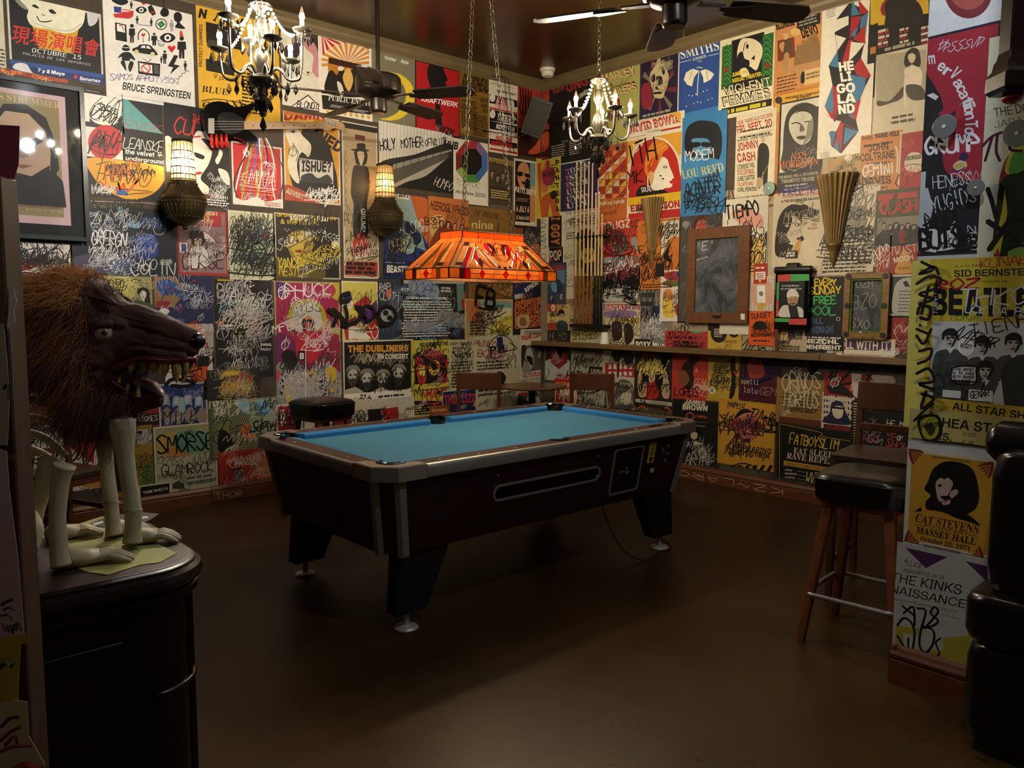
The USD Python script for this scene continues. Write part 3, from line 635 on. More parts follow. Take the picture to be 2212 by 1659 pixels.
def q4(u0, v0, u1, v1): return [(u0, v0), (u1, v0), (u1, v1), (u0, v1)]
def slant(u0, u1, w0, w1, v0=0, v1=1): return [(u0, v0), (u1, v0), (w1, v1), (w0, v1)]
def skirt(n_d, long):
    c = []; e = .09 if long else .18
    c += [('amber', q4(0, 0, e, 1)), ('amber', q4(1-e, 0, 1, 1)), ('brown', q4(e, 0, e*1.5, 1)), ('olive', q4(1-e*1.5, 0, 1-e, 1)), ('red' if long else 'honey', q4(e*1.5, 0, e*2, 1)), ('orange', q4(1-e*2, 0, 1-e*1.5, 1))]
    a, w = e*2, (1-4*e)/n_d
    for i in range(n_d):
        u, m, d = a+i*w, a+(i+.5)*w, .024 if long else .06
        c += [('honey', [(u, .5), (m-d, .5), (m, .96), (m, 1), (u, 1)]), ('honey', [(m, 1), (m, .96), (m+d, .5), (u+w, .5), (u+w, 1)]), ('amber', [(u, 0), (m, 0), (m, .04), (m-d, .5), (u, .5)]), ('amber', [(m, 0), (u+w, 0), (u+w, .5), (m+d, .5), (m, .04)]), ('red', [(m, .04), (m+d, .5), (m, .96), (m-d, .5)])]
    return c
def slope(long):
    if not long:
        return [('honey', slant(0, .16, 0, .2)), ('amber', slant(.84, 1, .8, 1)), ('honey', slant(.16, .3, .2, .3, .18)), ('brown', slant(.16, .3, .16, .3, 0, .06)), ('pale', [(.16, .06), (.3, .06), (.3, .18), (.2, .18)]),
                ('pale', slant(.7, .84, .7, .8, .2)), ('brown', [(.7, .08), (.84, .08), (.82, .2), (.7, .2)]), ('pale', slant(.7, .84, .7, .84, 0, .08)), ('olive', [(.3, 0), (.36, 0), (.44, .6), (.36, 1), (.3, 1)]), ('amber', [(.36, 0), (.5, .32), (.44, .6)]),
                ('orange', [(.5, .32), (.56, .6), (.5, 1), (.44, .6)]), ('amber', [(.36, 0), (.5, 0), (.5, .32)]), ('amber', [(.5, 0), (.64, 0), (.5, .32)]), ('honey', [(.64, 0), (.56, .6), (.5, .32)]), ('olive', [(.64, 0), (.7, 0), (.7, 1), (.64, 1), (.56, .6)]),
                ('honey', [(.44, .6), (.5, 1), (.36, 1)]), ('honey', [(.56, .6), (.64, 1), (.5, 1)])]
    c = [('honey', slant(0, .04, 0, .05)), ('amber', slant(.96, 1, .95, 1))]
    for m in (False, True):
        x = (lambda u: 1-u) if m else (lambda u: u)
        A_ = lambda col, p: c.append((col, [(x(u), v) for u, v in (p[::-1] if m else p)]))
        A_('pale', slant(.04, .1, .05, .12, 0, .1)); A_('brown', slant(.04, .1, .052, .11, .1, .2)); A_('pale', slant(.04, .1, .055, .12, .2, .86)); A_('brown', slant(.055, .12, .06, .125, .86, 1))
        A_('red' if not m else 'olive', [(.1, 0), (.14, 0), (.17, .8), (.13, .8)]); A_('honey', [(.14, 0), (.17, 0), (.2, .75), (.17, .8)]); A_('pale', [(.13, .8), (.17, .8), (.2, .75), (.21, 1), (.125, 1)])
        A_('amber', [(.17, 0), (.25, 0), (.2, .42)]); A_('red' if not m else 'yellow', [(.2, .42), (.25, .22), (.26, .38), (.21, .75)]); A_('brown', [(.25, .22), (.285, .0), (.3, .2), (.26, .42)]); A_('amber', [(.25, 0), (.285, 0), (.25, .22)]); A_('amber', [(.285, 0), (.38, 0), (.3, .35)])
        A_('honey', [(.3, .2), (.38, 0), (.41, 0), (.27, .62), (.21, .9), (.22, .7)]); A_('orange', [(.41, 0), (.44, 0), (.28, .75), (.24, .8)]); A_('pale', [(.44, .13), (.46, .13), (.46, .3), (.33, .8), (.3, .72)]); A_('brown', [(.44, .05), (.46, .05), (.46, .13), (.43, .13)]); A_('honey', [(.44, 0), (.46, 0), (.46, .05), (.44, .05)])
        A_('amber', [(.21, .9), (.28, .75), (.3, .72), (.33, .8), (.32, 1), (.21, 1)]); A_('red', [(.33, .8), (.4, .52), (.42, .6), (.36, 1), (.32, 1)]); A_('honey', [(.4, .52), (.46, .3), (.46, .5), (.42, .75), (.42, .6)]); A_('brown', [(.42, .75), (.46, .5), (.46, .8), (.42, 1), (.36, 1)]); A_('amber', [(.46, .8), (.46, 1), (.42, 1)])
    c += [('honey', slant(.46, .485, .46, .485)), ('pale', slant(.485, .515, .485, .515, .1, .85)), ('brown', slant(.485, .515, .485, .515, 0, .1)), ('yellow', slant(.485, .515, .485, .515, .85, 1)), ('honey', slant(.515, .54, .515, .54))]
    return c
for i in range(4):
    j = (i+1) % 4; long = i % 2 == 0
    panes(q0[i], q0[j], q1[i], q1[j], skirt(3 if long else 1, long))
    part(lp, 'glass_liner', (A3([q0[i], q0[j], q1[j], q1[i], q1[i], q1[j], q2[j], q2[i], q2[i], q2[j], q3[j], q3[i]])*A3([.988, .976, 1])-A3([0, 0, .001]), A3([(0, 1, 2), (0, 2, 3), (4, 5, 6), (4, 6, 7), (8, 9, 10), (8, 10, 11)])), GL['liner']); n = 4 if long else 2; mid0 = [q2[i]+(q1[i]-q2[i])*.16, q2[j]+(q1[j]-q2[j])*.16]
    panes(q1[i], q1[j], mid0[0], mid0[1], slope(long))
    panes(mid0[0], mid0[1], q2[i], q2[j], [('amber', q4(k/n, 0, (k+1)/n, 1)) for k in range(n)])
    panes(q2[i], q2[j], q3[i], q3[j], [('orange', q4(k/n, 0, (k+1)/n, 1)) for k in range(n)])
    for a, b, r in ((q0[i], q1[i], .0035), (q1[i], q2[i], .0035), (q2[i], q3[i], .003), (q1[i], q1[j], .0028), (q0[i], q0[j], .0022)): leads.append(rod(a, b, r, 6))
part(lp, 'lead_came', cat(*leads), lead, kind='stuff')
part(lp, 'top_plate', box(.42, .18, .004, (0, 0, z2-.012)), look('lamp_plate', '5a4a30', .5, .6))
# red marker scrawl on the front glass
fn = np.cross(q1[1]-q1[0], q2[0]-q1[0]); fn = fn/np.linalg.norm(fn); vs, fs, n = [], [], 0
for st in ([(.28, .82), (.3, .95), (.4, .8), (.42, .45), (.36, .5), (.48, .68)], [(.5, .3), (.42, .5), (.48, .85), (.58, .8), (.6, .4), (.5, .26), (.44, .34)], [(.46, .45), (.56, .5), (.5, .72), (.47, .55)], [(.64, .85), (.62, .3), (.66, .32), (.7, .55)], [(.7, .3), (.68, .7), (.74, .72), (.75, .34), (.8, .5)], [(.76, .62), (.8, .42), (.83, .6), (.86, .4)]):
    v, f = ribbon(catmull(A3(st), 5), .014); P3 = [(q1[0]*(1-u)+q1[1]*u)*(1-w)+(q2[0]*(1-u)+q2[1]*u)*w+fn*.0026 for u, w in v*A3([1, 1])]
    vs.append(A3(P3)); fs.append(f+n); n += len(v)
part(lp, 'marker_scrawl', (np.vstack(vs), np.vstack(fs)), glass('marker_red', 'd01848', .9))
bulb_g = glow('pool_bulb', (1.0, .80, .54), P_POOL)
for sx in (-.13, .13):
    b = part(lp, 'bulb', ball((sx, 0, .15), .032, 3), bulb_g, True)
    part(lp, 'bulb_socket', rod((sx, 0, .18), (sx, 0, z2-.012), .016, 12), look('socket_%d' % (sx > 0), '6a5630', .4, .8))
hook_l, hook_r = A3([-.19, -.06, z2]), A3([.17, -.06, z2])
chn = look('lamp_chain_metal', '6a6252', .4, .9)
top_l, top_r = ony(LC[1]-.06, 1026, -105)-LC, ony(LC[1]-.06, 1052, -105)-LC
for a, b, nm in ((hook_l, top_l, 'left'), (hook_r, top_r, 'right')):
    b = a+(b-a)*((ZC-LC[2]-a[2])/(b[2]-a[2]))
    chain(lp, chn, a, b, .042, .0024, .55)
# ------------------------------------------------------------- chandeliers
silver = look('aged_silver', '6e675a', .34, .85, bump=.3, bscale=90)
crystal = usdkit.material(stage, '/World/Looks/crystal', {'t': ('transparent_bsdf', dict(color=(.72, .72, .74))), 'g': ('glossy_bsdf', dict(roughness=.04, color=(.95, .95, .95))), 'f': ('layer_weight', dict(blend=.45)), 'x': ('mix_closure', {})},
    [('f.fresnel', 'x.fac'), ('t.BSDF', 'x.closure1'), ('g.BSDF', 'x.closure2')], surface='x.closure')
smoke = look('smoky_crystal', '2c2a2c', .08, .2)
candle_m = look('candle_sleeve', 'e9e4d6', .5)
bulb_warm, bulb_cool = glow('candle_bulb', (1.0, .85, .61), P_BULB), glow('cool_candle_bulb', (.92, .96, 1.0), P_BULB)
tip_glass = usdkit.material(stage, '/World/Looks/bulb_glass', {'e': ('emission', dict(color=(1.0, .72, .4), strength=1.1)), 't': ('transparent_bsdf', dict(color=(1, .9, .75))), 'x': ('mix_closure', dict(fac=.55))}, [('e.emission', 'x.closure1'), ('t.BSDF', 'x.closure2')], surface='x.closure')
bead_m = look('bead_string', 'c9bda0', .15, .4)
def drop_mesh(h, w, n=6):
    t = np.linspace(0, 2*PI, n, endpoint=False); o = [(0, 0, 0), (0, 0, -h)]
    for z, r in ((-h*.25, w*.45), (-h*.62, w)): o += [(r*math.cos(a), r*math.sin(a)*.6, z) for a in t]
    return hull(o)
def beads(a, b, sag, n, r):
    a, b = A3(a, float), A3(b, float); t = (np.arange(n)+.5)/n; p = a+np.outer(t, b-a); p[:, 2] -= sag*4*t*(1-t)
    v, f = arr(trimesh.creation.icosphere(1, r)); return np.vstack([v+q for q in p]), np.vstack([f+i*len(v) for i in range(n)])
def chandelier(label, loc, arms, s=1.0, rot=0., cool=(), chain_top=None, lift=None):
    t = thing('chandelier', label, 'chandelier', loc)
    part(t, 'column', lathe([(0, -.20*s), (.012, -.195), (.02, -.18), (.012, -.165), (.03, -.14), (.045, -.12), (.03, -.1), (.015, -.085), (.02, -.06), (.062, -.03), (.068, -.01), (.05, .01), (.022, .02), (.028, .05), (.04, .09), (.03, .13), (.012, .16), (.016, .2), (.034, .24), (.03, .28), (.012, .3), (.02, .33), (.05, .35), (.055, .36), (.012, .37), (.006, .4), (0, .4)], 20), silver, 40)
    part(t, 'crown', cat(*[ball((.052*math.cos(a), .052*math.sin(a), .355), .011, 1) for a in np.linspace(0, 2*PI, 12, endpoint=False)]), crystal, True, kind='stuff')
    rr = .21
    for i in range(arms):
        a = rot+i*2*PI/arms; c, q = math.cos(a), math.sin(a); hz = .13+(lift[i % len(lift)] if lift else 0)
        pr = catmull([(.03, .0), (.07, .045), (.105, .03), (.13, -.005), (.165, -.012), (.2, .02), (rr, hz-.02), (rr, hz)], 5)
        arm = part(t, 'arm', tube(np.stack([pr[:, 0]*c, pr[:, 0]*q, pr[:, 1]], 1), np.linspace(.009, .0065, len(pr)), 8), silver, True)
        b3 = A3([rr*c, rr*q, hz])
        part(arm, 'bobeche', mv(lathe([(0, -.004), (.02, -.006), (.045, .004), (.05, .014), (.044, .012), (.02, .002), (0, .002)], 18), b3), silver, True)
        part(arm, 'candle', mv(lathe([(.0, 0), (.012, 0), (.012, .052), (.006, .056), (0, .056)], 12), b3), candle_m, 40)
        part(arm, 'bulb', mv(lathe([(0, .054), (.008, .056), (.0135, .068), (.014, .078), (.011, .09), (0, .092)], 14), b3), bulb_cool if i in cool else bulb_warm, True)
        part(arm, 'flame_tip', mv(lathe([(.0138, .078), (.0125, .09), (.0075, .108), (.003, .122), (0, .128)], 12), b3), tip_glass, True)
        part(t, 'bead_string', beads((.05*c, .05*q, .35), b3+A3([0, 0, .005]), .07, 17, .0082), bead_m, True, kind='stuff')
        for k in range(6):
            g = a+k*2*PI/6; part(t, 'crystal_drop', mv(drop_mesh(.062, .013), b3+A3([.044*math.cos(g), .044*math.sin(g), -.004]), rz=g), crystal if k % 3 else smoke)
        for k, (u, z, h) in enumerate(((.07, .03, .06), (.13, -.01, .075), (.17, -.02, .06))): part(t, 'crystal_drop', mv(drop_mesh(h, .014), (u*c, u*q, z-.006), rz=a), smoke if k == 1 else crystal)
    for k in range(10):
        g = k*2*PI/10+.2
        part(t, 'crystal_drop', mv(drop_mesh(.07, .016), (.066*math.cos(g), .066*math.sin(g), -.02), rz=g), smoke if k % 2 else crystal)
        if k % 2: part(t, 'crystal_drop', mv(drop_mesh(.065, .014), (.04*math.cos(g), .04*math.sin(g), -.11), rz=g), smoke)
        part(t, 'bead_string', beads((.066*math.cos(g), .066*math.sin(g), -.025), (.012*math.cos(g), .012*math.sin(g), -.17), .02, 9, .006), crystal, True, kind='stuff')
    part(t, 'crystal_drop', mv(drop_mesh(.085, .02, 8), (0, 0, -.19)), smoke)
    top = A3(chain_top)-A3(loc) if chain_top is not None else A3([0, 0, ZC-loc[2]])
    chain(t, silver, (0, 0, .39), top, .045, .0028, .5)
    part(t, 'ceiling_rose', mv(lathe([(0, 0), (.05, 0), (.045, -.02), (.012, -.03), (0, -.03)], 20), top), silver, 40)
    return t
cf = dep(4.1, 566, 168); cb = dep(5.2, 1292, 296)
chandelier('large crystal chandelier with blazing candle bulbs in front of the left wall', cf, 6, 1, .35, (2, 3), lift=(0, .1))
chandelier('smaller beaded crystal chandelier hanging before the cue rack', cb, 5, 1, .62)
# ------------------------------------------------------------- basket sconces on the left wall
brass = look('aged_brass', '5f5238', .38, .85, bump=.35, bscale=120)
bead_glass = usdkit.material(stage, '/World/Looks/bead_glass', {'t': ('transparent_bsdf', dict(color=(.96, .84, .62))), 'd': ('translucent_bsdf', dict(color=(.9, .7, .42))), 'g': ('glossy_bsdf', dict(roughness=.1)), 'x': ('mix_closure', dict(fac=.5)), 'y': ('mix_closure', dict(fac=.06))},
    [('t.BSDF', 'x.closure1'), ('d.BSDF', 'x.closure2'), ('x.closure', 'y.closure1'), ('g.BSDF', 'y.closure2')], surface='y.closure')
def basket(label, px, w_, pw, col):
    c = ony(YL-.155, px[0], px[1]); t = thing('wall_sconce', label, 'sconce', c, group='basket sconces'); s = w_
    rim = [(0, -.275), (.012, -.272), (.02, -.262), (.014, -.252), (.03, -.245), (.075, -.225), (.118, -.185), (.142, -.13), (.15, -.075), (.156, -.06), (.15, -.045), (.14, -.035), (.112, 0), (.092, .035), (.084, .06), (.088, .066)]
    part(t, 'bowl', mv(lathe(rim, 36), s=s), brass, 35)
    part(t, 'bead_rows', mv(cat(*[ball((r*math.cos(a), r*math.sin(a), z), .0075, 1) for r, z, n in ((.15, -.085, 34), (.118, -.188, 26), (.09, .048, 20)) for a in np.linspace(0, 2*PI, n, endpoint=False)]), s=s), brass, True, kind='stuff')
    part(t, 'ribs', mv(cat(*[tube(A3([(r*math.cos(a), r*math.sin(a), z) for r, z in rs]), .0035, 5) for rs in ([(.143, -.13), (.128, -.17), (.119, -.185)], [(.15, -.1), (.146, -.125)], [(.14, -.035), (.113, 0), (.093, .035)]) for a in np.linspace(0, 2*PI, 30, endpoint=False)]), s=s), brass, kind='stuff')
    part(t, 'shade_frame', mv(cat(*[tube(A3([(.085*math.cos(a), .085*math.sin(a), .065), (.079*math.cos(a), .079*math.sin(a), .16), (.066*math.cos(a), .066*math.sin(a), .335)]), .0022, 5) for a in np.linspace(0, 2*PI, 18, endpoint=False)],
        *[mv(lathe([(r-.003, -.003), (r+.003, -.003), (r+.003, .003), (r-.003, .003)], 28), (0, 0, z)) for r, z in ((.084, .075), (.082, .11), (.079, .16), (.075, .215), (.071, .27), (.066, .335))], mv(lathe([(0, .335), (.068, .335), (.073, .343), (.068, .352), (0, .345)], 28))), s=s), brass)
    part(t, 'bead_shade', mv(lathe([(.083, .066), (.078, .16), (.065, .334)], 36), s=s), bead_glass, True)
    part(t, 'bulb', mv(ball((0, 0, .19), .022, 3, (1, 1, 1.5)), s=s), glow('sconce_bulb_%d' % px[0], col, pw), True)
    part(t, 'wall_arm', mv(cat(rod((0, 0, -.05), (0, .155/s, -.05), .012), mv(lathe([(0, 0), (.05, 0), (.045, .012), (0, .014)], 20), (0, .154/s, -.05), rx=PI/2)), s=s), brass)
basket('lit bead basket wall sconce beside the framed portrait, left one of two', (397, 412), 1.0, P_SCONCE*1.6, (1, .86, .6))
basket('dimmer lit bead basket wall sconce below the black ceiling fan', (832, 446), 1.0, P_SCONCE*.55, (1, .62, .3))
# ------------------------------------------------------------- fluted torch sconces on the right wall
gold = look('gold_plaster', '7d6234', .5, .35, bump=.15, bscale=60)
def torch(label, px0, px1, wtop):
    a, b = onx(XR-.02, *px0), onx(XR-.02, *px1); H = a[2]-b[2]; t = thing('torch_sconce', label, 'sconce', (XR-.012, a[1], b[2])); n = 133; rings = []
    for z, r, fl in ((1, .98, 1), (.985, 1, 1), (.96, .97, 1), (.85, .82, 1), (.7, .68, 1), (.5, .52, 1), (.3, .38, 1), (.262, .35, 1)):
        th = np.linspace(PI/2, 1.5*PI, n); q = wtop/2*r*(1-.13*(1-np.abs(np.sin((th-PI/2)*11)))); rings.append([(q[k]*math.cos(th[k])*.7, q[k]*math.sin(th[k]), z*H) for k in range(n)])
    part(t, 'fluted_cone', loft(rings), gold, 50)
    part(t, 'socle', mv(lathe([(0, 0), (.02, .01), (.09, .06), (.16, .1), (.17, .13), (.2, .15), (.2, .18), (.24, .2), (.32, .24), (.36, .25), (.36, .27), (.3, .28), (0, .28)], 24, PI/2, 1.5*PI), s=(wtop/2, wtop/2, H)), gold, 40)
torch('gold fluted torch sconce between the cue rack and the framed chalkboard', (1410, 428), (1413, 578), .25)
torch('larger gold fluted torch sconce above the notices, right one of two', (1807, 377), (1799, 581), .33)
# ------------------------------------------------------------- ceiling fans
fan_m = look('fan_brown_metal', '241a12', .35, .5)
blade_m = look('fan_blade', '2a1c14', .42, var=.4, vscale=6, grain=(9, 1, 1))
def fan(label, c, rot, R_, caps=True):
    t = thing('ceiling_fan', label, 'ceiling fan', c)
    part(t, 'downrod', rod((0, 0, .1), (0, 0, ZC-c[2]-.02), .014, 14), fan_m, True)
    part(t, 'canopy', lathe([(0, ZC-c[2]), (.065, ZC-c[2]), (.06, ZC-c[2]-.03), (.03, ZC-c[2]-.07), (0, ZC-c[2]-.07)], 24), fan_m, 40)
    part(t, 'motor_housing', lathe([(0, .13), (.05, .128), (.14, .115), (.15, .1), (.15, .02), (.14, .005), (.1, -.02), (.05, -.03), (0, -.03)], 36), fan_m, 35)
    part(t, 'switch_cup', lathe([(.055, -.03), (.058, -.1), (.05, -.115), (.045, -.12), (0, -.12)], 28), fan_m, 35)
    part(t, 'pull_chain', rod((.03, -.03, -.12), (.03, -.03, -.17), .0012, 5), brass)
    for k in range(5):
        a = rot+k*2*PI/5; pitch = .2
        o = [(.26, -.055), (.30, -.064), (R_-.1, -.072), (R_-.035, -.066), (R_-.008, -.035), (R_, 0), (R_-.008, .035), (R_-.035, .066), (R_-.1, .072), (.30, .064), (.26, .055)]
        v, f = prism(o, .008); b = mv((v, f), (0, 0, -.004), rx=-pitch)
        bl_ = part(t, 'blade', mv(b, (0, 0, -.012), rz=a), blade_m)
        br_ = hull([(.1, -.02, -.012), (.1, .02, -.012), (.1, -.02, -.004), (.1, .02, -.004), (.24, -.014, -.006), (.24, .014, -.006), (.24, -.014, 0), (.24, .014, 0)])
        tri = mv(cat(prism([(.22, -.012), (.36, -.045), (.37, 0), (.36, .045), (.22, .012)], .006)), (0, 0, -.012), rx=-pitch)
        part(bl_, 'blade_iron', mv(cat(br_, mv(tri, (0, 0, -.008))), (0, 0, -.004), rz=a), fan_m)
f1 = dep(5.25, 817, 205); f2 = dep(3.5, 1458, -2)
fan('black ceiling fan with five blades above the lit basket sconce', f1, math.atan2(RT[1], RT[0])-.245, .66)
fan('near ceiling fan at the top edge with one pale lit blade', f2, math.atan2(RT[1], RT[0])+.24, .66)
# ------------------------------------------------------------- pendant lamps outside the frame, one added to brighten the right wall
for nm, loc, r, pw, col in (('unseen_pendant_lamp', (-.7, .5, 2.35), .09, P_BAR, (1, .82, .6)), ('unseen_pendant_lamp', (3.5, 1.75, 3.48), .07, P_ADDED, (1, .80, .56)), ('unseen_pendant_lamp', (2.2, .7, 3.42), .07, P_COOL, (.80, .90, 1.0))):
    t = thing(nm, 'round glass pendant lamp near the ceiling, %s' % ('left of the camera' if loc[0] < 0 else ('by the pillar top' if loc[0] < 3 else 'added unseen above the black bar stool')), 'lamp', loc)
    part(t, 'globe', ball((0, 0, 0), r, 3), glow('pendant_glow_%d' % int(loc[0]*10+50), col, pw/(4*PI*PI*r*r)), True)
    part(t, 'stem', rod((0, 0, r*.98), (0, 0, ZC-loc[2]), .008), fan_m); part(t, 'gallery', lathe([(0, r*.95), (.04, r*.95), (.03, r*1.15), (0, r*1.15)], 16), fan_m)
# ------------------------------------------------------------- posters of the left wall (coordinates read off enlarged views of the photograph)
S1, S2 = 560/2212, 592/2212
def MAN(c, x, y, h, w=1):
    C(c, x, y-h*.9, h*.1); P(c, x-h*.15*w, y-h*.76, x+h*.15*w, y-h*.76, x+h*.17*w, y-h*.4, x+h*.1*w, y-h*.4, x+h*.1*w, y, x+h*.02, y, x, y-h*.35, x-h*.02, y, x-h*.1*w, y, x-h*.1*w, y-h*.4, x-h*.17*w, y-h*.4)
def EYEI(c, x, y, r): PS(c, x-r, y, x-r*.4, y-r*.55, x+r*.4, y-r*.55, x+r, y, x+r*.4, y+r*.55, x-r*.4, y+r*.55); C('eee', x, y, r*.42); C(c, x, y, r*.2)
def HEART(c, x, y, r): PS(c, x, y-r*.4, x+r*.5, y-r*.85, x+r, y-r*.3, x+r*.5, y+r*.4, x, y+r, x-r*.5, y+r*.4, x-r, y-r*.3, x-r*.5, y-r*.85)
V(0, 400, S1, 'L')
O('backing poster of pale scribbles left of and behind the beast head', '6d6a72', -20, 70, 84, 150); K(22, '161414 d8d4cc 8a3a34', 14, 1)
O('dark backing poster under the pinned papers on the far left', '3a302c', -20, 150, 150, 222); K(22, 'c8c0b0 a03a2c 141212', 14, 1)
V(540, 400, S1)
O('brown backing poster behind the low far end of the left wall', '57503f', 60, 180, 252, 250); K(22, '161412 c0b8a0', 12, .9)
O('dark backing poster strip low on the left wall near the black stool', '40382e', -60, 190, 90, 262); K(16, '161412 b0a890 8a3a2c', 12, .9)
V(1080, 400, S1, 'R')
O('grey scribbled backing sheet behind the cue rack and corner posters', '7f7864', 34.6, 20, 150, 138); K(33, '161412 161412 cfc8b4', 12, .9)
O('pale backing sheet of scrawls behind the notices over the shelf', '9a8c70', 150, 10, 250, 142); K(33, '161412 161412 5a2c24', 12, .8)
O('dim backing sheet of scrawls below the drink shelf', '4d4434', 38, 142, 250, 262); K(27, '161412 b8b098', 13, 1)
V(1620, 0, S2)
O('cream backing sheet behind the right hand posters of the right wall', 'b5a585', -10, 100, 150, 240); K(27, '1c1814 6a3a2c', 12, .8)
O('dark backing sheet of scrawls right of the shelf end', '4a3c30', 20, 238, 150, 300); K(16, '161412 c0b49c', 12, .9)
V(1620, 400, S2)
O('brown backing sheet of scrawls below the shelf beside the pillar', '3c3226', 20, 140, 150, 262); K(16, '161412 b8a888', 13, 1)
V(0, 0, S1, 'L')
O('narrow cream poster edge at the far left end of the top row', 'd8d4b8', -6, -4, 5.5, 58.5); L('444', -4, 40, 5, 57, 5)
O('black poster with white whipped swirl face over red oriental characters', '17181c', 5.2, -6, 88.6, 73, edge='d9d6cc')
PS('8a8f86', 12, -2, 22, -2, 25, 8, 18, 6); PS('c9ccd0', 74, 0, 85, 2, 83, 18, 76, 22, 74, 10); PS('b9a830', 66, 5, 72, 6, 72, 14, 67, 8)
P('d9a62c', 27, 20, 67, 25, 62.5, 46, 33, 41); PS('ecead4', 19, -4, 70, -4, 72.5, 8, 71, 20, 64, 27, 54, 28.5, 42, 25, 28, 22.5, 23, 15, 24, 8); S('c4c4ac', .8, 30, 20, 46, 25, 60, 26, 70, 20)
PS('222', 27, 5, 30, 4, 33.5, 7, 31, 7); PS('222', 41.5, 9, 44.5, 8, 48, 11.5, 44, 11.6); S('222', .9, 31.5, 14, 34, 18, 39, 18.7, 44, 17.6); S('222', .5, 35.5, 11.5, 37, 13.4, 38.5, 12.6)
T('d5302c', '現場演唱會', 9, 34.5, 84, 47.5, 12, 'j'); T('eee', 'OCTUBRE 15', 27, 44.6, 69, 51, 3.8, 'm'); T('ccc', 'PALACIO DE LOS DEPORTES', 19.5, 46.5, 77, 56.3, 2, 'm')
P('2a4f9a', 6, 50, 89, 63.6, 89, 68, 6, 55); P('16306e', 6, 54, 89, 67, 89, 74, 6, 60); PS('e8e8ea', 11.5, 58.5, 14, 54, 22, 54.5, 26, 60, 27, 62.5); T('fff', '7 y 8 Mayo', 32, 61.2, 55, 64.6, 3); T('fff', 'Banamex', 68, 68.2, 85.5, 70.6, 3, 'b'); C('c8324a', 64.5, 65.6, 1.8); L('aab', 68, 69, 85, 71, 1)
O('thin orange-red strip of a poster just above the framed portrait', 'b34a28', -6, 57, 58, 71.5); K(6, '511 fa6', 4, .5)
O('small black printed slip beside the top of the framed portrait', '1b1b1d', 71, 74, 88.8, 80.5); L('bbb', 73, 76.5, 86, 78.3, 1)
O('white poster filled with rows of small black pictograms', 'e9e6e1', 87, -6, 166.6, 94.5)
W_ = '1a1a1c'
PS(W_, 96, 0, 108, 0, 108.5, 3, 103, 4.5, 97, 2); MAN(W_, 112, 7.5, 6.5); P('c8202a', 116.5, -3, 130, -3, 133.5, 0, 129.5, 4, 126, 2, 122.5, 4.5, 119, 1); PS(W_, 137, 9.5, 140, 6, 143.8, 9, 143.5, 13, 140, 14.5, 137, 12.5); S(W_, .7, 140, 6, 139.5, -2)
for x, y in ((145.5, 7.6), (149.5, 9), (153.5, 9.4)): MAN(W_, x, y, 11)
P('c33', 96.5, 12, 114, 9.5, 113.5, 14, 110, 16, 98, 15); P('c33', 99, 12.8, 114, 9.6, 113.8, 10.6, 99, 13.8)
for k in range(4): S('c2343a', .75, 98+k, 8+k*2.3, 106, 8.3+k*2, 114-k*.6, 10+k*1.7)
P('2b3f86', 97, 5.5, 103.5, 6, 103.2, 11, 97.5, 10.6)
EYEI(W_, 120.5, 8.6, 4.8); P(W_, 126, 6, 129, 4, 131.5, 8, 133, 12, 130, 13.6, 127, 10); S('c22', .7, 128.6, 9.5, 131.5, 11.5); S('c22', .7, 131.5, 9.3, 128.8, 11.8)
MAN(W_, 117, 20.5, 7); MAN(W_, 129, 22.6, 7); S('7a8fb0', .8, 118, 20.5, 122, 21.6, 126, 21.8, 129, 22.4); C(W_, 137.5, 20.7, 4.9); C('e9e6e1', 137.5, 20.7, 4.1); P('2e7a3a', 134, 20.3, 138, 17.4, 141, 21, 137, 24.2); dots('dfe', 135.5, 19, 139.6, 22.5, 2, .4)
MAN('999', 146.4, 27, 10); PS(W_, 148.5, 12, 152, 10.2, 155, 13, 155, 17, 153.5, 19.5, 158, 24.6, 149.5, 23.5, 151, 19.5, 148.6, 17)
R(W_, 98, 19, 108.3, 36); R('e9e6e1', 99.6, 20.3, 106.6, 28); S('c33', .8, 101.5, 22, 104, 22, 105.5, 26); MAN(W_, 112.5, 36.5, 16); S(W_, .9, 118, 34, 118.2, 28.5, 122.3, 24.7, 127, 29, 127, 35); HEART('c8232c', 122.2, 30, 1.8); L(W_, 121.4, 32.4, 123, 36.4, 3)
MAN(W_, 131.5, 39, 11, 1.4); EYEI(W_, 143, 32.3, 6.7); PS('c5402c', 153, 30.5, 154.3, 25.7, 156.4, 30.8, 154.7, 31.6); MAN(W_, 155, 50, 19, 1.2); S(W_, .5, 134.5, 34, 135.5, 37.5, 140, 38); S(W_, .5, 135.5, 37.5, 136, 39, 139.5, 39.6); S(W_, .4, 135.2, 35, 140, 36, 139.6, 39)
HEART('c8232c', 146.4, 41.6, 3.4); PS(W_, 104, 40.6, 107, 38, 110.5, 40.4, 110, 43.3, 105, 43.2); S('e9e6e1', .5, 104.3, 40.6, 110, 40.8); PS(W_, 100.5, 49.5, 104.5, 45, 111, 45, 115.5, 51.5, 111, 50, 110.5, 52, 104, 51.4, 104, 48.6); PS(W_, 102.8, 53, 106, 51.8, 107.4, 57, 107.6, 60.5, 105.5, 58); PS(W_, 114, 53.6, 111, 52.3, 109.3, 57.5, 110.8, 61.5, 112.5, 59)
PS(W_, 113, 41.6, 117, 40, 120, 38, 127, 38.3, 130.5, 41, 134.5, 46.8, 128, 46.6, 118, 45, 113.4, 43.6); P('e9e6e1', 120, 40.9, 121, 39, 124, 38.9, 124, 41.2); P('e9e6e1', 125, 41.3, 125, 39, 127, 39.4, 129, 41.9); C('d8cf9a', 116.4, 44.3, 1.9); C('d8cf9a', 130.2, 46.3, 1.9)
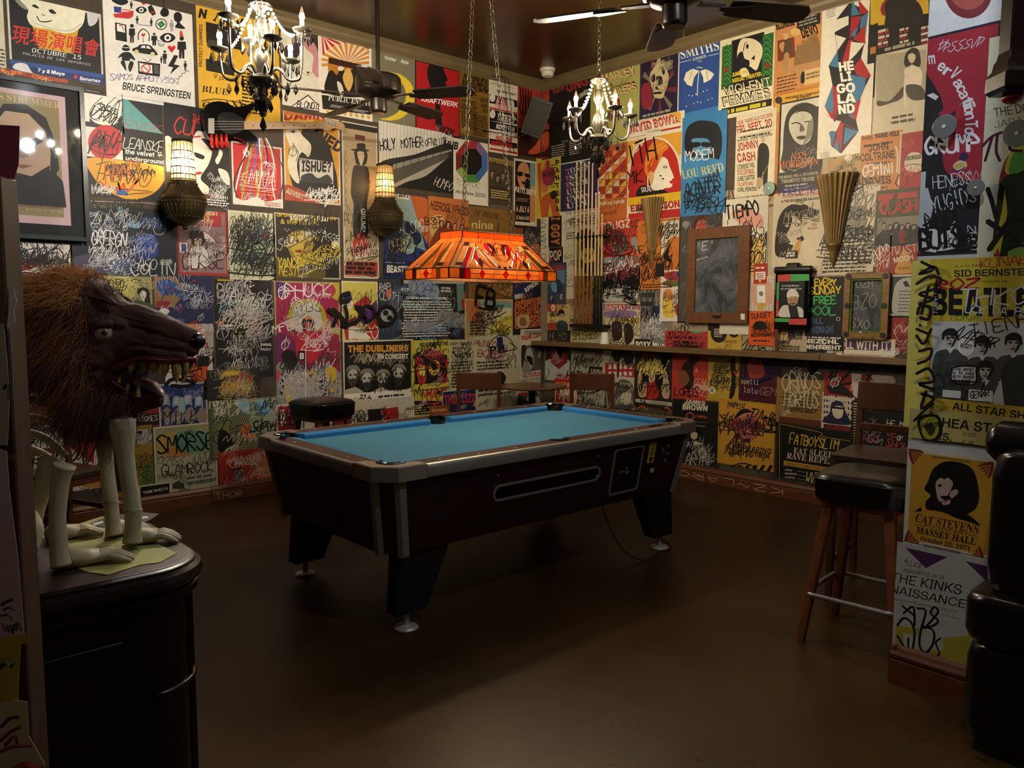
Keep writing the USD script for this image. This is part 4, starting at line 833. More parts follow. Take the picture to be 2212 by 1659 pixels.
MAN(W_, 140.5, 54.5, 11.5); MAN(W_, 137.6, 54, 6); P(W_, 148.5, 47, 152, 47.6, 148.4, 55, 153.4, 56, 145, 63.5, 147.6, 57.4, 143.2, 56.6); MAN(W_, 158, 60, 8); S(W_, .6, 151, 67.5, 152.6, 67.5, 153, 65, 155, 65, 155.2, 62.6, 157.6, 62.5, 158, 60.6, 161, 60.5, sm=0); S('8794c4', .6, 140, 65.6, 145, 66.5, 151, 67.6)
P(W_, 117.6, 52.2, 136.6, 54.6, 136.3, 65.5, 118, 63); R('e9e6e1', 118.8, 53.6, 130, 62.8); S('c33', .9, 124.2, 54.6, 120.8, 57.5, 122, 61, 125.5, 62, 128, 59, 127, 55.6, 124.2, 54.6); S('c33', .9, 121.6, 56, 127, 61); S(W_, .5, 122, 49.7, 126, 52.8, 129, 50.4); dots('889', 131, 55, 135.6, 63.5, 5, .35)
G('3a3580', 'SAMOS', 94, 68.6, 114, 68, 5, .45); G('3a3580', 'APPU', 116, 68.8, 131, 69.6, 4.5, .6, j=.6); G('3a3580', 'TYSON', 132, 70, 152, 72, 4, .4)
T(W_, 'BRUCE SPRINGSTEEN', 104.3, 76.4, 162, 84.8, 6.4, 'b'); L('777', 100, 80, 163, 92, 2, .25)
O('mustard yellow poster with wavy black capitals behind the front chandelier', 'ddad33', 166.8, 3, 239.5, 108)
for ch, x, y in zip('NIRV', (169, 181.5, 189, 200), (15, 17.5, 20.5, 22.5)): T('1b1710', ch, x, y, x+(2 if ch == 'I' else 6.5), y+1.2, 8)
T('1b1710', 'PROTECT DUMMIES.', 172.6, 57, 172.6, 20, 2.8, 'b'); R('1d1a16', 175.5, 18.5, 206, 43); R('1d1a16', 175.5, 50, 200, 65); PS('4a4030', 178, 34, 186, 36, 184, 41, 177, 40); T('1b1710', '9 pm', 182, 66.6, 194.5, 69.4, 3.6, 'r'); T('1b1710', 'BLUE', 172, 78.3, 194, 81.3, 5.4, 's')
S('1b1710', .8, 172, 86, 186, 84.6, 206, 88); T('1b1710', 'GALAXY', 173, 93, 209, 91, 6, 's'); L('1b1710', 205, 60, 230, 100, 12)
O('poster of a red disc, a teal triangle and an orange half disc on black', '1c1d22', 71.4, 79, 141, 172.5)
R('e6e3dc', 71.4, 79, 105, 108); P('1c1d22', 76.5, 101, 76.5, 106, 105, 111, 105, 100); PS('e6e3dc', 88, 79, 98, 84, 104, 95, 100, 105, 90, 107, 80, 104, 76, 97, 76, 86); P('5f9ea0', 104, 80.5, 104.5, 108.8, 139.5, 114.5)
R('dcd8d0', 72, 107.5, 105.5, 136.8); C('b92b33', 90.3, 121.5, 14.8); PS('dba136', 75, 135, 108, 137.5, 141, 143, 139.5, 155, 130, 165.5, 112, 170.5, 92, 163, 79, 150)
T('e9e6e0', 'the velvet', 106.5, 131, 131.5, 134, 4.2, 'b'); T('e9e6e0', 'underground', 107, 136.6, 140, 140, 3.6, 'b'); G('e9e6e0', '*', 133.5, 135.4, 138.5, 136, 4.5, .5); R('2f5fa8', 99.2, 160.4, 109, 167)
K(5, '111', 15, 1, 73, 84, 104, 108); K(5, '161616', 16, 1.1, 74, 110, 104, 136); G('e8e6e0', 'LEANSKE', 105, 126, 139, 130, 9, .6); G('c0505a', 'EVOK', 106, 109.5, 139, 113, 7, .5); K(9, '17110c', 16, 1.2, 78, 138, 133, 160); K(4, 'c8502a', 14, 1.6, 82, 142, 130, 166); K(9, 'd8d8d8', 8, .5, 76, 156, 100, 172)
O('black poster with a pale painted face and red script behind the lit sconce', '1e1d21', 139.6, 87, 196.8, 178)
PS('e2ddd4', 168, 112, 177, 116, 181, 127, 178, 140, 171, 152, 178, 160, 176, 166, 165, 158, 160, 140, 163, 124); PS('1e1d21', 172, 118, 186, 122, 196, 118, 196, 150, 188, 150, 184, 134, 178, 126); PS('b0202a', 166, 147.5, 171, 146.5, 172, 148.4, 167.5, 149); PS('1e1d21', 166, 130, 174, 133, 173, 136, 167, 134)
G('c2352f', 'THE', 163, 103.5, 171.5, 105, 6, .7); G('c2352f', 'CULT', 148, 113.5, 180, 117.5, 14, 1.5, j=.15); PS('e2ddd4', 187, 127, 190, 131, 186, 140, 183.5, 137, 186, 132); PS('e2ddd4', 186, 144, 194, 147, 196, 158, 190, 154); PS('dcd8cf', 140, 118, 147, 120, 146, 144, 140, 143); T('e6e0d4', 'MILANO', 179.5, 168, 194, 170.6, 2.8, 's'); L('ddd', 176, 169, 196, 177, 3); K(14, 'ddd', 8, .45, 176, 146, 196, 176); K(3, 'a03030', 8, .5, 170, 158, 190, 172)
V(540, 0, S1)
O('red poster with long rainbow streaks of hair below the bass guitar', 'c02329', -16.2, 120, 28.2, 178, edge='dcd6cc')
for k, (c, x) in enumerate(zip('eee 222 e08a2a 3a7 d33 46c eee 8a2 d5a 222 c63 ddd 355'.split(), np.linspace(-14, 25, 13))):
    S(c, 1.2, x*.35+6, 118, x*.6+5, 128, x*.9+3+(-1)**k*2, 142, x+(-1)**k*3, 156, x*.98, 170, ink=False)
T('e88aa0', 'george', -1, 134, 14, 136.5, 4.6, 't'); T('e88aa0', 'clinton', -1, 142, 15, 144.6, 5, 't'); L('f0a060', -10, 146, 22, 168, 7, .3); PS('e9e4da', -15, 168, -5, 171, 5, 168, 14, 172, 27, 170, 28, 178, -16, 178); L('a33', 12, 172, 27, 177, 3); K(8, 'eee ddd', 9, .5)
O('pale poster of a pink-haired figure behind the right side of the chandelier', 'dbd7c6', 26, 26, 64.6, 96); P('3d2c38', 52, 27, 58.5, 29, 61, 58, 55, 44); PS('c58a92', 44, 34, 54, 36, 60, 52, 58, 66, 53, 60, 54, 48, 48, 42); PS('3d3038', 30, 40, 40, 36, 42, 46, 36, 52, 30, 50); HEART('7a3038', 49.4, 62, 1.4); S('8a6a5a', .4, 42, 56, 46, 63, 50, 64, 55, 60)
P('a3322e', 60, 66, 63.5, 68, 64.5, 84, 61, 90); P('4a3038', 34, 91.4, 49.5, 80.6, 62.6, 93.6); P('e6e2d6', 36, 91, 49.5, 82, 61, 93); G('3a2430', 'BLONDIE', 40, 91.5, 61, 93.6, 5.5, .8, j=.2); S('3a2430', .6, 41, 92.6, 60, 95)
O('sunburst poster of red and orange rays over a group of dark figures', 'e6e0d2', 57.8, 30, 104.4, 104)
c0 = (82.8, 54)
for k in range(13):
    a0, a1 = -PI+.05+k*.235, -PI+.05+k*.235+.125
    q = lambda a, r: (c0[0]+r*math.cos(a), c0[1]+4+r*math.sin(a)*.9)
    e0, e1 = q(a0, 60), q(a1, 60); f0, f1 = q(a0, 14), q(a1, 14)
    cl = lambda p: (min(max(p[0], 61), 101.4), max(p[1], 31.5+(p[0]-61)*.22))
    P('c3271f' if k % 13 < 13 else 'c3271f', *cl(q(a0, 24)), *cl(e0), *cl(e1), *cl(q(a1, 24))); P('d98a2e', *c0, *cl(q(a0, 24)), *cl(q(a1, 24)))
P('b8762a', 66, 52.5, 98, 57, 99, 80, 68, 78); R('3a1d12', 67, 54, 98, 56); PS('1a1614', 66, 64, 70, 60, 74, 64, 78, 57, 82, 63, 86, 60, 90, 58.5, 95, 64, 100, 66, 100, 82, 66, 80); C('e0d8c8', 77.4, 58.6, 2.6, 2); C('2a2624', 90, 62, 3.4); PS('d8b060', 79, 66, 84, 58, 88, 68, 84, 78); PS('d8d4cc', 74, 70, 78, 72, 80, 80, 77, 82)
P('191513', 61, 81, 103, 86, 103.5, 98, 62, 93); T('e8e2d4', 'PUBLIC ENEMY', 66.5, 85.5, 103, 90.5, 4.6, 's'); L('ddd', 68, 88.5, 102, 96.5, 4, .4)
for k in range(8): C('d9a63a', 66+k*5, 94.7+k*.75, 1.3, 1.8)
O('olive grey poster with a big yellow crescent behind the fan motor', '7d7860', 103.6, 41, 141.6, 110.5); C('e0c63a', 120, 82.4, 20.6); C('6f6a54', 111.5, 81.6, 21.5, 19.5); T('eee', 'Orbital', 114.6, 50.2, 124, 52.6, 2.8, 'b'); T('eee', 'Style', 128.4, 53.4, 135, 55, 2.8, 'b')
O('red poster with a black profile head silhouette and a long black tie', 'b31d22', 140.6, 50.6, 179.2, 118, edge='1c1214'); PS('171516', 153, 55.5, 158, 54, 164, 57, 166.5, 63, 168.6, 68.6, 166.8, 70, 167.4, 74.5, 162, 77, 160.5, 83, 155.6, 79, 152.6, 70, 151, 62); S('171516', .5, 154, 76, 152.5, 79); P('171516', 158, 88, 162, 89, 164, 106, 160.5, 109.5, 158, 106)
P('171516', 159, 76, 162, 77, 163, 88, 158.5, 87); T('eee', 'KRAFTWERK', 146, 86.4, 177, 91.6, 4.4, 'b'); L('888', 158.4, 106, 163.6, 112, 5, .4)
O('dark gold poster covered in condensed hand-drawn capitals', '7c5c1d', 178.6, 60, 203.4, 119); T('241a0c', 'RADIOHEAD', 180, 74.4, 203, 80, 12); R('8e6a22', 179, 76, 203, 83); T('241a0c', 'D LUE', 180, 80.6, 194, 82, 4.4, 'r'); T('241a0c', 'CESTA', 196, 86.4, 202.6, 88, 3); T('241a0c', 'AUG', 196.5, 91, 202, 92.4, 3); T('241a0c', '23', 198, 95.5, 202, 96.4, 2.8); L('241a0c', 179.6, 84, 195, 112, 15, .6); L('241a0c', 190, 97, 203, 118, 10, .6); T('c9b47a', 'VO', 180, 112.6, 185, 113.6, 5, 't')
V(1080, 0, S1)
O('letterpress bill of black and red bars between the gold poster and the speaker', 'ded6c2', -9.6, 67.5, 14.9, 133.4); L('333', -8, 70, 14, 75, 2); T('222', 'ONE NIGHT ONLY', -3, 78, 13, 82, 2); P('181414', -9, 80, 14.8, 86, 14.8, 91.6, -9, 88); T('d88', 'KINKS', -4.6, 91.4, 10, 95, 9.4); R('b3242a', -9, 92.6, 14.8, 96.4); P('161414', -9, 93, 14.6, 98, 14.6, 106, -9, 103); T('e8e2d4', 'YARDBIRDS', -3, 102.6, 11.6, 105.6, 6.4, 'b')
C('e6d8c8', -6.4, 83.4, 2.4, 3.6); C('e6d8c8', -6.4, 97.4, 2.4, 3.6); P('161414', -9, 103, 14.6, 108, 14.6, 113.6, -9, 110); T('eee', 'MICKEY FINN', -3.6, 109.6, 12, 112.6, 4, 'b'); R('b3242a', -9, 112.6, 14.6, 118); T('eee', 'JEFF AND JON', -8.4, 114, 10, 117, 2.6, 'b'); R('1c1414', -9, 118, 14.6, 127); T('c23', 'GOLDIE', -4, 119.6, 10, 122, 4.2); T('c23', 'GUITAR MAN', -8, 124, 10, 127, 4.2); R('b3242a', -9, 127.6, 14.6, 130)
PS('d8d0c0', 6, 85, 12, 88, 11, 96, 14, 102, 12, 102, 8, 94)
O('red and black poster folded into the corner behind the black speaker', 'a5352f', 15.4, 72, 34.4, 135.5)
for k in range(5): S('2a1010', 1.6, 17+k*2.4, 74+k, 18+k*2, 84, 16.6+k*2.6, 92, 19+k*2, 98)
P('3a1512', 15.4, 110, 34.4, 104, 34.4, 135.5, 15.4, 135.5); PS('c8552c', 24, 130, 30, 124, 34.4, 118, 34.4, 129, 28, 131.6)
O('brown group photograph poster low beside the left lamp chain', '4a3c30', -10.4, 134, 11.4, 182, edge='8a8070'); T('b8973e', 'SUPERGRASS', -9.6, 137.4, 10.6, 142, 3.6, 'b')
for k in range(4):
    FACE(-6.5+k*4.6, 149+k*.9+(k % 2)*3, 3, '9a8a78', '2a221c', k % 2)
R('3a3026', -9.6, 158, 10.6, 172); L('c9b060', -8, 161, 9, 171, 4); L('999', -8, 174, 9, 180, 3, .3)
O('poster of a staring woman with long black hair and a blue star strip', 'dcd2bc', 11.8, 134.8, 31.2, 193.4, name='poster'); R('17130f', 13, 137, 25.6, 190); R('6f9aa0', 25.6, 138.6, 30.2, 160); R('c08a50', 25.6, 160, 30.2, 189.6)
for k in range(6): G('b08a58', '*', 26.4, 145+k*8, 29.6, 145.6+k*8, 4, .8)
PS('c98a66', 15.6, 142, 19, 138.6, 23.6, 140.5, 25.4, 150, 24, 158, 19.6, 163, 16, 157, 14.6, 149); PS('17130f', 14.6, 147, 19, 146.8, 19, 150, 15.4, 150.2); PS('17130f', 21, 148, 25.4, 149, 24.8, 152, 21.4, 150.6); PS('17130f', 18, 155, 21.6, 155.6, 20.2, 157.6); PS('7a2f22', 17.6, 160, 21.8, 160.4, 19.6, 162); PS('17130f', 22, 153, 25, 154, 23, 161, 20.6, 163)
T('e6dcc4', 'PATTI SMITH', 12.4, 163.6, 30.6, 167.4, 5); L('a87', 14, 168, 25, 173, 3); T('d8b8a0', '6 JULY 6', 13.6, 180.5, 24.6, 181.6, 5.2); T('d8b8a0', "St. Andrew's Hall", 13.6, 187, 24.6, 188, 3.6)
O('yellow punk collage with red figures folded into the corner', 'c9b23c', 31, 134.8, 35.2, 187); P('b5522e', 31.5, 140, 35.2, 138, 35.2, 186, 33.6, 170)
V(540, 0, S1)
O('poster of a torn white torso over orange under the bass guitar neck', 'd99a35', 27.9, 94, 77.4, 175.5, edge='d8d2c4'); T('a3322a', 'DAMN', 29, 102.6, 64, 101.8, 8); P('b96a3c', 28.5, 94, 64, 96, 62, 99, 28.6, 98); P('232021', 48, 110, 58, 112, 68, 124, 74, 150, 76, 172, 40, 172, 34, 150, 36, 118)
T('2a2320', 'INED', 51, 116, 76, 131, 10); PS('e8dfca', 30, 112, 40, 110, 45, 116, 52, 124, 50, 134, 44, 130, 40, 140, 42, 156, 36, 152, 32, 140, 34, 126); PS('26201f', 34, 112, 38, 111.5, 37.5, 113.5); PS('26201f', 44, 108, 52, 114, 50, 118, 46, 116); S('26201f', .5, 36, 122, 41, 130, 39, 138)
PS('b0472e', 29, 158, 44, 162, 58, 170, 56, 175, 29, 174); R('d8d4cc', 42, 134.6, 71, 157); T('26242a', 'ISHUE?', 44, 146.5, 69, 147, 9.5, 'k'); PS('3a3a3c', 44, 150, 52, 147.8, 58, 152, 66, 149, 70, 154, 68, 156.6, 46, 155); T('c8b8a0', 'ADVERT', 30, 164.5, 45, 170.5, 4.6); K(10, 'eee ddd c8c8c8', 9, 1.1, 46, 158, 76, 175); K(4, '222', 8, .5)
O('tall sepia drawing of a thin man in a wide hat', 'ab9878', 78, 103, 110, 238, edge='cfc8b4'); R('26231f', 78, 104, 109.6, 114); P('8f7a5a', 79, 116, 108, 119, 108, 122, 79, 119.5); R('5a2a22', 89.6, 114.6, 98, 120.4)
PS('2a2622', 85.6, 127.6, 91, 126.6, 91.4, 122.6, 98, 122.8, 98.6, 127, 102, 128.6, 94, 130); PS('2a2622', 89.6, 129, 99, 129.6, 100, 136, 97.6, 141, 91, 140, 89.4, 134); PS('c0b090', 91.6, 129.6, 97, 130, 97, 136, 94.8, 141.6, 92.6, 136); S('2a2622', .4, 92.6, 131.6, 94, 132); S('2a2622', .4, 95.4, 131.8, 96.6, 131.6); PS('37332e', 88, 143, 94, 141.4, 100.6, 143.6, 102, 158, 99.6, 176, 101, 196, 96, 206, 95, 184, 93, 206, 88, 200, 88.5, 176, 86, 164)
for k in range(6): S('5a5042', .4, 80, 128+k*8, 82.6, 132+k*8); S('5a5042', .4, 82.6, 128+k*8, 80, 136+k*8)
G('1c1a18', 'TIMER', 101.4, 168, 103.6, 154, 3, .4); PS('b03a2c', 88.6, 204, 94, 198, 100, 204, 102, 216, 88, 218); K(16, '211c18', 8, .55, 79, 158, 108, 222); R('a33a2c', 80.6, 222.5, 109, 235.5); L('1c1414', 81, 223, 108, 235, 3, .8); T('e8e2d4', 'GRUMP', 94.6, 178, 94.6, 198, 4, 'b', True); K(14, '1c1818 1c1818 e8e0d0', 8, .7, 80, 196, 109, 236)
G('171514', 'HOFK', 86.5, 205, 104, 203, 7, .8)
O('black and white photograph of a fenced bridge with a hand-written line', 'd6d2c8', 109.6, 103, 173.4, 165.5)
for k in range(22): S('8a877e', .35, 111+k*2.9, 103.6+k*.5, 110.4+k*2.85, 138-k*.2, ink=False)
PS('2b2926', 109, 140, 140, 132, 173.4, 124, 173.4, 166, 109, 166); P('8f8c82', 109, 143.6, 172, 127.4, 172, 129, 109, 149); P('55524c', 109, 149, 168, 131, 170, 134, 118, 160, 109, 160); P('a5a298', 120, 158, 171, 134, 173, 150, 150, 166, 124, 166); PS('191817', 150, 150, 173, 134, 173.4, 166, 120, 166, 132, 156)
for k in range(9): S('1d1b19', .6, 112+k*6.4, 142-k*1.6, 112+k*6.2, 150-k*2.2, ink=False)
G('141312', 'HOLY', 111, 128.6, 124.6, 127, 9, 1.2, j=.2); G('141312', 'MOTHER', 129, 126.6, 148, 125, 8, 1.1, j=.2); G('141312', 'OF', 149.4, 124.6, 154.4, 124.4, 5.6, .9); G('141312', 'FUCK I LOVE', 155, 124.4, 168.5, 122.6, 5.5, .7); T('1d1b1a', 'WZK', 160, 112, 173, 117, 6.4, 'k', True); T('1d1b1a', 'HUB', 165, 126, 177, 128, 6.6, 'k', True); G('dcd8cc', 'HUMPO', 156, 158, 172, 164, 8, .5)
O('white poster with an octagon of coloured bands round black', 'ddd8c8', 173.4, 117.5, 203, 176); cc = (189.2, 138); oc = lambda r, k: (cc[0]+r*.86*math.cos(k*PI/4+PI/8), cc[1]+r*1.12*math.sin(k*PI/4+PI/8))
for k, c in enumerate('3c6aa8 4a8a3a 8aa84a 6a2a22 9a2a26 a8323a 7a6a9a 4a6ab0'.split()): P(c, *oc(17, k), *oc(17, k+1), *oc(10.4, k+1), *oc(10.4, k))
P('16130f', *[v for k in range(8) for v in oc(10.6, k)]); T('26221c', 'joy division', 175, 164, 190.6, 167, 2.6, 'b'); L('555', 192, 164, 202, 169, 3); G('222', 'TOCROK', 174.6, 157.5, 196, 160.5, 5, .35)
V(540, 400, S1)
O('cream poster crowded with overlapping black outline drawings', 'c9c6a4', -19, 21, 20.6, 82, edge='d9d4c2'); K(12, 'b5a080 8fae8a a0b890', 14, 1.6); PS('9fb48e', -4, 40, 12, 38, 16, 66, -2, 68); C('a03a34', 12.6, 44, 3); K(46, '161414 161414 1d1a1a 2a2a55', 13, .75); K(9, '12100f', 20, 1.1)
O('black and gold portrait poster with cut-out ransom letters pasted over it', '1e1a12', 20.4, 23, 77.2, 80.6, edge='b8b09a'); T('d6b02e', 'SHANE MCGOWAN', 22.4, 26.6, 73, 30, 4.2, 'b'); T('d6b02e', '& the Popes', 26, 33, 58.4, 34, 4, 'b')
PS('8a7430', 33, 42, 44, 38, 52, 44, 52, 58, 44, 70, 36, 62, 32, 52); PS('c2a23e', 34.5, 43, 41, 40, 46, 50, 42, 62, 37, 58); PS('2a2012', 36, 47, 41, 46.6, 40.6, 49); PS('7a2418', 38, 56, 44, 55, 43, 58); PS('5a4c24', 22, 62, 34, 66, 48, 72, 60, 66, 62, 80, 22, 80); C('e0d8b0', 72.5, 51, 3.2, 3.4)
for ch, x in zip('THORTFN', (35, 39, 43, 47.2, 55.5, 60, 63.6)): R('e2ddd0', x-.8, 23.2+.05*x, x+3.2, 28.6+.04*x); T('151515', ch, x, 28+.03*x, x+2.6, 28+.03*x, 3.6, 's')
K(16, 'ddd ccc', 9, .65); K(9, 'c9b545 b8a030', 12, 1); K(12, '0e0c0a', 12, .8); G('d8c24a', 'YANOS', 23, 70, 44, 70, 8, .8); G('cfb83a', 'NEST', 25, 76, 40, 78, 7, .8)
O('blue and orange poster of a shouting face beside the dim sconce', '27346a', 112.6, 6, 152, 80.6); P('b8602c', 136, 6, 152, 12, 152, 52, 146, 40); P('88a0a0', 113, 7, 136, 6.4, 146, 40, 150, 56, 128, 48, 113, 30); PS('1c2a4a', 118, 36, 130, 30, 142, 36, 146, 48, 134, 52, 120, 48); T('26242a', 'SCAPE', 126.6, 10.6, 134.6, 11.4, 7); R('d8d4c8', 126, 2.5, 135.6, 12.5); T('1b1a1e', 'SCAPE', 126.8, 10.2, 134.8, 10.8, 6.6); PS('a8c0b4', 131, 46, 138, 44, 140, 56, 132, 58); R('1b2350', 113, 64, 150, 80); T('d8d4c4', 'BEASTIE', 116.6, 74.6, 136, 75.6, 6.6); L('aab', 115, 65, 133, 67, 1)
G('c8b040', 'DERK', 119, 57, 133, 56, 10, .9); G('d9d9d2', 'ALSRP', 128, 42, 150, 40, 11, .8); K(22, '121218 121218 d0d4d8', 10, .6); K(4, '15151a', 18, 1)
O('orange poster with tall dark lettering and a crowd of figures', 'b86a34', 152, 9, 186.6, 62); T('4a1c14', 'HIEROGLYPHICS', 153.4, 20.4, 186, 26.4, 7.6, 'b'); PS('c9a062', 154, 28, 164, 26, 166, 40, 158, 46, 154, 40); PS('7a3420', 158, 40, 170, 34, 180, 40, 186, 36, 186, 60, 154, 60)
for k in range(5): FACE(158+k*5.6, 32+k*1.2, 2.8, 'c89a66', '4a2014', k % 3)
K(10, '1c1210 1c1210 d8b890', 9, .6); G('1a1412', 'BST', 149, 34, 164, 33, 6, .9)
O('tan brown poster with cursive title partly hidden by the lamp', '7d5a28', 186.4, 17.5, 226, 97); G('18120c', 'THE AMAZING', 190.4, 25.5, 212, 29, 4.4, .55); T('c9a968', 'nina', 189, 37, 207, 37.6, 7, 'b'); K(12, '15100c 15100c 15100c caa870', 12, .8); K(8, '18120c', 9, .5, 186, 80, 225, 97); R('5a4020', 187, 80, 225, 85)
O('dark poster with rust brown shapes between lamp and corner', '24201d', 225.4, 34, 248.6, 82); P('8a4a24', 225, 36, 233, 37, 231, 50, 225, 48); PS('9a5424', 236, 54, 246, 50, 248, 64, 238, 66); K(14, 'cfcac0 b8b4aa', 9, .5); K(3, '1c1a18', 9, .6)
V(0, 400, S1)
O('navy black poster covered in white paint-pen tags under the framed portrait', '1d2030', 60.8, 15, 151, 77); PS('6a93b4', 99, 17.5, 104, 17, 112, 28, 120, 32, 118, 37, 106, 33); PS('23408c', 116, 45, 132, 42, 134, 60, 120, 62); PS('4a4a62', 62, 62, 90, 58, 110, 66, 96, 76, 62, 76); T('b8b060', 'THE BEARSLOWS', 77.4, 19, 97, 19.4, 4, 't'); S('c8c8c8', .4, 77, 13.6, 120, 15, 138, 16.6)
G('e3e3e3', 'GRFRGN', 78, 50, 108, 52, 12, 1.1); G('d9d9dc', 'COLIN', 112, 77, 150, 76, 10, .9); G('d0d0d4', 'ZZZ', 76, 65, 98, 62, 11, .6); G('b8b8c0', 'ATHI', 102, 58, 120, 58, 5, .5); G('d6c65a', 'BIRD', 138, 68, 147, 67, 4, .5); C('24242c', 136, 37.4, 5.6); S('ccc', .6, 131, 38, 133, 32.6, 138, 32.4, 141.6, 37, 138, 42, 133, 41.6, 131, 38); K(10, '0d0d10', 16, 1.1, 78, 12, 122, 38); K(44, 'd8d8da c4c4c8 e6e6e6 9fb4d0', 9, .55); K(8, '1a2a5a 4a5a8a', 12, 1)
O('white poster with black loops and a red blot above the beast head', 'd6d0ca', 6, 48, 60.6, 76); PS('b04030', 10, 66, 24, 63, 38, 60, 40, 64, 26, 72, 12, 72); G('1a1818', 'CR BER', 37, 67.5, 56, 67, 4, .7); K(26, '161414', 14, .8); C('e8e6e0', 61.6, 64.4, 3.4); S('222', .4, 60, 64.5, 63, 64.4)
O('red bordered poster of a crouching dark haired figure tagged in maroon', '8f6f72', 150.6, 20, 194.4, 77.6, edge='b3343a'); R('a93238', 151.4, 21, 189, 36); T('d8c0a0', 'FLUEST', 170, 25.6, 186, 26, 4); T('d6b040', '31', 171.6, 30.4, 179, 30.6, 4.6); PS('231c1c', 161, 42, 168, 38, 175, 43, 174, 50, 166, 52); PS('c8a898', 166, 46, 172, 46, 171, 52, 167, 52); PS('ddd0c4', 174, 40, 182, 46, 184, 50, 176, 48); PS('d8ccc4', 163, 54, 174, 53, 178, 68, 162, 70); R('d9d6d0', 153, 49, 160, 58); R('35507a', 154.6, 50, 159, 56.6); R('a93238', 151.6, 74, 193, 77.4)
G('3a1218', 'CURSE', 155, 72, 192, 71, 13, 1.1); K(26, 'ddd 2a1418 2a1418 ccc', 9, .5)
O('beige poster with a ghostly pale face and black marker words', '98946a', 79.6, 77, 130.6, 114); PS('bdb468', 88, 82, 104, 78, 118, 84, 112, 96, 96, 94); PS('ddd8cc', 119, 92, 122, 89.6, 125, 92, 124, 98, 121.4, 99); PS('1d1a1a', 117.6, 88, 126, 88, 128, 98, 128, 104, 120, 101, 123, 99, 125, 93, 121.6, 89.8, 118, 94); PS('4a4a3a', 114, 99, 130, 102, 130, 114, 112, 114); G('161412', 'OMNBYMFB', 84.5, 84, 122, 85.6, 4.5, .8); K(16, '1a1816 1a1816 c8c080', 8, .6)
O('dark blue and brown poster with tangled blue and white tags', '232a52', 131, 77, 182.4, 119); P('8a6a4a', 131, 78, 150, 78, 158, 92, 148, 104, 131, 104); PS('2a5596', 134, 84, 142, 80, 150, 84, 156, 92, 162, 94, 158, 98, 146, 93, 138, 94); R('8a2a30', 133, 99, 145, 105); EYEI('ccc', 140, 107.6, 4.6); K(34, 'ccc9d4 b8bcd0 16161c', 8, .5); K(5, 'a03a40', 7, .5)
O('small white flyers with a yellow bubble letter sticker above the beast snout', 'a9a4a0', 140, 118.6, 182.4, 141.6); PS('d2c040', 150, 114, 156, 112, 160, 118, 157, 124, 151, 122); PS('d0c03c', 157, 114, 162, 113, 166, 120, 162, 125, 158, 122); PS('c9806a', 164, 119, 171, 118, 172, 124, 166, 126); R('171718', 182, 123.6, 189.6, 131.6); K(24, '181616 181616 fff a33', 7, .5); G('a3242a', '43', 170, 139, 178, 138, 4, 1.2)
O('white and orange scribbled poster by the beast jaws', 'c9c4b8', 140, 141, 182, 172); P('c8562c', 160, 152, 178, 150, 176, 168, 162, 168); R('19191a', 169, 146, 178.4, 154.4); R('4a8a3a', 176, 160, 181, 168); K(22, '141212', 9, .9); K(4, 'ddd', 6, .5)
V(540, 400, S1)
O('black poster dotted with coloured beads and pale tags', '201e22', -31, 80, 20, 163); dots('c9b840', -12, 94, 6, 110, 6, .9); dots('b0383c', -4, 108, 12, 128, 6, .9); dots('c8c05a', -14, 112, 0, 134, 4, .9); dots('d6d0c0', -6, 100, 8, 118, 4, .7); G('a9a4a6', 'BOOS', -28, 96, 2, 94, 12, 1.3); G('5aa0a0', 'KSTLE', -26, 109, 18, 108, 9, 1); T('c8c4c0', 'ANGEL', 9, 137, 18.6, 137.2, 2.2); T('c8c4c0', 'DUST', 9, 141, 17.8, 141.2, 2); PS('c8702c', -30, 117, -26, 115.6, -22, 117.4, -26, 119.6); T('2a1a10', '48', -28, 118.6, -24, 118.8, 2.4); R('ddd', -23.5, 119, -14.6, 123); T('222', 'RESH', -23, 122.6, -15, 122.8, 2.8); T('bbb', 'GUINNESS', -27, 140.4, -18, 140.6, 1.4, 's'); L('777', 2, 146, 17, 158, 8)
R('b33a30', -31, 80, 20, 81.4); R('d6b23c', -28, 80.4, -14, 81.8); K(56, 'cfcac8 b5b0b2 d8d4d0 8a8688', 10, .65); K(8, '0e0c0e', 10, .8)
O('magenta poster of a dancing bearded figure under a starry arch', '9a2450', 20.2, 81.6, 78, 187, edge='a89a60'); P('46285e', 22, 82, 34, 84, 30, 96, 22, 94); P('b8a63c', 62, 82, 76, 82, 77, 100, 70, 96); dots('d8c8d8', 24, 84, 34, 96, 5, .4); C('a83a52', 67, 90, 6); PS('a09630', 34, 104, 42, 98, 54, 98, 62, 104, 66, 118, 60, 124, 38, 124, 32, 116); PS('b4b2ac', 37, 106, 44, 101, 54, 102, 60, 110, 60, 122, 38, 124); PS('2a1a1a', 44, 116, 49, 112.6, 54.6, 116, 54, 124, 46, 125); PS('9a5a40', 46.6, 118, 50, 116.4, 52.6, 119, 51, 124, 48, 123.6); P('b8702c', 45, 114, 50, 111, 54, 115)
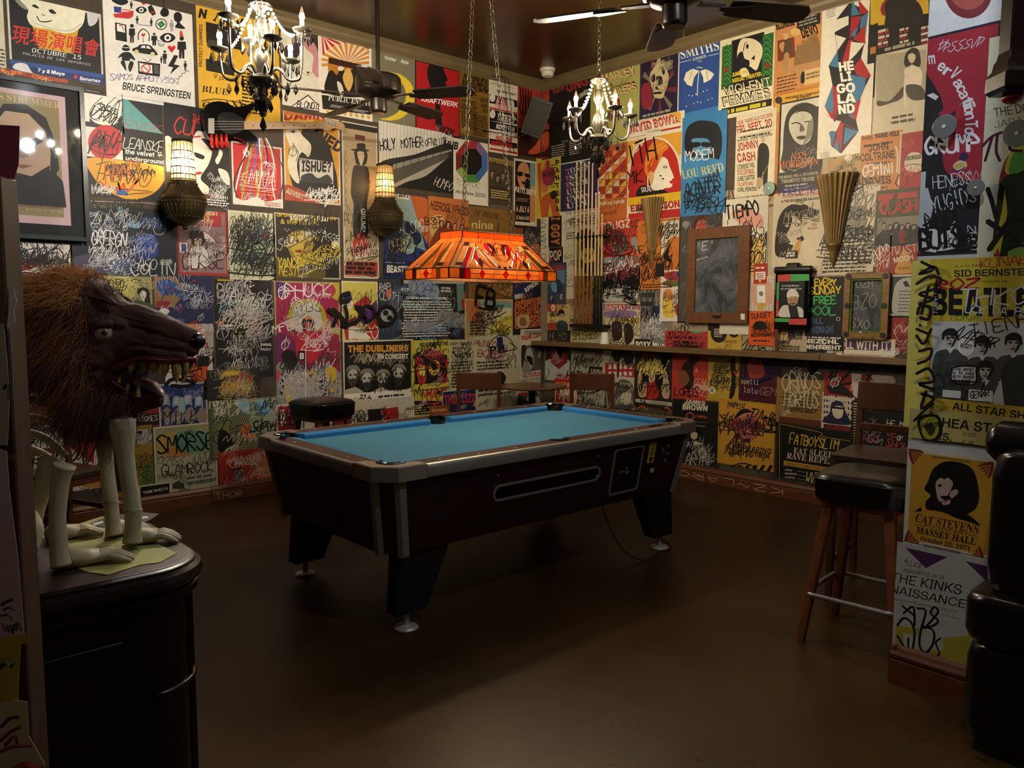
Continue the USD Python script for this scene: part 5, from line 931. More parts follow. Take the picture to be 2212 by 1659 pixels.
PS('b02a3a', 40, 128, 50, 124, 60, 130, 58, 150, 42, 148); PS('6a2a5a', 22, 128, 38, 134, 36, 160, 22, 166); P('8a2a44', 60, 124, 77, 134, 77, 160, 62, 150); P('a8a03a', 66, 118, 77, 122, 77, 128, 68, 126); PS('b98a6a', 34, 118, 37.6, 121, 37, 128, 34.6, 126); PS('b98a6a', 61.6, 121, 64, 124, 63.6, 130, 61, 127); PS('8a8884', 22, 154, 40, 150, 50, 158, 64, 152, 77, 162, 77, 187, 22, 187); PS('1d1a1a', 27, 148, 30, 141, 38, 142, 40, 152, 34, 158); PS('c09a3a', 44, 160, 56, 158, 58, 172, 46, 174); PS('1c1a1c', 24, 164, 30, 162, 32, 176, 26, 178); PS('c0a83e', 30, 174, 36, 168, 40, 182, 32, 186); PS('17161a', 60, 164, 66, 162, 68, 178, 62, 180); PS('c3a43a', 64, 158, 72, 156, 74, 172, 68, 176); PS('b0505a', 20, 158, 27, 160, 24, 168); R('191718', 41, 141.6, 47, 149.6); T('ddd', 'B', 42.4, 148.4, 46, 148.4, 5.4)
G('d8d2d0', 'MFB', 20, 127, 38, 122, 7, 1); G('4a4a4c', 'YBS', 41, 108, 62, 108, 8, .8); G('d8c8d0', 'PHUCK', 30, 96, 70, 94, 11, 1.3); K(40, 'dcd0d4 d0b8c4 e3dcdc', 9, .7); K(16, '2a2024 3a3438', 10, .8); K(10, '8a8686 a09c9a', 16, 2.2, 22, 158, 77, 186); S('c8c6c2', .7, 47, 140, 47.6, 160, 47.2, 187)
O('yellow poster of red and purple shards under a heavy black tag', 'c9bb5c', 78, 81.6, 109.4, 132.6, edge='d6cfae'); P('a82e2c', 88, 102, 99, 94, 104, 100, 92, 110); P('b03030', 79, 118, 90, 112, 94, 126, 90, 132, 82, 132); P('54306a', 92, 112, 108, 98, 109, 106, 98, 122); P('a8302e', 98, 122, 109, 112, 109, 132, 102, 132); P('3a2a58', 80, 92, 86, 92, 88, 100, 84, 104, 80, 100); PS('d8d4cc', 82.6, 98, 87.6, 99, 87, 105, 83.6, 104); P('ddd6c8', 84, 120, 94, 122, 104, 131, 84, 131); G('dcd6c4', 'EDRO', 85, 132, 110, 131, 11, 1); K(14, '1c1a18 1c1a18 5a4a18', 9, .5)
O('black concert bill of small white lines under grey and blue bubble tags', '1c1d20', 109.4, 79, 183.4, 132.4); P('2a3440', 110, 80, 128, 80, 128, 132, 110, 132); P('5a7a74', 176, 84, 182, 82, 183, 106, 177, 108); P('a5a098', 131, 81, 183, 81, 183, 84, 131, 84); L('c8c6c0', 129, 98, 174, 129, 14, .5); T('ddd', 'ACT I', 128.6, 90, 138, 90.4, 2.6); T('ddd', 'CITY PARK', 163, 88.6, 171, 89, 1.8); T('ddd', 'NEW ORLEANS', 163, 91, 171.4, 91.4, 1.6); T('ddd', 'VOODOO ARCADE WEEKEND', 133, 97, 168, 97.6, 2)
for x, y, r in ((140, 86, 4.4), (146, 87.4, 4.2), (151.6, 88, 4.4), (157, 91, 4)): C('4a6a94', x, y, r+.7, r*1.5+.7); C('868a90', x, y, r, r*1.5)
for x, y, r in ((136, 120, 4.4), (142.6, 121, 4), (149, 120.6, 4.4), (154.4, 121.4, 4)): C('5a6a84', x, y, r+.5, r+.6); C('7a7c84', x, y, r)
for x, y, r in ((164, 113, 4.4), (170, 114, 4.6), (176.4, 115, 4.6), (182.6, 116, 4.4)): C('56524e', x, y, r+.5, r*1.4+.6); C('7c7872', x, y, r, r*1.4)
G('2a4a7a', 'DOPE', 136.5, 91, 160, 95, 9, .8); G('35322f', 'AURA', 160, 118, 186, 120, 7, .6); G('6a98b8', 'ICU', 139, 131.6, 158, 131, 3.4, .9); G('c6c4be', 'RAP', 110.4, 90, 120, 90, 6, .7); G('c6c4be', 'CLOTH', 110.4, 97.6, 127, 98, 7, .7); PS('c0605a', 115.6, 92, 120.6, 88, 118.6, 97); PS('b8504a', 182, 92, 187.6, 95, 184, 101); R('8a2c2a', 180.4, 97.4, 185, 105.6); K(40, 'bab6ac a8a49c 5a78a0 8ab0b8', 9, .55); C('131314', 117, 111, 8.5); C('8a8c90', 117, 111, 5.6); C('131314', 115.6, 109, 2.4); C('131314', 119, 113.4, 2.4)
O('brown and cream poster with orange figure below the lamp', '9a8a5e', 183, 97, 224, 130, edge='b8a878'); P('c8c09a', 197, 98, 223, 102, 223, 130, 200, 128); P('6a9498', 198, 98.5, 223, 101, 223, 105, 198, 103); P('b06a3a', 184, 98, 195, 98, 198, 116, 186, 116); L('3a2a1a', 187, 116, 203, 128, 5, .8); P('c9b83e', 206, 118, 223, 110, 223, 126, 206, 127); G('2a2620', 'GUDE', 199, 113, 216, 112, 9, .7); K(22, '161412', 9, .7)
O('black photograph poster of four bearded men with orange lettering', '191817', 79, 133, 139.6, 186, edge='c9c4b4'); T('c98a2c', 'THE DUBLINERS', 83.4, 142.6, 135, 141.8, 6); T('d8d2c0', 'IN CONCERT', 109, 148.4, 135, 148, 4.4)
for x, y, c in ((87.5, 163, 'a8a498'), (99.5, 166, 'b0aa9c'), (113, 166.5, 'a39c8c'), (126.6, 162, 'b4ae9e')): FACE(x, y, 7.6, c, '3c3934', 3, 0); PS('7a756a', x-6, y-4, x-3, y-9, x+4, y-9, x+7, y-3, x+3, y-6, x-2, y-6)
P('a8a294', 80, 175, 90, 172, 100, 178, 112, 172, 124, 178, 138, 172, 138, 186, 80, 186); R('ddd8ca', 80, 178.4, 138.6, 184.4); T('26221e', '27.4.', 93.6, 182.4, 104, 182.8, 4); L('333', 108, 178.6, 134, 183.6, 2); K(9, '8a8274 b0a890', 9, .7, 82, 134, 138, 152); K(10, '141312', 9, .8, 82, 166, 138, 184); G('2b2724', 'N4', 123, 176, 129, 176.6, 5, .7)
O('yellow and black poster with a collage of heads and jagged black tags', 'b4a83a', 137, 132.5, 171, 196); P('b9b04a', 138, 133, 171, 133, 171, 139, 140, 139); T('22201a', 'NEVERMIND THE', 144.6, 138, 169, 136.6, 3.6, 'k'); PS('c08a80', 148, 142, 158, 140, 164, 144, 158, 148, 150, 147); R('1c1a18', 140, 146, 168, 168); PS('c8b83a', 153, 152, 158, 149, 162, 154, 158, 162, 153, 160); PS('b03a34', 141, 148, 148, 150, 150, 166, 144, 170); PS('c9bf4a', 144, 156, 148, 154, 149, 162, 145, 162); PS('12110f', 154, 152, 158, 150, 160, 156, 156, 158); P('1d1b17', 138, 184, 168, 184, 168, 196, 138, 196); L('aa9a50', 140, 187, 166, 195, 5); T('a23030', 'VAS', 150, 180, 168, 178, 6); G('2b3a6a', 'BEATNICK', 148.5, 144.5, 163, 144, 3, .5); K(12, '12100e', 12, 1.5); K(8, 'a03030', 10, 1); K(4, 'ddd', 7, .5)
O('cream handbill with old style lettering left of the wooden chair', 'b4ac8e', 169.4, 132, 191.4, 181); T('26221c', 'ANDY WARHOL', 170.4, 137, 190, 136, 3, 'b'); T('26221c', 'PRESENTS', 173, 140.4, 187, 140, 2.4, 's'); T('26221c', 'Nico', 171.6, 147.6, 188, 147, 6, 's'); L('332c24', 171, 150, 190, 172, 9); T('26221c', 'THE NEW', 176, 169, 189, 168.6, 2.6); T('26221c', 'MUSIC', 176, 174, 188, 173.6, 2.6); K(16, '141210', 9, .7)
O('cream paper sheet with dripping maroon marker words and a black circle', 'b6b094', 190.4, 129, 231, 186); G('6e2630', 'PUNKO', 191, 137, 210, 139, 5.4, .9); G('6e2630', 'BORD', 193.6, 146, 214, 148, 6, 1); S('15131a', 1, 203, 140, 206, 132, 214, 128, 222, 132, 225, 140, 221, 148, 213, 150, 206, 147, 203, 140); T('191618', 'PIL', 204.6, 144, 220, 142, 6.4); P('22204a', 210, 130, 215, 129, 216, 140, 211, 141); G('141214', 'XRKSV', 224, 182, 228, 134, 7, 1.1); L('332c24', 192, 150, 222, 176, 10); PS('2a2624', 209, 158, 215, 155, 219, 161, 215, 167, 209, 165); K(14, '161412', 9, .7); K(4, '6e2630', 9, .6)
V(1080, 400, S1)
O('poster of crowded orange psychedelic lettering on black at the corner', '1c1a20', 10.8, 79, 37.4, 126); P('26264a', 11, 80, 30, 80, 28, 94, 11, 98)
for k in range(7): T('c0622a', 'ORUDERUMQEST'[k:k+5], 12.6, 103+k*3.6-.3*k, 36, 98+k*3.7, 3.3)
T('c8c4b8', 'ANDU', 12.4, 97.4, 20, 96, 4); T('c8c4b8', 'APNOL', 22, 92, 33, 84, 4); PS('b0a070', 15, 112, 24, 111, 24, 121, 15, 121); PS('8a5a3a', 17, 113.6, 21, 113, 22, 119, 17, 119.6); T('b8542a', 'AIS', 16, 84, 26, 81, 5); K(8, 'b8601e 222', 7, .6)
O('white bill with red capitals over a screaming bearded man at the corner', 'c4bda6', 17, 123, 37.6, 170); T('a32a2a', 'FRANK ZAPPA', 18.5, 133, 37.4, 129, 4.4); P('514e48', 17.8, 137, 37.5, 136, 37.5, 157, 18.4, 160); PS('a8a294', 22.6, 140, 26, 139, 28, 146, 28.4, 152, 25, 158, 23, 150, 21, 147); PS('15130f', 22, 146, 27, 147, 27.4, 154, 24, 151); PS('8a857a', 19, 150, 23, 152, 26, 159, 19, 160); PS('b5b0a4', 33, 141, 35, 142, 34, 147, 32, 146); PS('2a2724', 18, 138, 22, 138, 20, 150, 18, 156); T('9a2a2a', 'CAL STATE COLL', 19, 164.6, 37.4, 162, 3.6); T('26201c', 'FULLERTON, CALIFORNIA', 22, 166.6, 37.4, 164.6, 1.2); L('444', 20, 124, 36, 127, 2); G('1c1a18', 'KURO', 25, 128, 33, 126.6, 2.4, .3)
O('pale flyers with black brush letters behind the round table', 'aaa48c', -6, 168, 37.6, 196); G('161412', 'FRSE', 15.4, 186, 24, 184, 6, 1.2); G('161412', '#*6', 26, 184, 37, 182, 7, 1); K(16, '161412', 9, .8); L('8a2a2a', 15, 176, 24, 180, 1)
V(0, 800, S1)
O('white and red poster with thick black rings behind the skeleton ribs', 'c8c0b6', 10, 20, 86, 100); P('a02a2c', 54, 40, 82, 50, 80, 80, 60, 66); P('a8302e', 22, 20, 38, 26, 34, 34, 24, 30); P('b3542c', 40, 20, 64, 26, 66, 36, 44, 30); S('131112', 1.6, 72, 66, 76, 60, 84, 62, 84, 80, 74, 84, 71, 76, 72, 66); S('131112', 1.6, 58, 46, 66, 56, 68, 70, 60, 78, 54, 72); K(18, '131112', 14, 1.2); P('b08030', 70, 86, 86, 88, 86, 100, 70, 100)
O('crimson poster with a pink figure and a white script name plate', '8a2234', 100, 17, 136, 47.5); PS('b5707c', 122, 18, 134, 20, 132, 28, 124, 28); R('1c1516', 113, 38, 136, 46.4); G('cfc8bc', 'ANTONES', 114.4, 44, 135, 42.6, 4.4, .5); K(10, 'c9b090 331', 8, .5)
O('blue print of seated long haired musicians in a white frame', '25356a', 134.6, 12, 177.6, 50.4, edge='b8b0a4');
for k in range(4): FACE(141+k*9.5, 25+(k % 2), 3.6, 'b8b8b8', '8a98a8', 1); PS('8a7a6a', 137+k*10, 38, 143+k*10, 31, 147+k*10, 40, 142+k*10, 46)
PS('8ab0b0', 152, 26, 156, 23, 158, 34, 153, 36); K(14, 'd0d0d4 aab0c4', 7, .4); G('12100f', 'MILK', 139, 46, 170, 44, 10, 1); T('b05a3a', 'LIVE NATION 21.09', 138, 49, 172, 48, 1.4); S('0d0c0c', 3.4, 141, 13, 146, 8, 156, 8, 166, 11, 158, 13.6, 146, 13)
O('olive and black drawing of a scaled creature by the skirting board', '8a6f28', 96, 49, 131.6, 104); P('1c1a18', 96, 50, 112, 56, 108, 70, 116, 84, 110, 104, 96, 104); PS('a09a98', 113, 52, 128, 51, 129, 60, 122, 64, 114, 60); PS('1a1818', 116, 52.6, 121, 51.6, 120, 55); P('5a6e3a', 121, 84, 131.6, 76, 131.6, 104, 118, 104); K(14, '161412', 8, .6); dots('2a2a1a', 121, 86, 131, 102, 5, .5)
O('cream bordered art print under thick black tags beside the skirting board', '8f9068', 130.4, 48.6, 186, 102, edge='c4b49a'); R('a89048', 134, 54, 158, 70); PS('5a8a78', 150, 54, 172, 52, 180, 62, 166, 70, 150, 66); PS('b07a3a', 140, 66, 160, 70, 150, 76); R('aaa58a', 133.6, 76, 183.6, 98.6); T('8a8670', 'RADIOHEAD', 135, 93.6, 183, 87.4, 5); T('2a2824', 'JOY DIVISION', 160, 98.6, 184, 94.4, 3.4, 'b'); L('555', 158, 90, 182, 95, 2); G('0f0d0c', 'SMORSE', 135, 72, 184, 66, 15, 1.8); G('141210', 'GLAMROCK', 138, 90, 182, 86, 9, 1); K(8, '1a1816', 8, .7); P('3a3a34', 147, 97, 152, 94, 157, 97, 157, 101, 147, 101)
O('halftone dotted green and black poster above the left skirting board', '4f5438', 177, 22, 222, 72); dots('b8b48a', 180, 26, 220, 70, 22, .55); PS('7fa8b4', 200, 26, 210, 24, 216, 30, 222, 27, 222, 38, 208, 36); PS('6a7a3a', 186, 44, 196, 42, 194, 62, 186, 60); PS('b0602c', 206, 48, 216, 44, 218, 56, 208, 58); PS('1a1816', 188, 50, 200, 60, 196, 70, 186, 68); PS('1a1816', 178, 6, 188, 4, 192, 14, 188, 24, 180, 20); K(16, '161412 161412 cfc9b4', 10, .9); G('100e0d', 'B', 175, 24, 190, 22, 17, 3.4)
O('red and orange strip with pale looping script just over the skirting', '9c2f22', 186, 70, 236, 97); P('b8662c', 216, 74, 236, 70, 236, 92, 220, 95); R('2a2624', 200, 84, 207, 96); G('d88a4a', 'OASIS', 196, 84, 232, 76, 9, 1.4, j=.15); K(24, 'c9b8a8 d8ccb8', 8, .5); L('999', 200, 85, 207, 95, 6)
O('small white tilted name strip with spaced capitals on the skirting board', 'c4bba4', 118, 98.5, 146, 107); R('1a1816', 119.4, 99.6, 144.6, 106); T('d8d0bc', 'TOM WAITS', 122, 105.5, 143, 101.6, 2.2, 'b')
O('tall dark poster strip with drips above the halftone poster', '2b2a28', 176, 0, 222, 23); PS('8a3a2c', 200, 2, 214, 4, 212, 20, 202, 18); PS('6a7a2c', 204, 12, 210, 8, 214, 20); K(30, 'bab4a4 8a867c c8a040', 9, .7); R('c8a838', 190, 1, 204, 4)
V(540, 800, S1)
O('dotted blue green poster corner behind the black stool', '7c8a70', -1, 24, 23, 52); dots('c8c4a4', 0, 25, 22, 50, 12, .55); PS('7aa6c0', 4, 27, 16, 26, 18, 36, 8, 38); K(10, '141210', 9, .9)
O('red and white stencil poster left of the black stool', 'c2b6a8', 22, 29.4, 45, 51.5); R('a0262a', 23.4, 31, 36, 50.6); P('ddd4c8', 25, 34, 29, 33, 30, 46, 26, 48); R('7a93a8', 38.6, 36, 44, 50); K(14, '15100f', 9, .7)
O('pale strip of wall print with scrawls behind the black stool', 'b4ad9c', 45, 30, 92, 54); P('1c1a1a', 70, 34, 92, 30, 92, 50, 70, 52); PS('94262a', 72, 40, 86, 36, 88, 48, 74, 50); K(12, '15120f', 9, .7)
O('cream poster with a red and a black square above the table rail', 'bdb6a2', 79.4, 27, 140, 47); P('1a1818', 100, 33.5, 111, 32.6, 113, 44, 101, 44); P('a22c2c', 112, 33, 126, 31, 127, 42, 114, 44); K(16, '141210', 9, .7); S('141210', .9, 91, 38, 94, 34, 97.6, 37, 96, 43, 92, 43, 91, 38)
O('navy poster with red block letters seen through the wooden chair back', '23264a', 163.4, 17.5, 198, 34.4, edge='b0a890'); T('a8343a', 'THIN LIZZY', 165.4, 29, 196, 27, 8); PS('c08a2c', 190, 30, 194, 25, 197, 32); K(4, 'ccc', 6, .4)
O('orange-brown oval label strip above the far side pocket', '8a4a22', 152.6, 30.6, 170, 37); T('e0b878', 'THE WEDDING', 155, 35.6, 168, 34.6, 2.2, 's')
O('pale poster with a dark curly portrait behind the far end of the table', 'b1aa90', 192, 0, 228, 36); PS('221e1c', 209, 3, 214, 1, 218, 6, 215, 12, 209, 10); K(14, '161412', 8, .6); L('333', 194, 12, 224, 20, 3)
# heavy tags that run over several posters
def BIG(label, base):
    O(label, '000', *base, name='graffiti_tag', cat='graffiti', lift=.02); CUR.sheet = (np.zeros((0, 3)), np.zeros((0, 3), int), (0, 0, 0))
V(540, 400, S1)
BIG('thick black drippy tag across the yellow shard poster and its neighbours', (66, 90, 124, 124))
S('0c0b0c', 4, 84, 92, 78, 94, 77, 99, 84, 98); S('0c0b0c', 4, 66, 106, 72, 112, 70, 120); S('0c0b0c', 4, 70, 106, 78, 114, 78, 120); S('0c0b0c', 3.6, 80, 103, 82, 112, 80, 119, 92, 115, 93, 104); S('0c0b0c', 3.6, 89, 104, 96, 106, 94, 112); S('0c0b0c', 3, 97, 113, 95, 106, 99, 103, 104, 105, 105, 112, 100, 116, 97, 113); S('0c0b0c', 3.2, 107, 110, 112, 104, 119, 104, 123, 111, 119, 118, 111, 119, 107, 110); S('0c0b0c', 2, 78, 120, 82, 121)
BIG('bold black two-letter tag on the tan poster right below the lamp', (190, 84, 214, 108))
G('0e0c0b', 'FB', 191, 103, 209, 104, 17, 3.4, j=.2); S('0e0c0b', 1.6, 193, 104, 203, 106, 210, 105)
flush()
# ------------------------------------------------------------- posters of the right wall
V(1080, 0, S1, 'R')
O('orange-red scrap of poster turning the corner above the black speaker', 'a0352c', 34.6, 76, 42.4, 134.5); P('3a1512', 34.6, 112, 42.4, 110, 42.4, 134, 34.6, 134); PS('c8552c', 34.6, 118, 41, 112, 42.2, 124, 38, 129, 34.6, 129); K(6, '2a1010 c86a40', 9, .7)
O('black tour poster with dim red brush title and slanted white word', '1d1a18', 42.4, 70, 78, 136); T('8a3a34', 'NINA', 46, 80.5, 56, 76.5, 10); T('9a3430', 'UNG', 58, 79, 76.4, 72, 8); T('e2dccc', 'TOURNÉE', 64.8, 86.6, 76.6, 78.8, 3.4, 'b'); L('b8b0a0', 44, 124, 56, 133, 6, .4); L('b8b0a0', 59, 120, 68, 131, 7, .4); T('888', 'FRANCE', 52.6, 122, 58.6, 121, 1.8, 's')
O('pale green poster with dark red outlined lettering and a sketched head', 'aaa860', 77.8, 63, 119.4, 121); T('7c2a1e', 'OB', 79.6, 71, 86, 69.4, 6); T('7c2a1e', 'MARLEY', 87.6, 71.6, 117, 62.4, 9); T('7c2a1e', '&', 94.4, 73.6, 96.6, 73, 2.6); T('7c2a1e', 'WAILERS', 90, 83.6, 117.6, 77, 8); T('d4c88a', 'MARLEY', 88, 71, 116.4, 62.6, 7.4, 'b'); T('d4c88a', 'WAILERS', 90.4, 83, 117, 77.2, 6.6, 'b'); FACE(98, 92, 7, 'b8904a', '8a3a20', 1); PS('8f9a50', 110, 95, 116, 94, 117, 104, 106, 110); K(5, '6a6a30', 9, .6)
O('violet poster of a glowing yellow skull with flaring rays', '2a2138', 120, 48, 152.4, 101.6, edge='3a3050')
for k in range(9): a = k*.7; P('7c6a58' if k % 2 else '6a2a3a', 136, 76, 136+15*math.cos(a), 74+24*math.sin(a), 136+15*math.cos(a+.22), 74+24*math.sin(a+.22))
PS('c2b588', 129, 62, 134, 55, 139, 55, 143.6, 62, 144, 70, 141, 78, 139, 83.6, 132, 83, 130, 75, 128.4, 69); PS('1c1620', 133, 66, 138, 65.4, 139, 71, 135, 73); PS('1c1620', 129, 66, 132, 63, 132.4, 69, 130, 70); PS('241c2a', 138.6, 56, 141, 60, 140, 64, 138.4, 61); PS('1c1620', 132.4, 75, 134.4, 73.6, 135, 77); P('1c1620', 131, 79, 139.6, 78, 139, 80, 131.4, 80.6); K(12, '1c1620 c8b890', 6, .4, 127, 54, 146, 84); PS('8a2a3a', 121, 74, 128, 72, 130, 90, 122, 92); L('998', 122, 96, 150, 100.6, 2, .4); P('b8a878', 133, 56, 135, 48.6, 137.6, 48.4, 136.6, 55)
O('blue poster of a white umbrella with falling raindrops', '2c4f93', 152.6, 44, 188.4, 102, edge='d6cfba'); T('e8e2d0', 'SMITHS', 155, 50.4, 187.6, 42.4, 7.6, 's'); S('e8e2d0', .4, 153.6, 53.6, 163.4, 51); S('e8e2d0', .4, 178, 47.8, 187, 45.6); T('e8e2d0', 'LONDON', 165, 52, 176.6, 49, 2.4, 's'); T('c8c8c0', '1986', 169, 53.4, 172.6, 52.6, 1.2, 's')
P('e4dec6', 157, 68, 159, 62, 164.6, 58.6, 170, 60.4, 166, 66, 164, 73.8, 160, 72.4); P('e4dec6', 171, 60.6, 176, 59, 181, 61.6, 183, 63.4, 180, 68, 174, 71, 173.6, 66); S('e4dec6', .7, 170, 61, 169, 72, 168.6, 81.6); S('e4dec6', .5, 168, 58.2, 170, 57.4, 173, 58.2); S('2c4f93', .35, 164.6, 59, 162, 68); S('2c4f93', .35, 176, 59, 177.6, 68)
for k in range(26):
    x, y = 157+(k*7.3) % 26, 76+(k*5.7) % 24; P('dcdce0' if k % 3 else 'b8405a', x, y-.9, x+.5, y+.3, x, y+.8, x-.5, y+.3)
R('3a78b4', 152.8, 97.6, 188, 103); L('223', 168, 100, 174, 102.4, 2)
O('poster of a bleached head between green vine borders over black lettering', 'e2d9b6', 188.2, 33, 233.8, 93.5); R('1d1c22', 198, 35, 224.4, 71); R('2f6a34', 190, 40, 197.6, 75); R('2f6a34', 224.6, 30, 232.4, 73); R('26408a', 215, 38, 223, 48)
for k in range(8):
    S('18351c', .5, 190.6, 40+k*4, 194, 42+k*4, 197, 39+k*4); S('5aa050', .5, 191, 41+k*4, 194, 38+k*4, 197, 42+k*4); S('18351c', .5, 225, 32+k*5, 228, 35+k*5, 232, 31+k*5); S('5aa050', .5, 225, 34+k*5, 228, 31+k*5, 232, 36+k*5)
C('9a2a24', 193.6, 59.4, 1.7, 2.6); C('9a2a24', 228.6, 56, 1.8, 3)
PS('e6dcb8', 203, 42, 206, 34, 211, 32.6, 218, 34, 223.6, 39, 224.2, 46, 222, 53, 219, 60, 214, 57, 210, 56, 206, 52, 203, 50); PS('1d1c22', 203, 48, 207, 44, 209, 50, 213, 52, 212, 58, 205, 58); PS('1d1c22', 210.6, 38, 212.4, 38.4, 212, 41.6, 210.4, 41); S('1d1c22', .6, 208, 44, 209, 38, 211, 36); P('1d1c22', 214.6, 50, 218, 47, 217.4, 51.6); PS('e6dcb8', 205, 60, 210, 58, 213, 64, 207, 66)
T('d8c02c', 'JUNE 9th', 198.6, 65.8, 212, 62.6, 3.4, 'k'); T('d8c02c', 'AERIAL THEATER', 198.6, 71, 223.6, 64.6, 3.4, 'k'); T('1d1a18', 'VIOLENT', 191.5, 81.6, 232.4, 72.8, 8.4); T('1d1a18', 'FEMMES', 191, 91.4, 231.6, 83, 8.6); T('e2d9b6', 'VIOLENT', 192, 81, 232, 72.6, 6.8, 'r'); T('e2d9b6', 'FEMMES', 191.6, 90.6, 231, 82.6, 7, 'r'); R('1d1a18', 189.4, 93, 233, 90); L('c8b82c', 190, 94, 232, 90.4, 1, .7)
O('red poster of an orange-haired profile in a swirling arch', 'dcd4be', 109, 104.6, 155.6, 188.5); T('2a1c1a', 'BILL GRAHAM PRESENTS', 119, 103.6, 143, 98.8, 1.6, 'r'); T('b02a26', 'DAVID BOWIE', 110, 114.6, 154.4, 104.2, 7.4); T('dcd4be', 'DAVID BOWIE', 110.6, 113.8, 153.8, 103.8, 4.6, 't'); T('2a1c1a', 'on stage', 126, 113.8, 137, 111.4, 1.8, 'r'); R('b02a26', 137.4, 112.4, 154.4, 107.4); R('b02a26', 109.6, 118.4, 125, 115); R('d9a23a', 109.4, 121, 154.8, 132); PS('d9a23a', 143, 98, 153, 95.6, 155, 100, 153, 104, 150, 99)
PS('dcd4be', 112, 166, 110.6, 144, 114, 128, 123, 119.6, 133, 117, 143, 120, 151, 130, 154.6, 142, 154.6, 166); PS('b32a22', 112.6, 166, 111.8, 144, 116, 129, 124, 121, 133, 118.6, 142, 121.4, 149.6, 131, 153, 144, 153, 166); R('b32a22', 110, 164, 154.6, 170)
PS('e6deca', 138, 134, 143, 136, 145, 142, 148.6, 151, 147, 153, 147.6, 156.5, 146, 160, 140, 161, 138, 166, 128, 166, 126, 150, 129, 140); PS('d8842c', 124, 146, 125, 132, 130, 122, 136, 119, 142, 122, 144, 126.6, 140, 130, 137, 137, 132, 147, 128, 152); PS('c0482a', 126, 142, 131, 134, 136, 132, 134, 142, 129, 150); S('f0b850', .5, 127, 140, 131, 128, 140, 122); S('f0b850', .5, 129, 142, 134, 130, 142, 124); PS('1d1a1a', 119, 160, 124, 158, 127, 160, 127, 152, 131, 162, 140, 162, 146, 168, 118, 168); PS('d9a060', 127, 148, 130, 146, 131.6, 151, 129.6, 158, 127.6, 154); EYEI('26201e', 141.4, 142.6, 1.8); PS('b32a26', 144.6, 155, 147.6, 154, 147, 157); C('1d1a1a', 137.4, 150, .8); C('1d1a1a', 139.4, 152.6, .8)
for y in (123, 127): S('dcd4be', .9, 114, y, 116, y+3, 122, y-4)
R('d4ccb4', 110, 171, 155, 188); R('d8b02a', 109.4, 169, 155.4, 171); T('b02a26', 'EXHIBICION', 112, 181, 154, 177, 6); R('b02a26', 110, 182.6, 154, 185)
G('17110f', 'ERITH', 94, 146, 136, 136, 17, 1.6); G('17110f', 'AMK', 102, 158, 124, 155, 10, 1.2); G('d8d4c8', 'SOUNDING', 121, 164, 136, 162, 4, .6); K(10, '17110f', 9, .8, 109, 164, 155, 188)
O('poster with a grid of red and orange triangles behind the cue tips', 'b0552e', 84, 126, 108.4, 189)
for i in range(7):
    for j in range(4):
        x, y = 84.6+j*6, 128.6+i*6.2; P('c8c0a8' if (i+j) % 3 == 0 else ('a03024' if i < 3 else ('c8a83a' if i < 5 else '9a3424')), x, y+5.6, x+5.4, y, x+5.4, y+5.4); P('8a2c22' if (i+j) % 2 else 'd0884a', x, y+5.6, x, y, x+5.4, y)
P('b8642f', 84, 170, 108.4, 168, 108.4, 189, 84, 189); T('e0d4b8', 'talking heads', 86, 175.4, 106.8, 173, 3.4, 'b'); G('1a1412', 'INTROCKS', 86.6, 184.6, 100, 182, 2.6, .35); K(8, '5a4420 1c1412', 9, .5)
O('navy poster of red and white stacked capitals in a white frame', '24284f', 51, 140, 84, 204, edge='cfc8b2'); T('d8d0bc', 'THE', 65.8, 140.6, 74, 138.4, 4, 's')
for k, (s, w_) in enumerate((('TONES', 19), ('ISLE', 16), ('INSDE', 20), ('URI', 14), ('UYON', 20), ('UIN', 18))): T('d8d0bc', s, 57.4, 149+k*5.9, 57.4+w_, 147.6-w_*.18+k*6.1, 4.6, 's'); T('a83038', s[0], 57.2, 149+k*5.9, 60.2, 148.6+k*5.9, 4.7, 's')
R('cfc8b2', 51.6, 181, 83.6, 206); T('26243a', 'THE SQUARE ROSE', 56.6, 184, 83.4, 178.6, 3.2, 'r'); T('26243a', 'LES NUITS', 57, 189.4, 68, 187.6, 1.8, 'r'); L('445', 68, 182, 83, 190, 3, .4); K(7, '2a2a4a 1a1818', 7, .5, 52, 178, 84, 204)
O('yellow half of a punk collage with fishnet legs and vertical black capitals', 'c3b33e', 35, 137, 52, 187.5); PS('b85a30', 36, 170, 44, 164, 48, 170, 51, 184, 46, 186, 43, 174, 41, 186, 36, 187); PS('c07850', 36, 150, 40, 136, 43, 140, 42, 160, 37, 164); PS('9a2a4a', 36, 148, 40, 144, 46, 143, 48, 150, 44, 158, 38, 157); G('1d1418', 'FAR BEYOND', 37, 151, 46.6, 149.6, 3, .5); PS('26201a', 43, 165, 47.6, 162.6, 49, 168, 45, 170); L('3a3418', 44, 140, 48, 160, 9)
for k, ch in enumerate('PANTERA'): T('15120f', ch, 48.4, 141+k*6.6, 51.4, 140.4+k*6.6, 4.4)
R('a02c3a', 40, 138, 43, 143)
O('pink stencil poster folded against the pale sheets left of the cues', 'b8402f', 84, 189, 122, 223); T('d8c8b0', 'DRUGZ', 87, 197, 112, 194, 7, 'b'); PS('5a5a52', 96, 203, 106, 200, 110, 210, 100, 218); C('d8c8b0', 100.6, 206.6, 2.6); C('222', 100.6, 206.6, 1.3); K(20, '1a1412', 11, .9); G('5a1420', 'SOR', 92, 224, 112, 206, 16, 1.8); PS('8a8884', 112, 206, 116, 202, 120, 212, 122, 218, 116, 214)
V(1080, 400, S1)
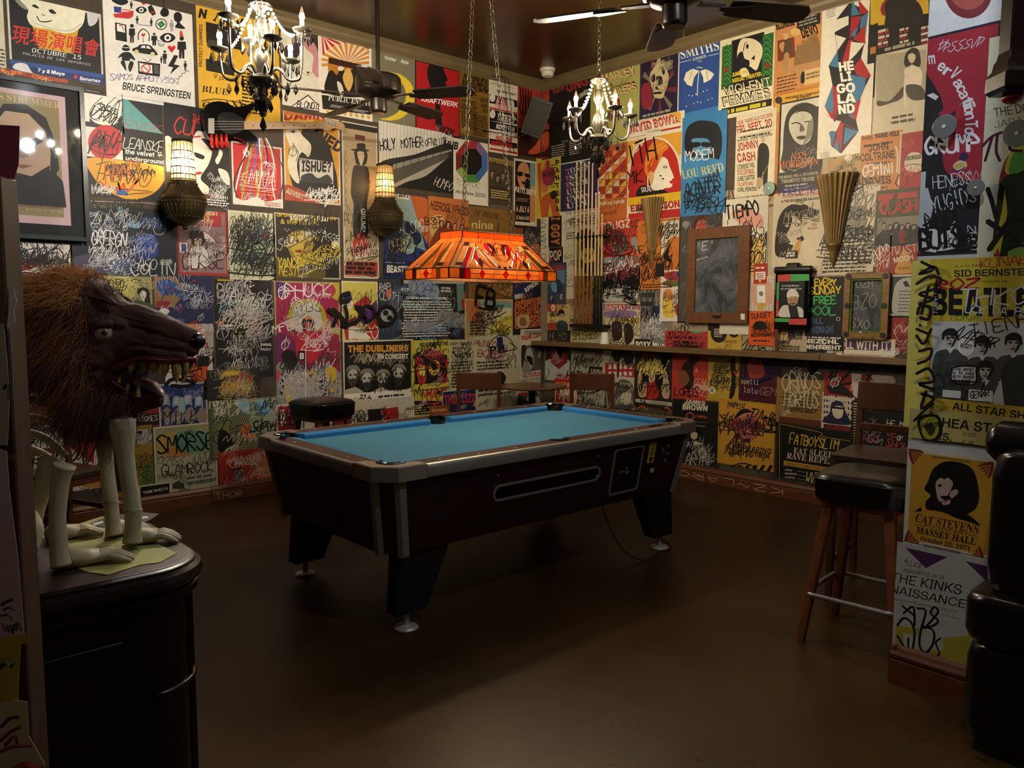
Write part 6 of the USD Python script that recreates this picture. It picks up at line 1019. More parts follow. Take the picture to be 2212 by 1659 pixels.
O('orange poster with black crawling tags behind the left torch sconce', 'bf6f2c', 118, 31, 153.4, 88.5); R('d0c8b0', 139, 31, 153, 44); T('1d1a16', 'THOR', 144.6, 37, 152.4, 36.2, 3.6); T('1d1a16', 'BABY', 144.6, 42, 152.4, 41, 3.6); P('d8cfb4', 138, 44, 146, 44, 140, 58, 138, 62); K(24, '17110d', 11, .8); G('17110d', 'THE', 112, 60, 124, 58, 7, .7); PS('17110d', 140, 60, 147, 48, 144, 58, 147, 66, 142, 64); L('3a2410', 122, 84, 150, 87.6, 2); R('1d1b1a', 134, 67, 140.6, 78)
O('black and grey marker covered poster right of the cue rack', '7b5a52', 88, 62, 118.4, 99.6); P('1b1918', 88, 78, 104, 72, 118, 80, 118, 99, 88, 99); PS('b0aca4', 90, 88, 102, 84, 116, 90, 118, 99, 90, 99); P('8a8a92', 88, 62, 106, 60, 108, 72, 90, 76); K(34, '100e0d 100e0d 100e0d cfcac0', 10, 1.1); K(4, '7a2430', 12, 1.4)
O('cream panel with a red stripe title and purple smudges by the cue butts', 'c0b592', 88, 99.5, 120, 137.5); R('a5354a', 88.6, 101.6, 119.4, 106.4); T('d8cfc0', 'RADIATORS', 89.4, 105.8, 118, 106.6, 3.6, 'b'); PS('8a6a94', 90, 108, 104, 106.6, 116, 108, 114, 112, 92, 113); R('c8b048', 97, 113, 119, 118); G('1a1614', 'JASPERV', 97, 118, 118.6, 118.4, 5, .7); PS('33201a', 96, 118, 103, 117, 104, 130, 97, 132); PS('33201a', 106, 120, 112, 119, 114, 130, 108, 136); K(14, '161311 161311 556', 8, .7)
O('charcoal sheet with faint white lettering above the drink shelf', '2b2a29', 120, 92, 131.6, 104); G('8a8680', 'OWB DWD', 121, 99, 130, 99.4, 3.4, .4); K(4, '555', 6, .4)
O('grey smudged sheet covered in marker right of the cue butts', '6d6a66', 120, 103, 141.4, 134); R('23324a', 130, 98, 137, 118); PS('7f7d7a', 121, 116, 140, 118, 147, 126, 147, 134, 122, 132); K(18, '141212 c8c4bc', 8, .7)
O('white and black title strip standing just above the drink shelf', '23211f', 115, 131, 147.4, 142); T('e0d8c4', 'ROXY MUSIC', 116, 138.6, 146.6, 139.4, 5.4, 'k'); PS('77746e', 124, 126, 136, 122, 148, 130, 147, 136, 132, 134)
O('red poster with black marker lines above the shelf', 'a5382f', 141, 124, 178, 142); PS('5a8a4a', 164, 116, 172, 115, 174, 125, 164, 126); L('1d1514', 148, 128, 172, 140, 3, .7); G('17110f', 'KORGMQULUS', 148, 138.6, 174, 138, 3.4, .8); K(6, '17110f 8a2a3a', 8, .6)
O('gold jazz festival poster with dark round shapes above the shelf', 'b99a3c', 178, 117, 206.4, 142); R('1b1a1a', 178, 117, 206, 125); C('1b1a1a', 187, 126, 7, 8.4); C('1b1a1a', 200, 125.6, 4.4); C('b99a3c', 200, 125.6, 2.4); L('c8c0a8', 183, 122, 191, 130, 5); T('241c10', 'Newport', 190.6, 134.4, 202, 135, 3.4, 'r'); T('241c10', 'Jazz', 192, 138, 197.6, 138.4, 3.2, 'r'); T('241c10', 'Festival', 186, 141.6, 198, 142, 3.2, 'r'); R('4a5a78', 206.6, 126, 212, 134)
O('grey drawing of a red veiled woman behind the framed chalkboard', '4a4844', 154, 24.5, 190.4, 118, edge='26221f'); PS('5a2420', 166, 34, 169, 27, 175, 26, 178, 33, 177, 40, 167, 40); PS('b04a3a', 168, 34, 171, 29.6, 175.6, 31, 176, 38, 168, 39); C('8a8880', 159, 33.6, 3); K(30, '8a877e 26231f', 7, .5)
O('white poster with a pink blush and a black dripping tag', 'd8d0bc', 191, 13, 226, 128); PS('d49a88', 198, 24, 208, 19, 216, 22, 224, 26, 224, 36, 206, 33); P('d8b060', 191, 46, 226, 44, 226, 92, 191, 92); G('1a1512', 'TIEMPO', 194, 29, 222, 25, 11, 1.3, j=.25); S('1a1512', .6, 195, 30, 195, 34); S('1a1512', .6, 205, 28, 205, 34); S('1a1512', .6, 215, 27, 215, 31); K(12, '15120f', 10, .9, 191, 32, 226, 70)
O('cream handbill with red figures behind the cue shafts', 'c4bca2', 55, 38, 80, 97); K(8, '2a2624 5a2a30', 8, .6); PS('8f2a30', 68, 66, 71, 63, 73, 67, 78, 70, 76, 82, 69, 82, 66, 76); PS('5a4a38', 67, 82, 70, 82, 69, 94, 65, 94); PS('5a4a38', 73, 82, 76, 82, 78, 94, 74, 94); T('c8a8a0', 'Retro', 67.6, 80, 75, 76, 3, 'c'); G('4a1c22', 'PRE', 61, 34.6, 84, 32.6, 6, .9); G('2a2624', 'SATU', 56, 64, 64, 61.6, 3, .4); L('555', 57, 40, 66, 46, 3); PS('26221f', 66, 42, 74, 37, 82, 42, 80, 52, 70, 52)
O('mottled yellow and black poster hidden behind the cue shafts', '8f8338', 66, 45, 88, 98); PS('1a1816', 68, 50, 84, 48, 86, 70, 72, 74); PS('c8b840', 70, 56, 80, 54, 82, 64, 72, 66); R('5a5e5a', 66, 98, 88, 118); K(18, '141210', 9, .9)
O('white strip with a black panel of orange letters near the corner', 'd4ccb6', 34.8, 28, 55, 67.5); R('1d1915', 42, 26.4, 53, 52.5)
for k, ch in enumerate('IGGY'): T('b8703a', ch, 44, 27.4+k*6, 44, 27.4+k*6+(2.4 if ch == 'I' else 5.4), 7.6)
R('1d1915', 42.6, 53.4, 54.2, 66); T('cfc8b4', 'POP', 43.6, 64.6, 53.4, 63.6, 8.4, 'b'); K(4, 'a02c2c', 4, .4, 42, 55, 54, 65)
for k, ch in enumerate('SERPO'): G('26221e', ch, 35.6, 36+k*7, 41, 35+k*7, 5.4, .5, j=.2)
O('blue grey poster of a hanging figure and faces near the corner', '3a4658', 41.2, 66.6, 57, 101); T('a0343c', 'QUEENS', 42.6, 73, 55, 72, 4); R('5a7a94', 41.8, 73, 56, 84); PS('26344a', 43, 84, 50, 80, 54, 86, 52, 92, 46, 92); PS('6a90b0', 44, 84, 48, 82, 49, 91, 45, 90); FACE(53, 95, 3, 'a098a0', '1c1a24', 0); FACE(44.6, 96, 2.6, '9a9098', '1c1a24', 1); R('9a2a38', 56.4, 88, 58.4, 104)
O('red and cream poster of a mohawk figure near the corner', 'c8b070', 40.6, 101, 59.4, 124); R('b0442c', 40.6, 101, 49, 108); R('b0442c', 40.6, 117.6, 49, 123.6); C('e0d8c4', 45.6, 104.6, 1.9, 2.8); G('222', 'A', 44.4, 106.4, 47, 106.4, 3.4, .5); T('8a2c22', 'ANARCHY', 49.4, 103, 56, 102.4, 1.7); T('8a2c22', 'IN THE U.K.', 49.6, 105.6, 58, 104.8, 1.6); PS('1f1d1c', 50.4, 112, 50, 107.4, 52.6, 105.8, 55, 107.8, 55, 112); PS('b8a080', 51, 110, 54.6, 110, 54.4, 114.4, 52.6, 115.6, 51.2, 114); PS('2c4450', 49.4, 117, 52, 115.4, 57, 117, 58, 123.6, 49, 123.6); G('161412', 'SKA', 43, 112, 50, 111.6, 3, .7); K(7, '161412 2a3a6a', 5, .5)
O('black sheet with one thin grey tag just above the shelf at the corner', '25201c', 40.8, 123.4, 60, 135); G('8a867c', 'HLYO', 42, 132, 57, 132.6, 7, .5)
O('green tinted flyer with a black tag left of the white cup', 'a8a888', 60.4, 124.6, 88, 138); G('15130f', 'SMUSRKO', 62, 132, 84, 131, 6, .8); K(3, 'b8a030', 8, .7)
# below the drink shelf
O('dark red heart shaped shield on pale blue, below the shelf at the corner', 'a8aaa0', 38.6, 140, 60, 168); P('2e211e', 39, 140, 60, 141, 60, 150, 56.6, 148, 43, 148, 39, 150); P('7c2024', 43, 140, 57.6, 141, 57.6, 151, 50.4, 157, 43.6, 151.4); PS('c8c0b0', 47, 141, 52, 141, 51, 144, 49.6, 146, 48, 144); K(4, 'b89a94', 5, .3, 43, 142, 57, 152); G('161310', 'X', 48, 163, 53, 164, 3.4, .7); S('161310', .7, 39, 166, 42, 160, 41, 156)
O('grey green sheet of black tags below the shelf', 'a4a48c', 60, 141.4, 89, 196); R('2a2622', 58.6, 142, 60.6, 170); G('15130f', 'HURLY', 62, 152, 78, 156, 8, .7); G('15130f', 'HOTRO', 56, 166, 74, 170, 8, 1.2); K(24, '15130f', 9, .8); L('5a3a3a', 81.4, 142, 88, 148, 3, .7)
O('red flyer with cream jagged shapes behind the round table', 'a8281f', 46.6, 164.6, 66.4, 196); R('c2b49c', 46.6, 160, 60, 166); G('a8281f', 'XEKA', 48, 165.4, 60, 165.4, 3.4, .6); T('c88a50', 'WOLFGANG', 47.4, 170.4, 60.4, 170.8, 2.6); PS('cdbfa0', 58, 174, 64, 172, 66, 182, 60, 180); PS('8a7a3a', 52, 174, 56, 172, 57, 182, 52, 181); P('d8cbb0', 60, 178, 66, 180, 65, 188, 61, 184); K(9, '15110f e0d4bc', 8, .8)
O('black strip with white serif capitals behind the wooden chair top', '171514', 76, 154.4, 96.6, 168); T('cfc8b8', 'LEONARD', 77.4, 160.4, 91, 161.8, 3.8, 's'); T('cfc8b8', 'COHEN &', 77.4, 165.6, 95, 167.4, 3.8, 's')
O('white drawing sheet with a red grid band between shelf and chair', 'b9b09a', 88, 141, 115.4, 168); PS('15110f', 96, 142, 113, 142, 113, 151, 108, 153, 105, 147, 102, 150, 98, 150); R('9a242c', 90, 151.6, 115, 164)
for k in range(5): R('c8bca8', 92.6+k*4.4, 152.6, 95.4+k*4.4, 157); R('c8bca8', 92.6+k*4.4, 159, 95.4+k*4.4, 162.6)
S('15110f', 1.4, 101, 144, 101.6, 156, 100, 168); K(8, '15110f', 7, .7)
O('cream poster with a grey rounded head and white line face', 'b4ab8e', 96.4, 164, 115.6, 192); PS('55534f', 97.6, 190, 98.4, 176, 102, 166.6, 110, 167, 114.6, 174, 114.6, 190); T('b0a890', 'SIOUXSIE', 102, 170.6, 112, 171.6, 2.6, 'b'); T('b0a890', 'BANSHEES', 101, 175, 113.4, 175.8, 2.8, 'b'); PS('c0b89c', 103, 180, 109, 175.6, 112.4, 178, 111, 186, 106, 187); K(6, '161412 c8c0a8', 6, .6)
O('dark concert photo with yellow scrawl over dancing figures', '2c221c', 115.4, 142, 147.4, 192); T('b0342a', 'IN CONCERT', 121, 147, 141, 148, 3.6); PS('b0926c', 118, 164, 124, 160, 126, 178, 119, 180); PS('a8281f', 126, 172, 130, 166, 134, 170, 135, 181, 126, 182); PS('c0a680', 127, 160, 131, 158, 133, 166, 128, 168); PS('b89a78', 138, 162, 143, 160, 145, 180, 139, 180); PS('15110f', 122, 158, 127, 157, 127, 166, 122, 168); PS('15110f', 134, 160, 139, 158, 139, 170, 134, 172); K(12, 'c8b048 d4c060', 9, .9, 116, 149, 147, 166); K(6, '0f0d0c', 9, 1); R('b8b098', 116, 182, 147, 188.6); T('26221c', '14.', 119.6, 186.4, 126, 187, 4); L('444', 128, 184, 145, 188, 2, .5)
S('b8542c', 1.2, 117, 191, 122, 188.6, 126, 192); S('b8542c', 1.2, 141, 190, 144, 190, 146, 194)
O('red poster of a hand gripping a pistol under the shelf', 'b03a2c', 147.6, 143, 178, 187); PS('231a18', 156, 154, 168, 146, 171, 149, 162, 158, 166, 164, 163, 174, 155, 170); PS('7a4a30', 152, 160, 158, 158, 162, 166, 156, 172); R('15110f', 163, 144, 165, 162); K(7, 'd0a898', 7, .5, 164, 156, 178, 184); G('15110f', 'LORDS', 149, 179.4, 170, 180.4, 7, 1)
O('gold poster of a black lined figure beside the pistol poster', 'b39436', 178.4, 144, 205, 186.6); PS('1a1714', 197, 150, 201, 147, 201, 176, 196, 182, 198, 166); K(9, '1a1714', 11, .9); C('cfc8b4', 181.4, 175, 3); G('222', 'X', 180, 176.4, 183, 176.6, 3, .6); HEART('a83a34', 201.6, 160, 2.4); L('3a3018', 183, 150, 196, 168, 8, .4)
O('maroon poster with white broken letters beneath the notices', '4a1420', 205, 145, 237, 186); K(7, '1d1638', 12, 1.6); T('c8b8a8', 'opelli', 206, 169, 221, 170.4, 4, 'm'); T('c8b8a8', 'lolu', 208, 176.6, 220, 178, 4.4, 'm'); PS('9a4030', 212, 150, 222, 148, 226, 162, 214, 164); G('8a7a74', 'GEM', 222, 178, 236, 180, 6, .5)
V(1080, 800, S1)
O('black poster with white block capitals and a singing head', '181513', 147.6, 23.4, 187, 83.5, edge='2a2522'); T('d6ccb0', 'JAMES', 157.8, 28.6, 175.4, 29.6, 4.6); T('d6ccb0', 'BROWN', 156, 33.4, 177.4, 34.8, 4.8); C('b8523c', 162.4, 39, 3.4); C('181513', 162.4, 39, 2.4); T('b8523c', 'LYMPIA', 166.4, 40.4, 177, 41.2, 2.4, 'b'); S('776', .3, 158, 43.6, 177, 44.6); L('888', 158, 45, 177, 49, 2)
PS('b8a884', 163, 55, 165, 51, 169, 51, 169.6, 56, 166.6, 59, 164, 58); PS('100e0d', 164, 50.6, 168, 48.6, 173, 51, 173, 58, 168, 61, 169, 54); P('b8a884', 166, 60, 172, 62, 178, 64, 172, 68, 166, 66); P('26221f', 166, 64, 180, 62, 184, 80, 162, 80); K(12, 'b8b0a0 c8c0b0 6a6860', 9, .6, 158, 56, 186, 82); G('c0b8a4', 'ARIN', 158, 80, 178, 82, 10, .6)
O('yellow warning poster of a pink head with hazard stripes', 'c08c2a', 187.2, 24, 234, 87, edge='b07f26'); PS('c07a5c', 201, 40, 207, 33, 216, 33, 220, 42, 219, 56, 212, 62, 204, 57); PS('1c1612', 200, 42, 205, 34, 212, 33, 219, 38, 216, 36, 208, 37); S('1c1612', .8, 202, 47, 209, 48); S('1c1612', .8, 212, 48, 218, 47); PS('1c1612', 208, 59, 213, 58, 212, 62); T('1c1612', 'USE HEARING', 196, 67, 232, 71.4, 4.4, 'b'); T('1c1612', 'PROTECTION', 196, 71.4, 230, 75.6, 4.2, 'b')
for k in range(7):
    x = 188+k*6.6; P('17120d', x, 86, x+3, 86.6, x+6, 81, x+3, 80.6)
    P('17120d', x+14, 25+k*.2, x+17, 25.4+k*.2, x+19, 22, x+16, 21.8)
G('15110e', 'Y', 189, 46, 198, 44, 9, 1); G('15110e', 'B', 229, 46, 236, 48, 10, 1.1); S('15110e', .9, 198, 82, 206, 79.4, 215, 81, 222, 87); K(16, '15110e', 11, .9); K(8, '8a2440', 10, .5, 196, 34, 226, 64); T('17120d', 'DANGER', 204, 89.6, 213, 91, 2.4)
V(1620, 0, S2)
O('orange handbill of a swimsuited singer above rows of sepia figures', 'c98a50', 20, 18, 58.4, 77, edge='e0caa0'); T('1d1612', 'BLONDIE', 22, 24.6, 36.6, 20.4, 6.6); R('24201c', 38.6, 11, 57, 19); L('998', 40, 12, 56, 17.6, 4); T('1d1612', 'DEVO', 43, 31.4, 56, 27.4, 8.4); C('d8b070', 37, 26, 4, 3.2); G('1d1612', '>', 40, 27, 42, 26.6, 2, .6)
P('7a3c24', 22.6, 33, 36, 30, 37, 46, 22.6, 50); PS('5a4630', 27, 34, 32, 32, 34, 40, 32, 46, 28, 44); PS('d0a878', 27.4, 27.6, 31, 27, 31, 31, 28, 32); PS('b08a5a', 28, 44, 32, 44, 30.6, 58, 27, 58); PS('c09a68', 24, 36, 28, 34, 27, 42, 25, 40)
for x, y in ((40, 41), (44, 37), (48.6, 34), (52.6, 31)): C('8f7148', x, y-2.4, 2.2, 2.4); PS('8a6c44', x-3, y+1, x, y-.6, x+3.4, y+1, x+4, y+20, x-4, y+20)
P('b88a58', 33, 54, 58, 48, 58, 60, 33, 64); R('d8b47a', 44.6, 57, 57.4, 66); T('26201a', 'THE WARFIELD', 45.6, 61.6, 56.6, 58.6, 1.8); T('26201a', 'SAN FRANCISCO', 45.6, 64.4, 56.6, 61.6, 1.8); L('4a3420', 22, 62, 38, 75, 6, .4); PS('1d1a18', 41.6, 60, 44, 58, 44.4, 66, 41.4, 67)
O('orange framed poster of a long-haired man in black and white', 'c07a34', 19.6, 76, 57.8, 156); R('d3a23a', 20.6, 78, 57.4, 84); T('4a2c14', 'PRESENTED TONIGHT', 29, 80.4, 57, 75.4, 1.8); T('4a2c14', 'IN CONCERT', 38, 80.6, 50, 78, 2); C('3a2a20', 23.6, 81, 3); R('262019', 24.6, 83.6, 57.4, 140); R('cfcab8', 26, 84.6, 57.4, 138.6)
PS('3b3732', 27, 120, 28, 102, 31, 91, 37, 85, 46, 83, 54, 86, 57.4, 90, 57.4, 138, 27, 138); PS('cbc6b4', 33, 95, 40, 89, 48, 90, 51, 96, 51, 106, 48, 114, 42, 117, 36, 113, 32, 104); PS('3b3732', 36, 92, 46, 86, 54, 92, 53, 100, 49, 92, 42, 90); S('2a2622', .9, 34, 100, 38, 99, 41, 100.4); S('2a2622', .9, 44.6, 98.6, 48, 98, 50, 98.6); PS('6a655a', 41.6, 100, 44.6, 104.6, 42, 106.4, 40.4, 105.6); PS('4a443c', 37.6, 111, 42, 109.6, 46.6, 110.4, 42, 112.8); PS('8a8576', 47, 100, 51, 96, 51, 107, 46.6, 114, 43, 117, 46, 108); K(10, 'b8b4a6 2a2622', 7, .5, 27, 118, 57, 138)
T('c86a2c', 'VAN', 34.4, 128.6, 46.6, 127, 5, 's'); T('c86a2c', 'MORRISON', 24, 136.6, 56, 133.4, 6, 's'); R('3f3a35', 22.4, 140, 57, 152); T('cfc8b4', 'THURSDAY, FEB. 4, 1971 8:30 PM', 24, 144.6, 55.6, 140.6, 2.2, 's'); T('cfc8b4', 'PARAMOUNT THEATRE', 26, 148, 53, 145.6, 3, 's'); L('aaa', 28, 149, 50, 152, 2)
G('5a5a8a', 'MHRUZIR', 30, 156.4, 57, 153.6, 4.6, .6)
O('letterpress bill of red and black lines with a standing guitarist', 'd9cfb2', -10.4, 93, 19.6, 156)
for s, x0, y0, x1, y1, h, c in (('SALEM - ROANOKE VALLEY CIVIC CENTER', -9, 101, 19, 94, 3, 'a32c2c'), ('FRI. SEPT. 20', -9.6, 108, 18.8, 101.6, 6, 'a8262a'), ('IN PERSON - JOHNNY CASH SHOW', -9.6, 115, 18.6, 109.4, 2, '2a241e'), ('JOHNNY', -9.4, 122.4, 8, 119, 6.6, 'a8262a'), ('CASH', -9.4, 131.4, 5, 129.6, 7.4, 'a8262a'), ('& TENNESSEE THREE', -9.6, 137, 4.4, 135, 3.8, '241f1a'), ('STATLER BROS.', -9.6, 141.6, 4.4, 140, 4, 'a32c2c'), ('JUNE CARTER', -9.6, 146.6, 4.4, 145, 4, '241f1a'), ('THE CARTER FAMILY', -9.6, 150.6, 4, 149.4, 3, 'a32c2c'), ('CARL PERKINS', -9.6, 155, 6, 154, 3.4, '241f1a')): T(c, s, x0, y0, x1, y1, h, 'b')
L('3a322a', -8, 103.6, 18, 108.6, 2, .3); S('3a322a', .3, -9, 111, 19, 105); PS('262320', 6.6, 124, 9, 116, 14, 117, 16, 124, 15, 136, 14, 150, 11, 150, 11, 138, 9.6, 150, 6.6, 150); C('b8a888', 11, 113, 1.8, 2.2); PS('b09a70', 5.6, 146, 8, 143, 10.6, 146, 9.6, 151, 6, 151); S('b09a70', .5, 9, 145, 12.6, 138, 15, 133)
flush()
V(1080, 0, S1, 'R')
O('blue poster of a shadowed face with white scribbles', '3a7cb0', 156.4, 101, 192.4, 181.5); PS('23252a', 158, 124, 160, 110, 167, 104, 176, 103, 186, 106, 190, 116, 189, 132, 184, 138, 172, 136, 162, 134); PS('5a92ba', 164, 120, 170, 118, 178, 119, 181, 126, 178, 132, 168, 132); PS('1d2024', 163, 122, 171, 121.6, 171, 125, 164, 126); PS('1d2024', 173, 121.6, 180, 122, 180, 125.4, 173, 125); PS('3f86b8', 158, 138, 168, 134, 186, 136, 192, 142, 192, 152, 158, 152); T('c8c078', 'LOU REED', 156.6, 153, 192, 145.8, 7, 's'); L('26405a', 166, 150, 188, 178, 7, .3); G('e0e2e0', 'MODEM', 159, 138, 184, 135, 8, .7); G('161618', 'ACUTR', 158, 168, 190, 165, 12, 1.1); G('161618', 'TSN', 157, 178.6, 188, 176, 7, 1); K(5, '161618', 10, .8, 157, 160, 192, 180)
V(1620, 0, S2)
O('tall white poster of a faceted red, blue and black zigzag figure', 'e2dac6', 59, 8, 97.4, 122.5); T('26221e', 'ACK', 62.4, 7, 70, 4.6, 3); L('777', 62, 8, 70, 13, 4, .4)
P('231f20', 81, 2, 96, 10, 93, 34, 90, 47, 98, 61, 93, 71, 88, 83, 86, 97, 88, 106, 74, 124, 66, 118, 65, 107, 69, 99, 60.6, 86, 67, 69, 64, 53, 71, 42, 69, 27, 70, 16)
Rd, Bl, Kk, Wt = 'a8282c', '43779a', '231f20', 'e2dac6'
for c, a in ((Kk, (81, 2, 76, 11, 81, 13)), (Bl, (83, 0, 82, 13, 89, 12)), (Rd, (88, 0, 96.5, 10, 89, 12)), (Wt, (70, 16, 80, 13, 80, 20, 69, 26)), (Bl, (90, 14, 96, 10, 93, 32, 89, 22)), (Rd, (82, 14, 90, 13, 88, 20, 81, 32)), (Kk, (68.6, 27, 80, 20, 81, 30, 78, 31)), (Wt, (68.6, 28, 78, 31, 71, 41)), (Rd, (84, 32, 93, 20, 93.6, 36)), (Bl, (82, 28, 88, 21, 85, 31)), (Kk, (71, 42, 80, 32, 76, 46, 72.6, 58, 64, 53)), (Rd, (80, 33, 84, 32, 80, 50, 74, 52)), (Wt, (82, 34, 93, 35, 86, 44, 80, 50)), (Kk, (93, 36, 85, 52, 80, 56, 86, 45)), (Bl, (64, 53, 71, 42, 72, 55)), (Rd, (90, 47, 98, 61, 94, 64, 86, 60, 84, 54)), (Kk, (64.6, 54, 73, 57, 72, 70, 67, 68)), (Kk, (73, 57, 78, 54, 80, 68, 74, 78)), (Bl, (80, 60, 94, 63, 93, 70, 88, 82, 82, 84)), (Rd, (67, 69, 73, 72, 72, 96, 66, 92)), (Bl, (60.6, 86, 67, 69, 68, 86, 66, 96)), (Kk, (73, 72, 78, 92, 74, 98, 70, 94)), (Rd, (84, 84, 90, 80, 86, 97, 80, 94)), (Bl, (80, 92, 84, 84, 83, 96)), (Kk, (76, 96, 88, 104, 80, 98, 73, 97)), (Wt, (70, 97, 74, 98, 70, 106, 64, 106)), (Bl, (77, 103, 88, 106, 76, 117)), (Rd, (73, 99, 76, 100, 74, 123, 70, 108)), (Bl, (64, 107, 70, 106, 67, 118)), (Rd, (67, 118, 71, 108, 72, 120)), (Bl, (68, 119, 71, 112, 73, 124)), (Rd, (61, 86.6, 66, 96, 70, 96))): P(c, *a)
S('c33', .3, 62, 93, 70, 97, 88, 106, 74, 124, sm=0); S('26221e', .3, 69, 27, 71, 41, 64, 54, sm=0)
for s, y, x0, x1 in (('HE', 58, 72.6, 84.6), ('LI', 66.4, 74, 83), ('GO', 75.6, 70.6, 85.6), ('LA', 84, 71.4, 86), ('ND', 92.4, 72, 85.4)): T('efe9da', s, x0, y, x1, y-1.4, 7.6)
L('8a8070', 57, 123, 65, 128, 4, .4)
O('yellow poster of a red and black rearing horse over tour dates', '1a1715', 97.6, -6, 144.6, 41); P('c9a830', 97.6, -6, 144.6, -6, 144.6, 12, 126, 16, 110, 20, 103, 21, 97.6, 20); P('1a1715', 100, 20, 103.4, 18.6, 104.6, 22, 109, 20.6, 124, 14, 144.6, 11, 144.6, 24, 98, 30); PS('8a3024', 106, 6, 110, 0, 120, -4, 130, 0, 128, 6, 118, 10, 112, 13, 107, 12); PS('231a17', 110, 2, 124, -4, 136, 2, 140, 12, 136, 20, 124, 18, 110, 22, 110, 12)
for i in range(3):
    for j in range(3): L('c8c0b0', 103.6+i*17.4, 23.6+j*5-i*1.2, 113+i*16, 25.6+j*5-i*1.2, 1); L('8a3028', 103.6+i*17.4, 26+j*5-i*1.2, 113+i*16, 28+j*5-i*1.2, 1)
L('998', 108, 37.6, 138, 36, 1); R('b07a2c', 97.6, 38.6, 102, 43)
O('grey photograph of a dark-haired dancer kneeling on one leg', 'c9bfa6', 102.4, 45, 142.6, 104); P('aaa08a', 102.4, 45, 142.6, 40, 142.6, 76, 102.4, 84); PS('2b2623', 125, 52, 126, 44, 131, 39, 136, 40, 138, 46, 138, 53, 135, 54, 131, 52, 128, 55); PS('c8b8a0', 128, 45, 131, 43, 134, 45, 133.4, 49, 131, 51.4, 128.6, 49); PS('d8ccb4', 125, 57, 131, 53, 138, 56, 139.6, 63, 137, 70, 127, 69, 126, 64); PS('4c463a', 127, 69, 137, 69, 142, 75, 142, 80, 132, 81, 127, 76); PS('4c463a', 127, 71, 122, 80, 112, 84, 105, 86, 102.6, 84, 104, 81.6, 112, 82, 118, 77, 124, 70); PS('d8ccb4', 125.6, 58, 127, 60, 126, 76, 128, 86, 125, 86, 124.4, 74)
T('26221c', 'ケイト・ブッシュ', 113.6, 101, 133.4, 98, 2.6, 'j'); L('4a4438', 115, 93, 134, 98, 2, .5)
O('orange handbill of black letterpress capitals with a white tag', 'c07c40', 90, 110, 121.6, 157.5); T('2a1a12', 'Shellys', 91, 113.6, 99.6, 112.2, 3.4, 'b'); T('2a1a12', 'MANNE-HOLE', 102, 112, 121, 109.6, 4.2); L('3a2416', 92, 115, 119, 116.4, 1, .4); T('2a1a12', 'JOHN', 96.6, 122.6, 112.4, 121, 6, 'b'); T('2a1a12', 'COLTRANE', 90, 130.6, 117.6, 127.6, 6.2, 'b'); T('2a1a12', 'QUARTET', 95, 133.6, 114, 132, 1.8); T('2a1a12', 'DAVIS', 91, 150, 114.6, 148, 6.2, 'b'); T('2a1a12', 'SEXTET', 96, 153.6, 112, 152.2, 1.8); T('2a1a12', 'APR. 10-19', 90, 157, 116, 155, 2.2, 'b'); G('ddd4c4', 'GEMINI', 92, 142.6, 118, 140, 9, 1.2, j=.2); S('ddd4c4', 1, 118, 118, 119.6, 125, 119, 139)
O('red poster of a striped cap beside the orange handbill', 'a02628', 121.8, 107, 140, 155, edge='cbbfa4'); PS('cfc5ae', 125, 133, 128, 125, 134, 123, 139, 126, 139, 138, 128, 138); T('26201e', 'GEORGIA', 126, 130, 139, 128, 3.4); S('26201e', .5, 124.6, 134.6, 132, 132.6, 139, 133.4); S('8a2020', 1, 124, 143, 128, 139, 134, 139.6, 139, 138); S('6a1a1c', 1, 118, 148, 121, 141, 126, 141, 128, 148, 122, 152, 118, 148); K(4, 'c86a60', 7, .4)
O('tan sheet of small black doodles above the larger torch sconce', 'b08f5a', 63.6, 128, 89, 158.5); PS('e0d8c4', 77, 128, 80, 125, 83, 128, 80, 131); K(20, '2a2118', 5, .45); S('2a2118', .8, 66, 139, 72, 138, 75, 135); C('2a2118', 69, 127, 1.4)
V(1620, 400, S2)
O('cream poster of a wild-haired woman in black and white', 'cdbfa2', 19.6, 7.6, 57, 65.5); T('a83030', 'THURS AUGUST 25TH', 26.4, 11, 56, 8, 3, 's'); T('2a241c', 'at THE LEGIONNAIRE SALOON', 25.6, 14.4, 56, 11.6, 2.2); G('3a347a', 'MHRUZIR', 24, 9, 54, 7, 6, .7)
PS('26201d', 21, 56, 22, 34, 26, 22, 34, 15.6, 44, 17, 52, 19, 56, 22, 50, 26, 44, 24, 42, 30, 41, 38, 44, 44, 36, 48, 32, 57); PS('cdbfa2', 29, 28, 36, 25, 41, 29, 41, 36, 43, 39.6, 41, 42, 41, 45.6, 37, 48.6, 30, 46, 28, 38); PS('26201d', 27, 28, 34, 26, 33, 34, 30, 40, 33, 46, 28, 46, 26, 36); EYEI('26201d', 30, 32.8, 2.6); EYEI('26201d', 38.4, 32, 2.2); PS('7a2c22', 37.6, 43, 41, 42, 40, 44.6)
for k in range(6): S('26201d', .7, 42+k*.4, 20+k*1.4, 48, 19+k*1.6, 52, 22+k*1.4, 56.6, 20+k*1.8)
PS('26201d', 40, 17, 46, 16, 47, 21, 42, 23); PS('c8903c', 36, 50, 41, 44, 40, 56, 34, 58); T('8a3028', 'THE', 49.6, 33, 54.6, 32.6, 2, 's'); T('8a3028', 'HOOKS', 46.8, 36, 55, 35.6, 2, 's'); R('1d1a18', 29, 53, 39, 59); L('ccc', 30, 54, 38, 58, 2, .7); K(10, '5a4a54 c8b8a0 2a241c', 7, .5); K(3, 'b8b0a0', 8, .6, 21, 32, 32, 56)
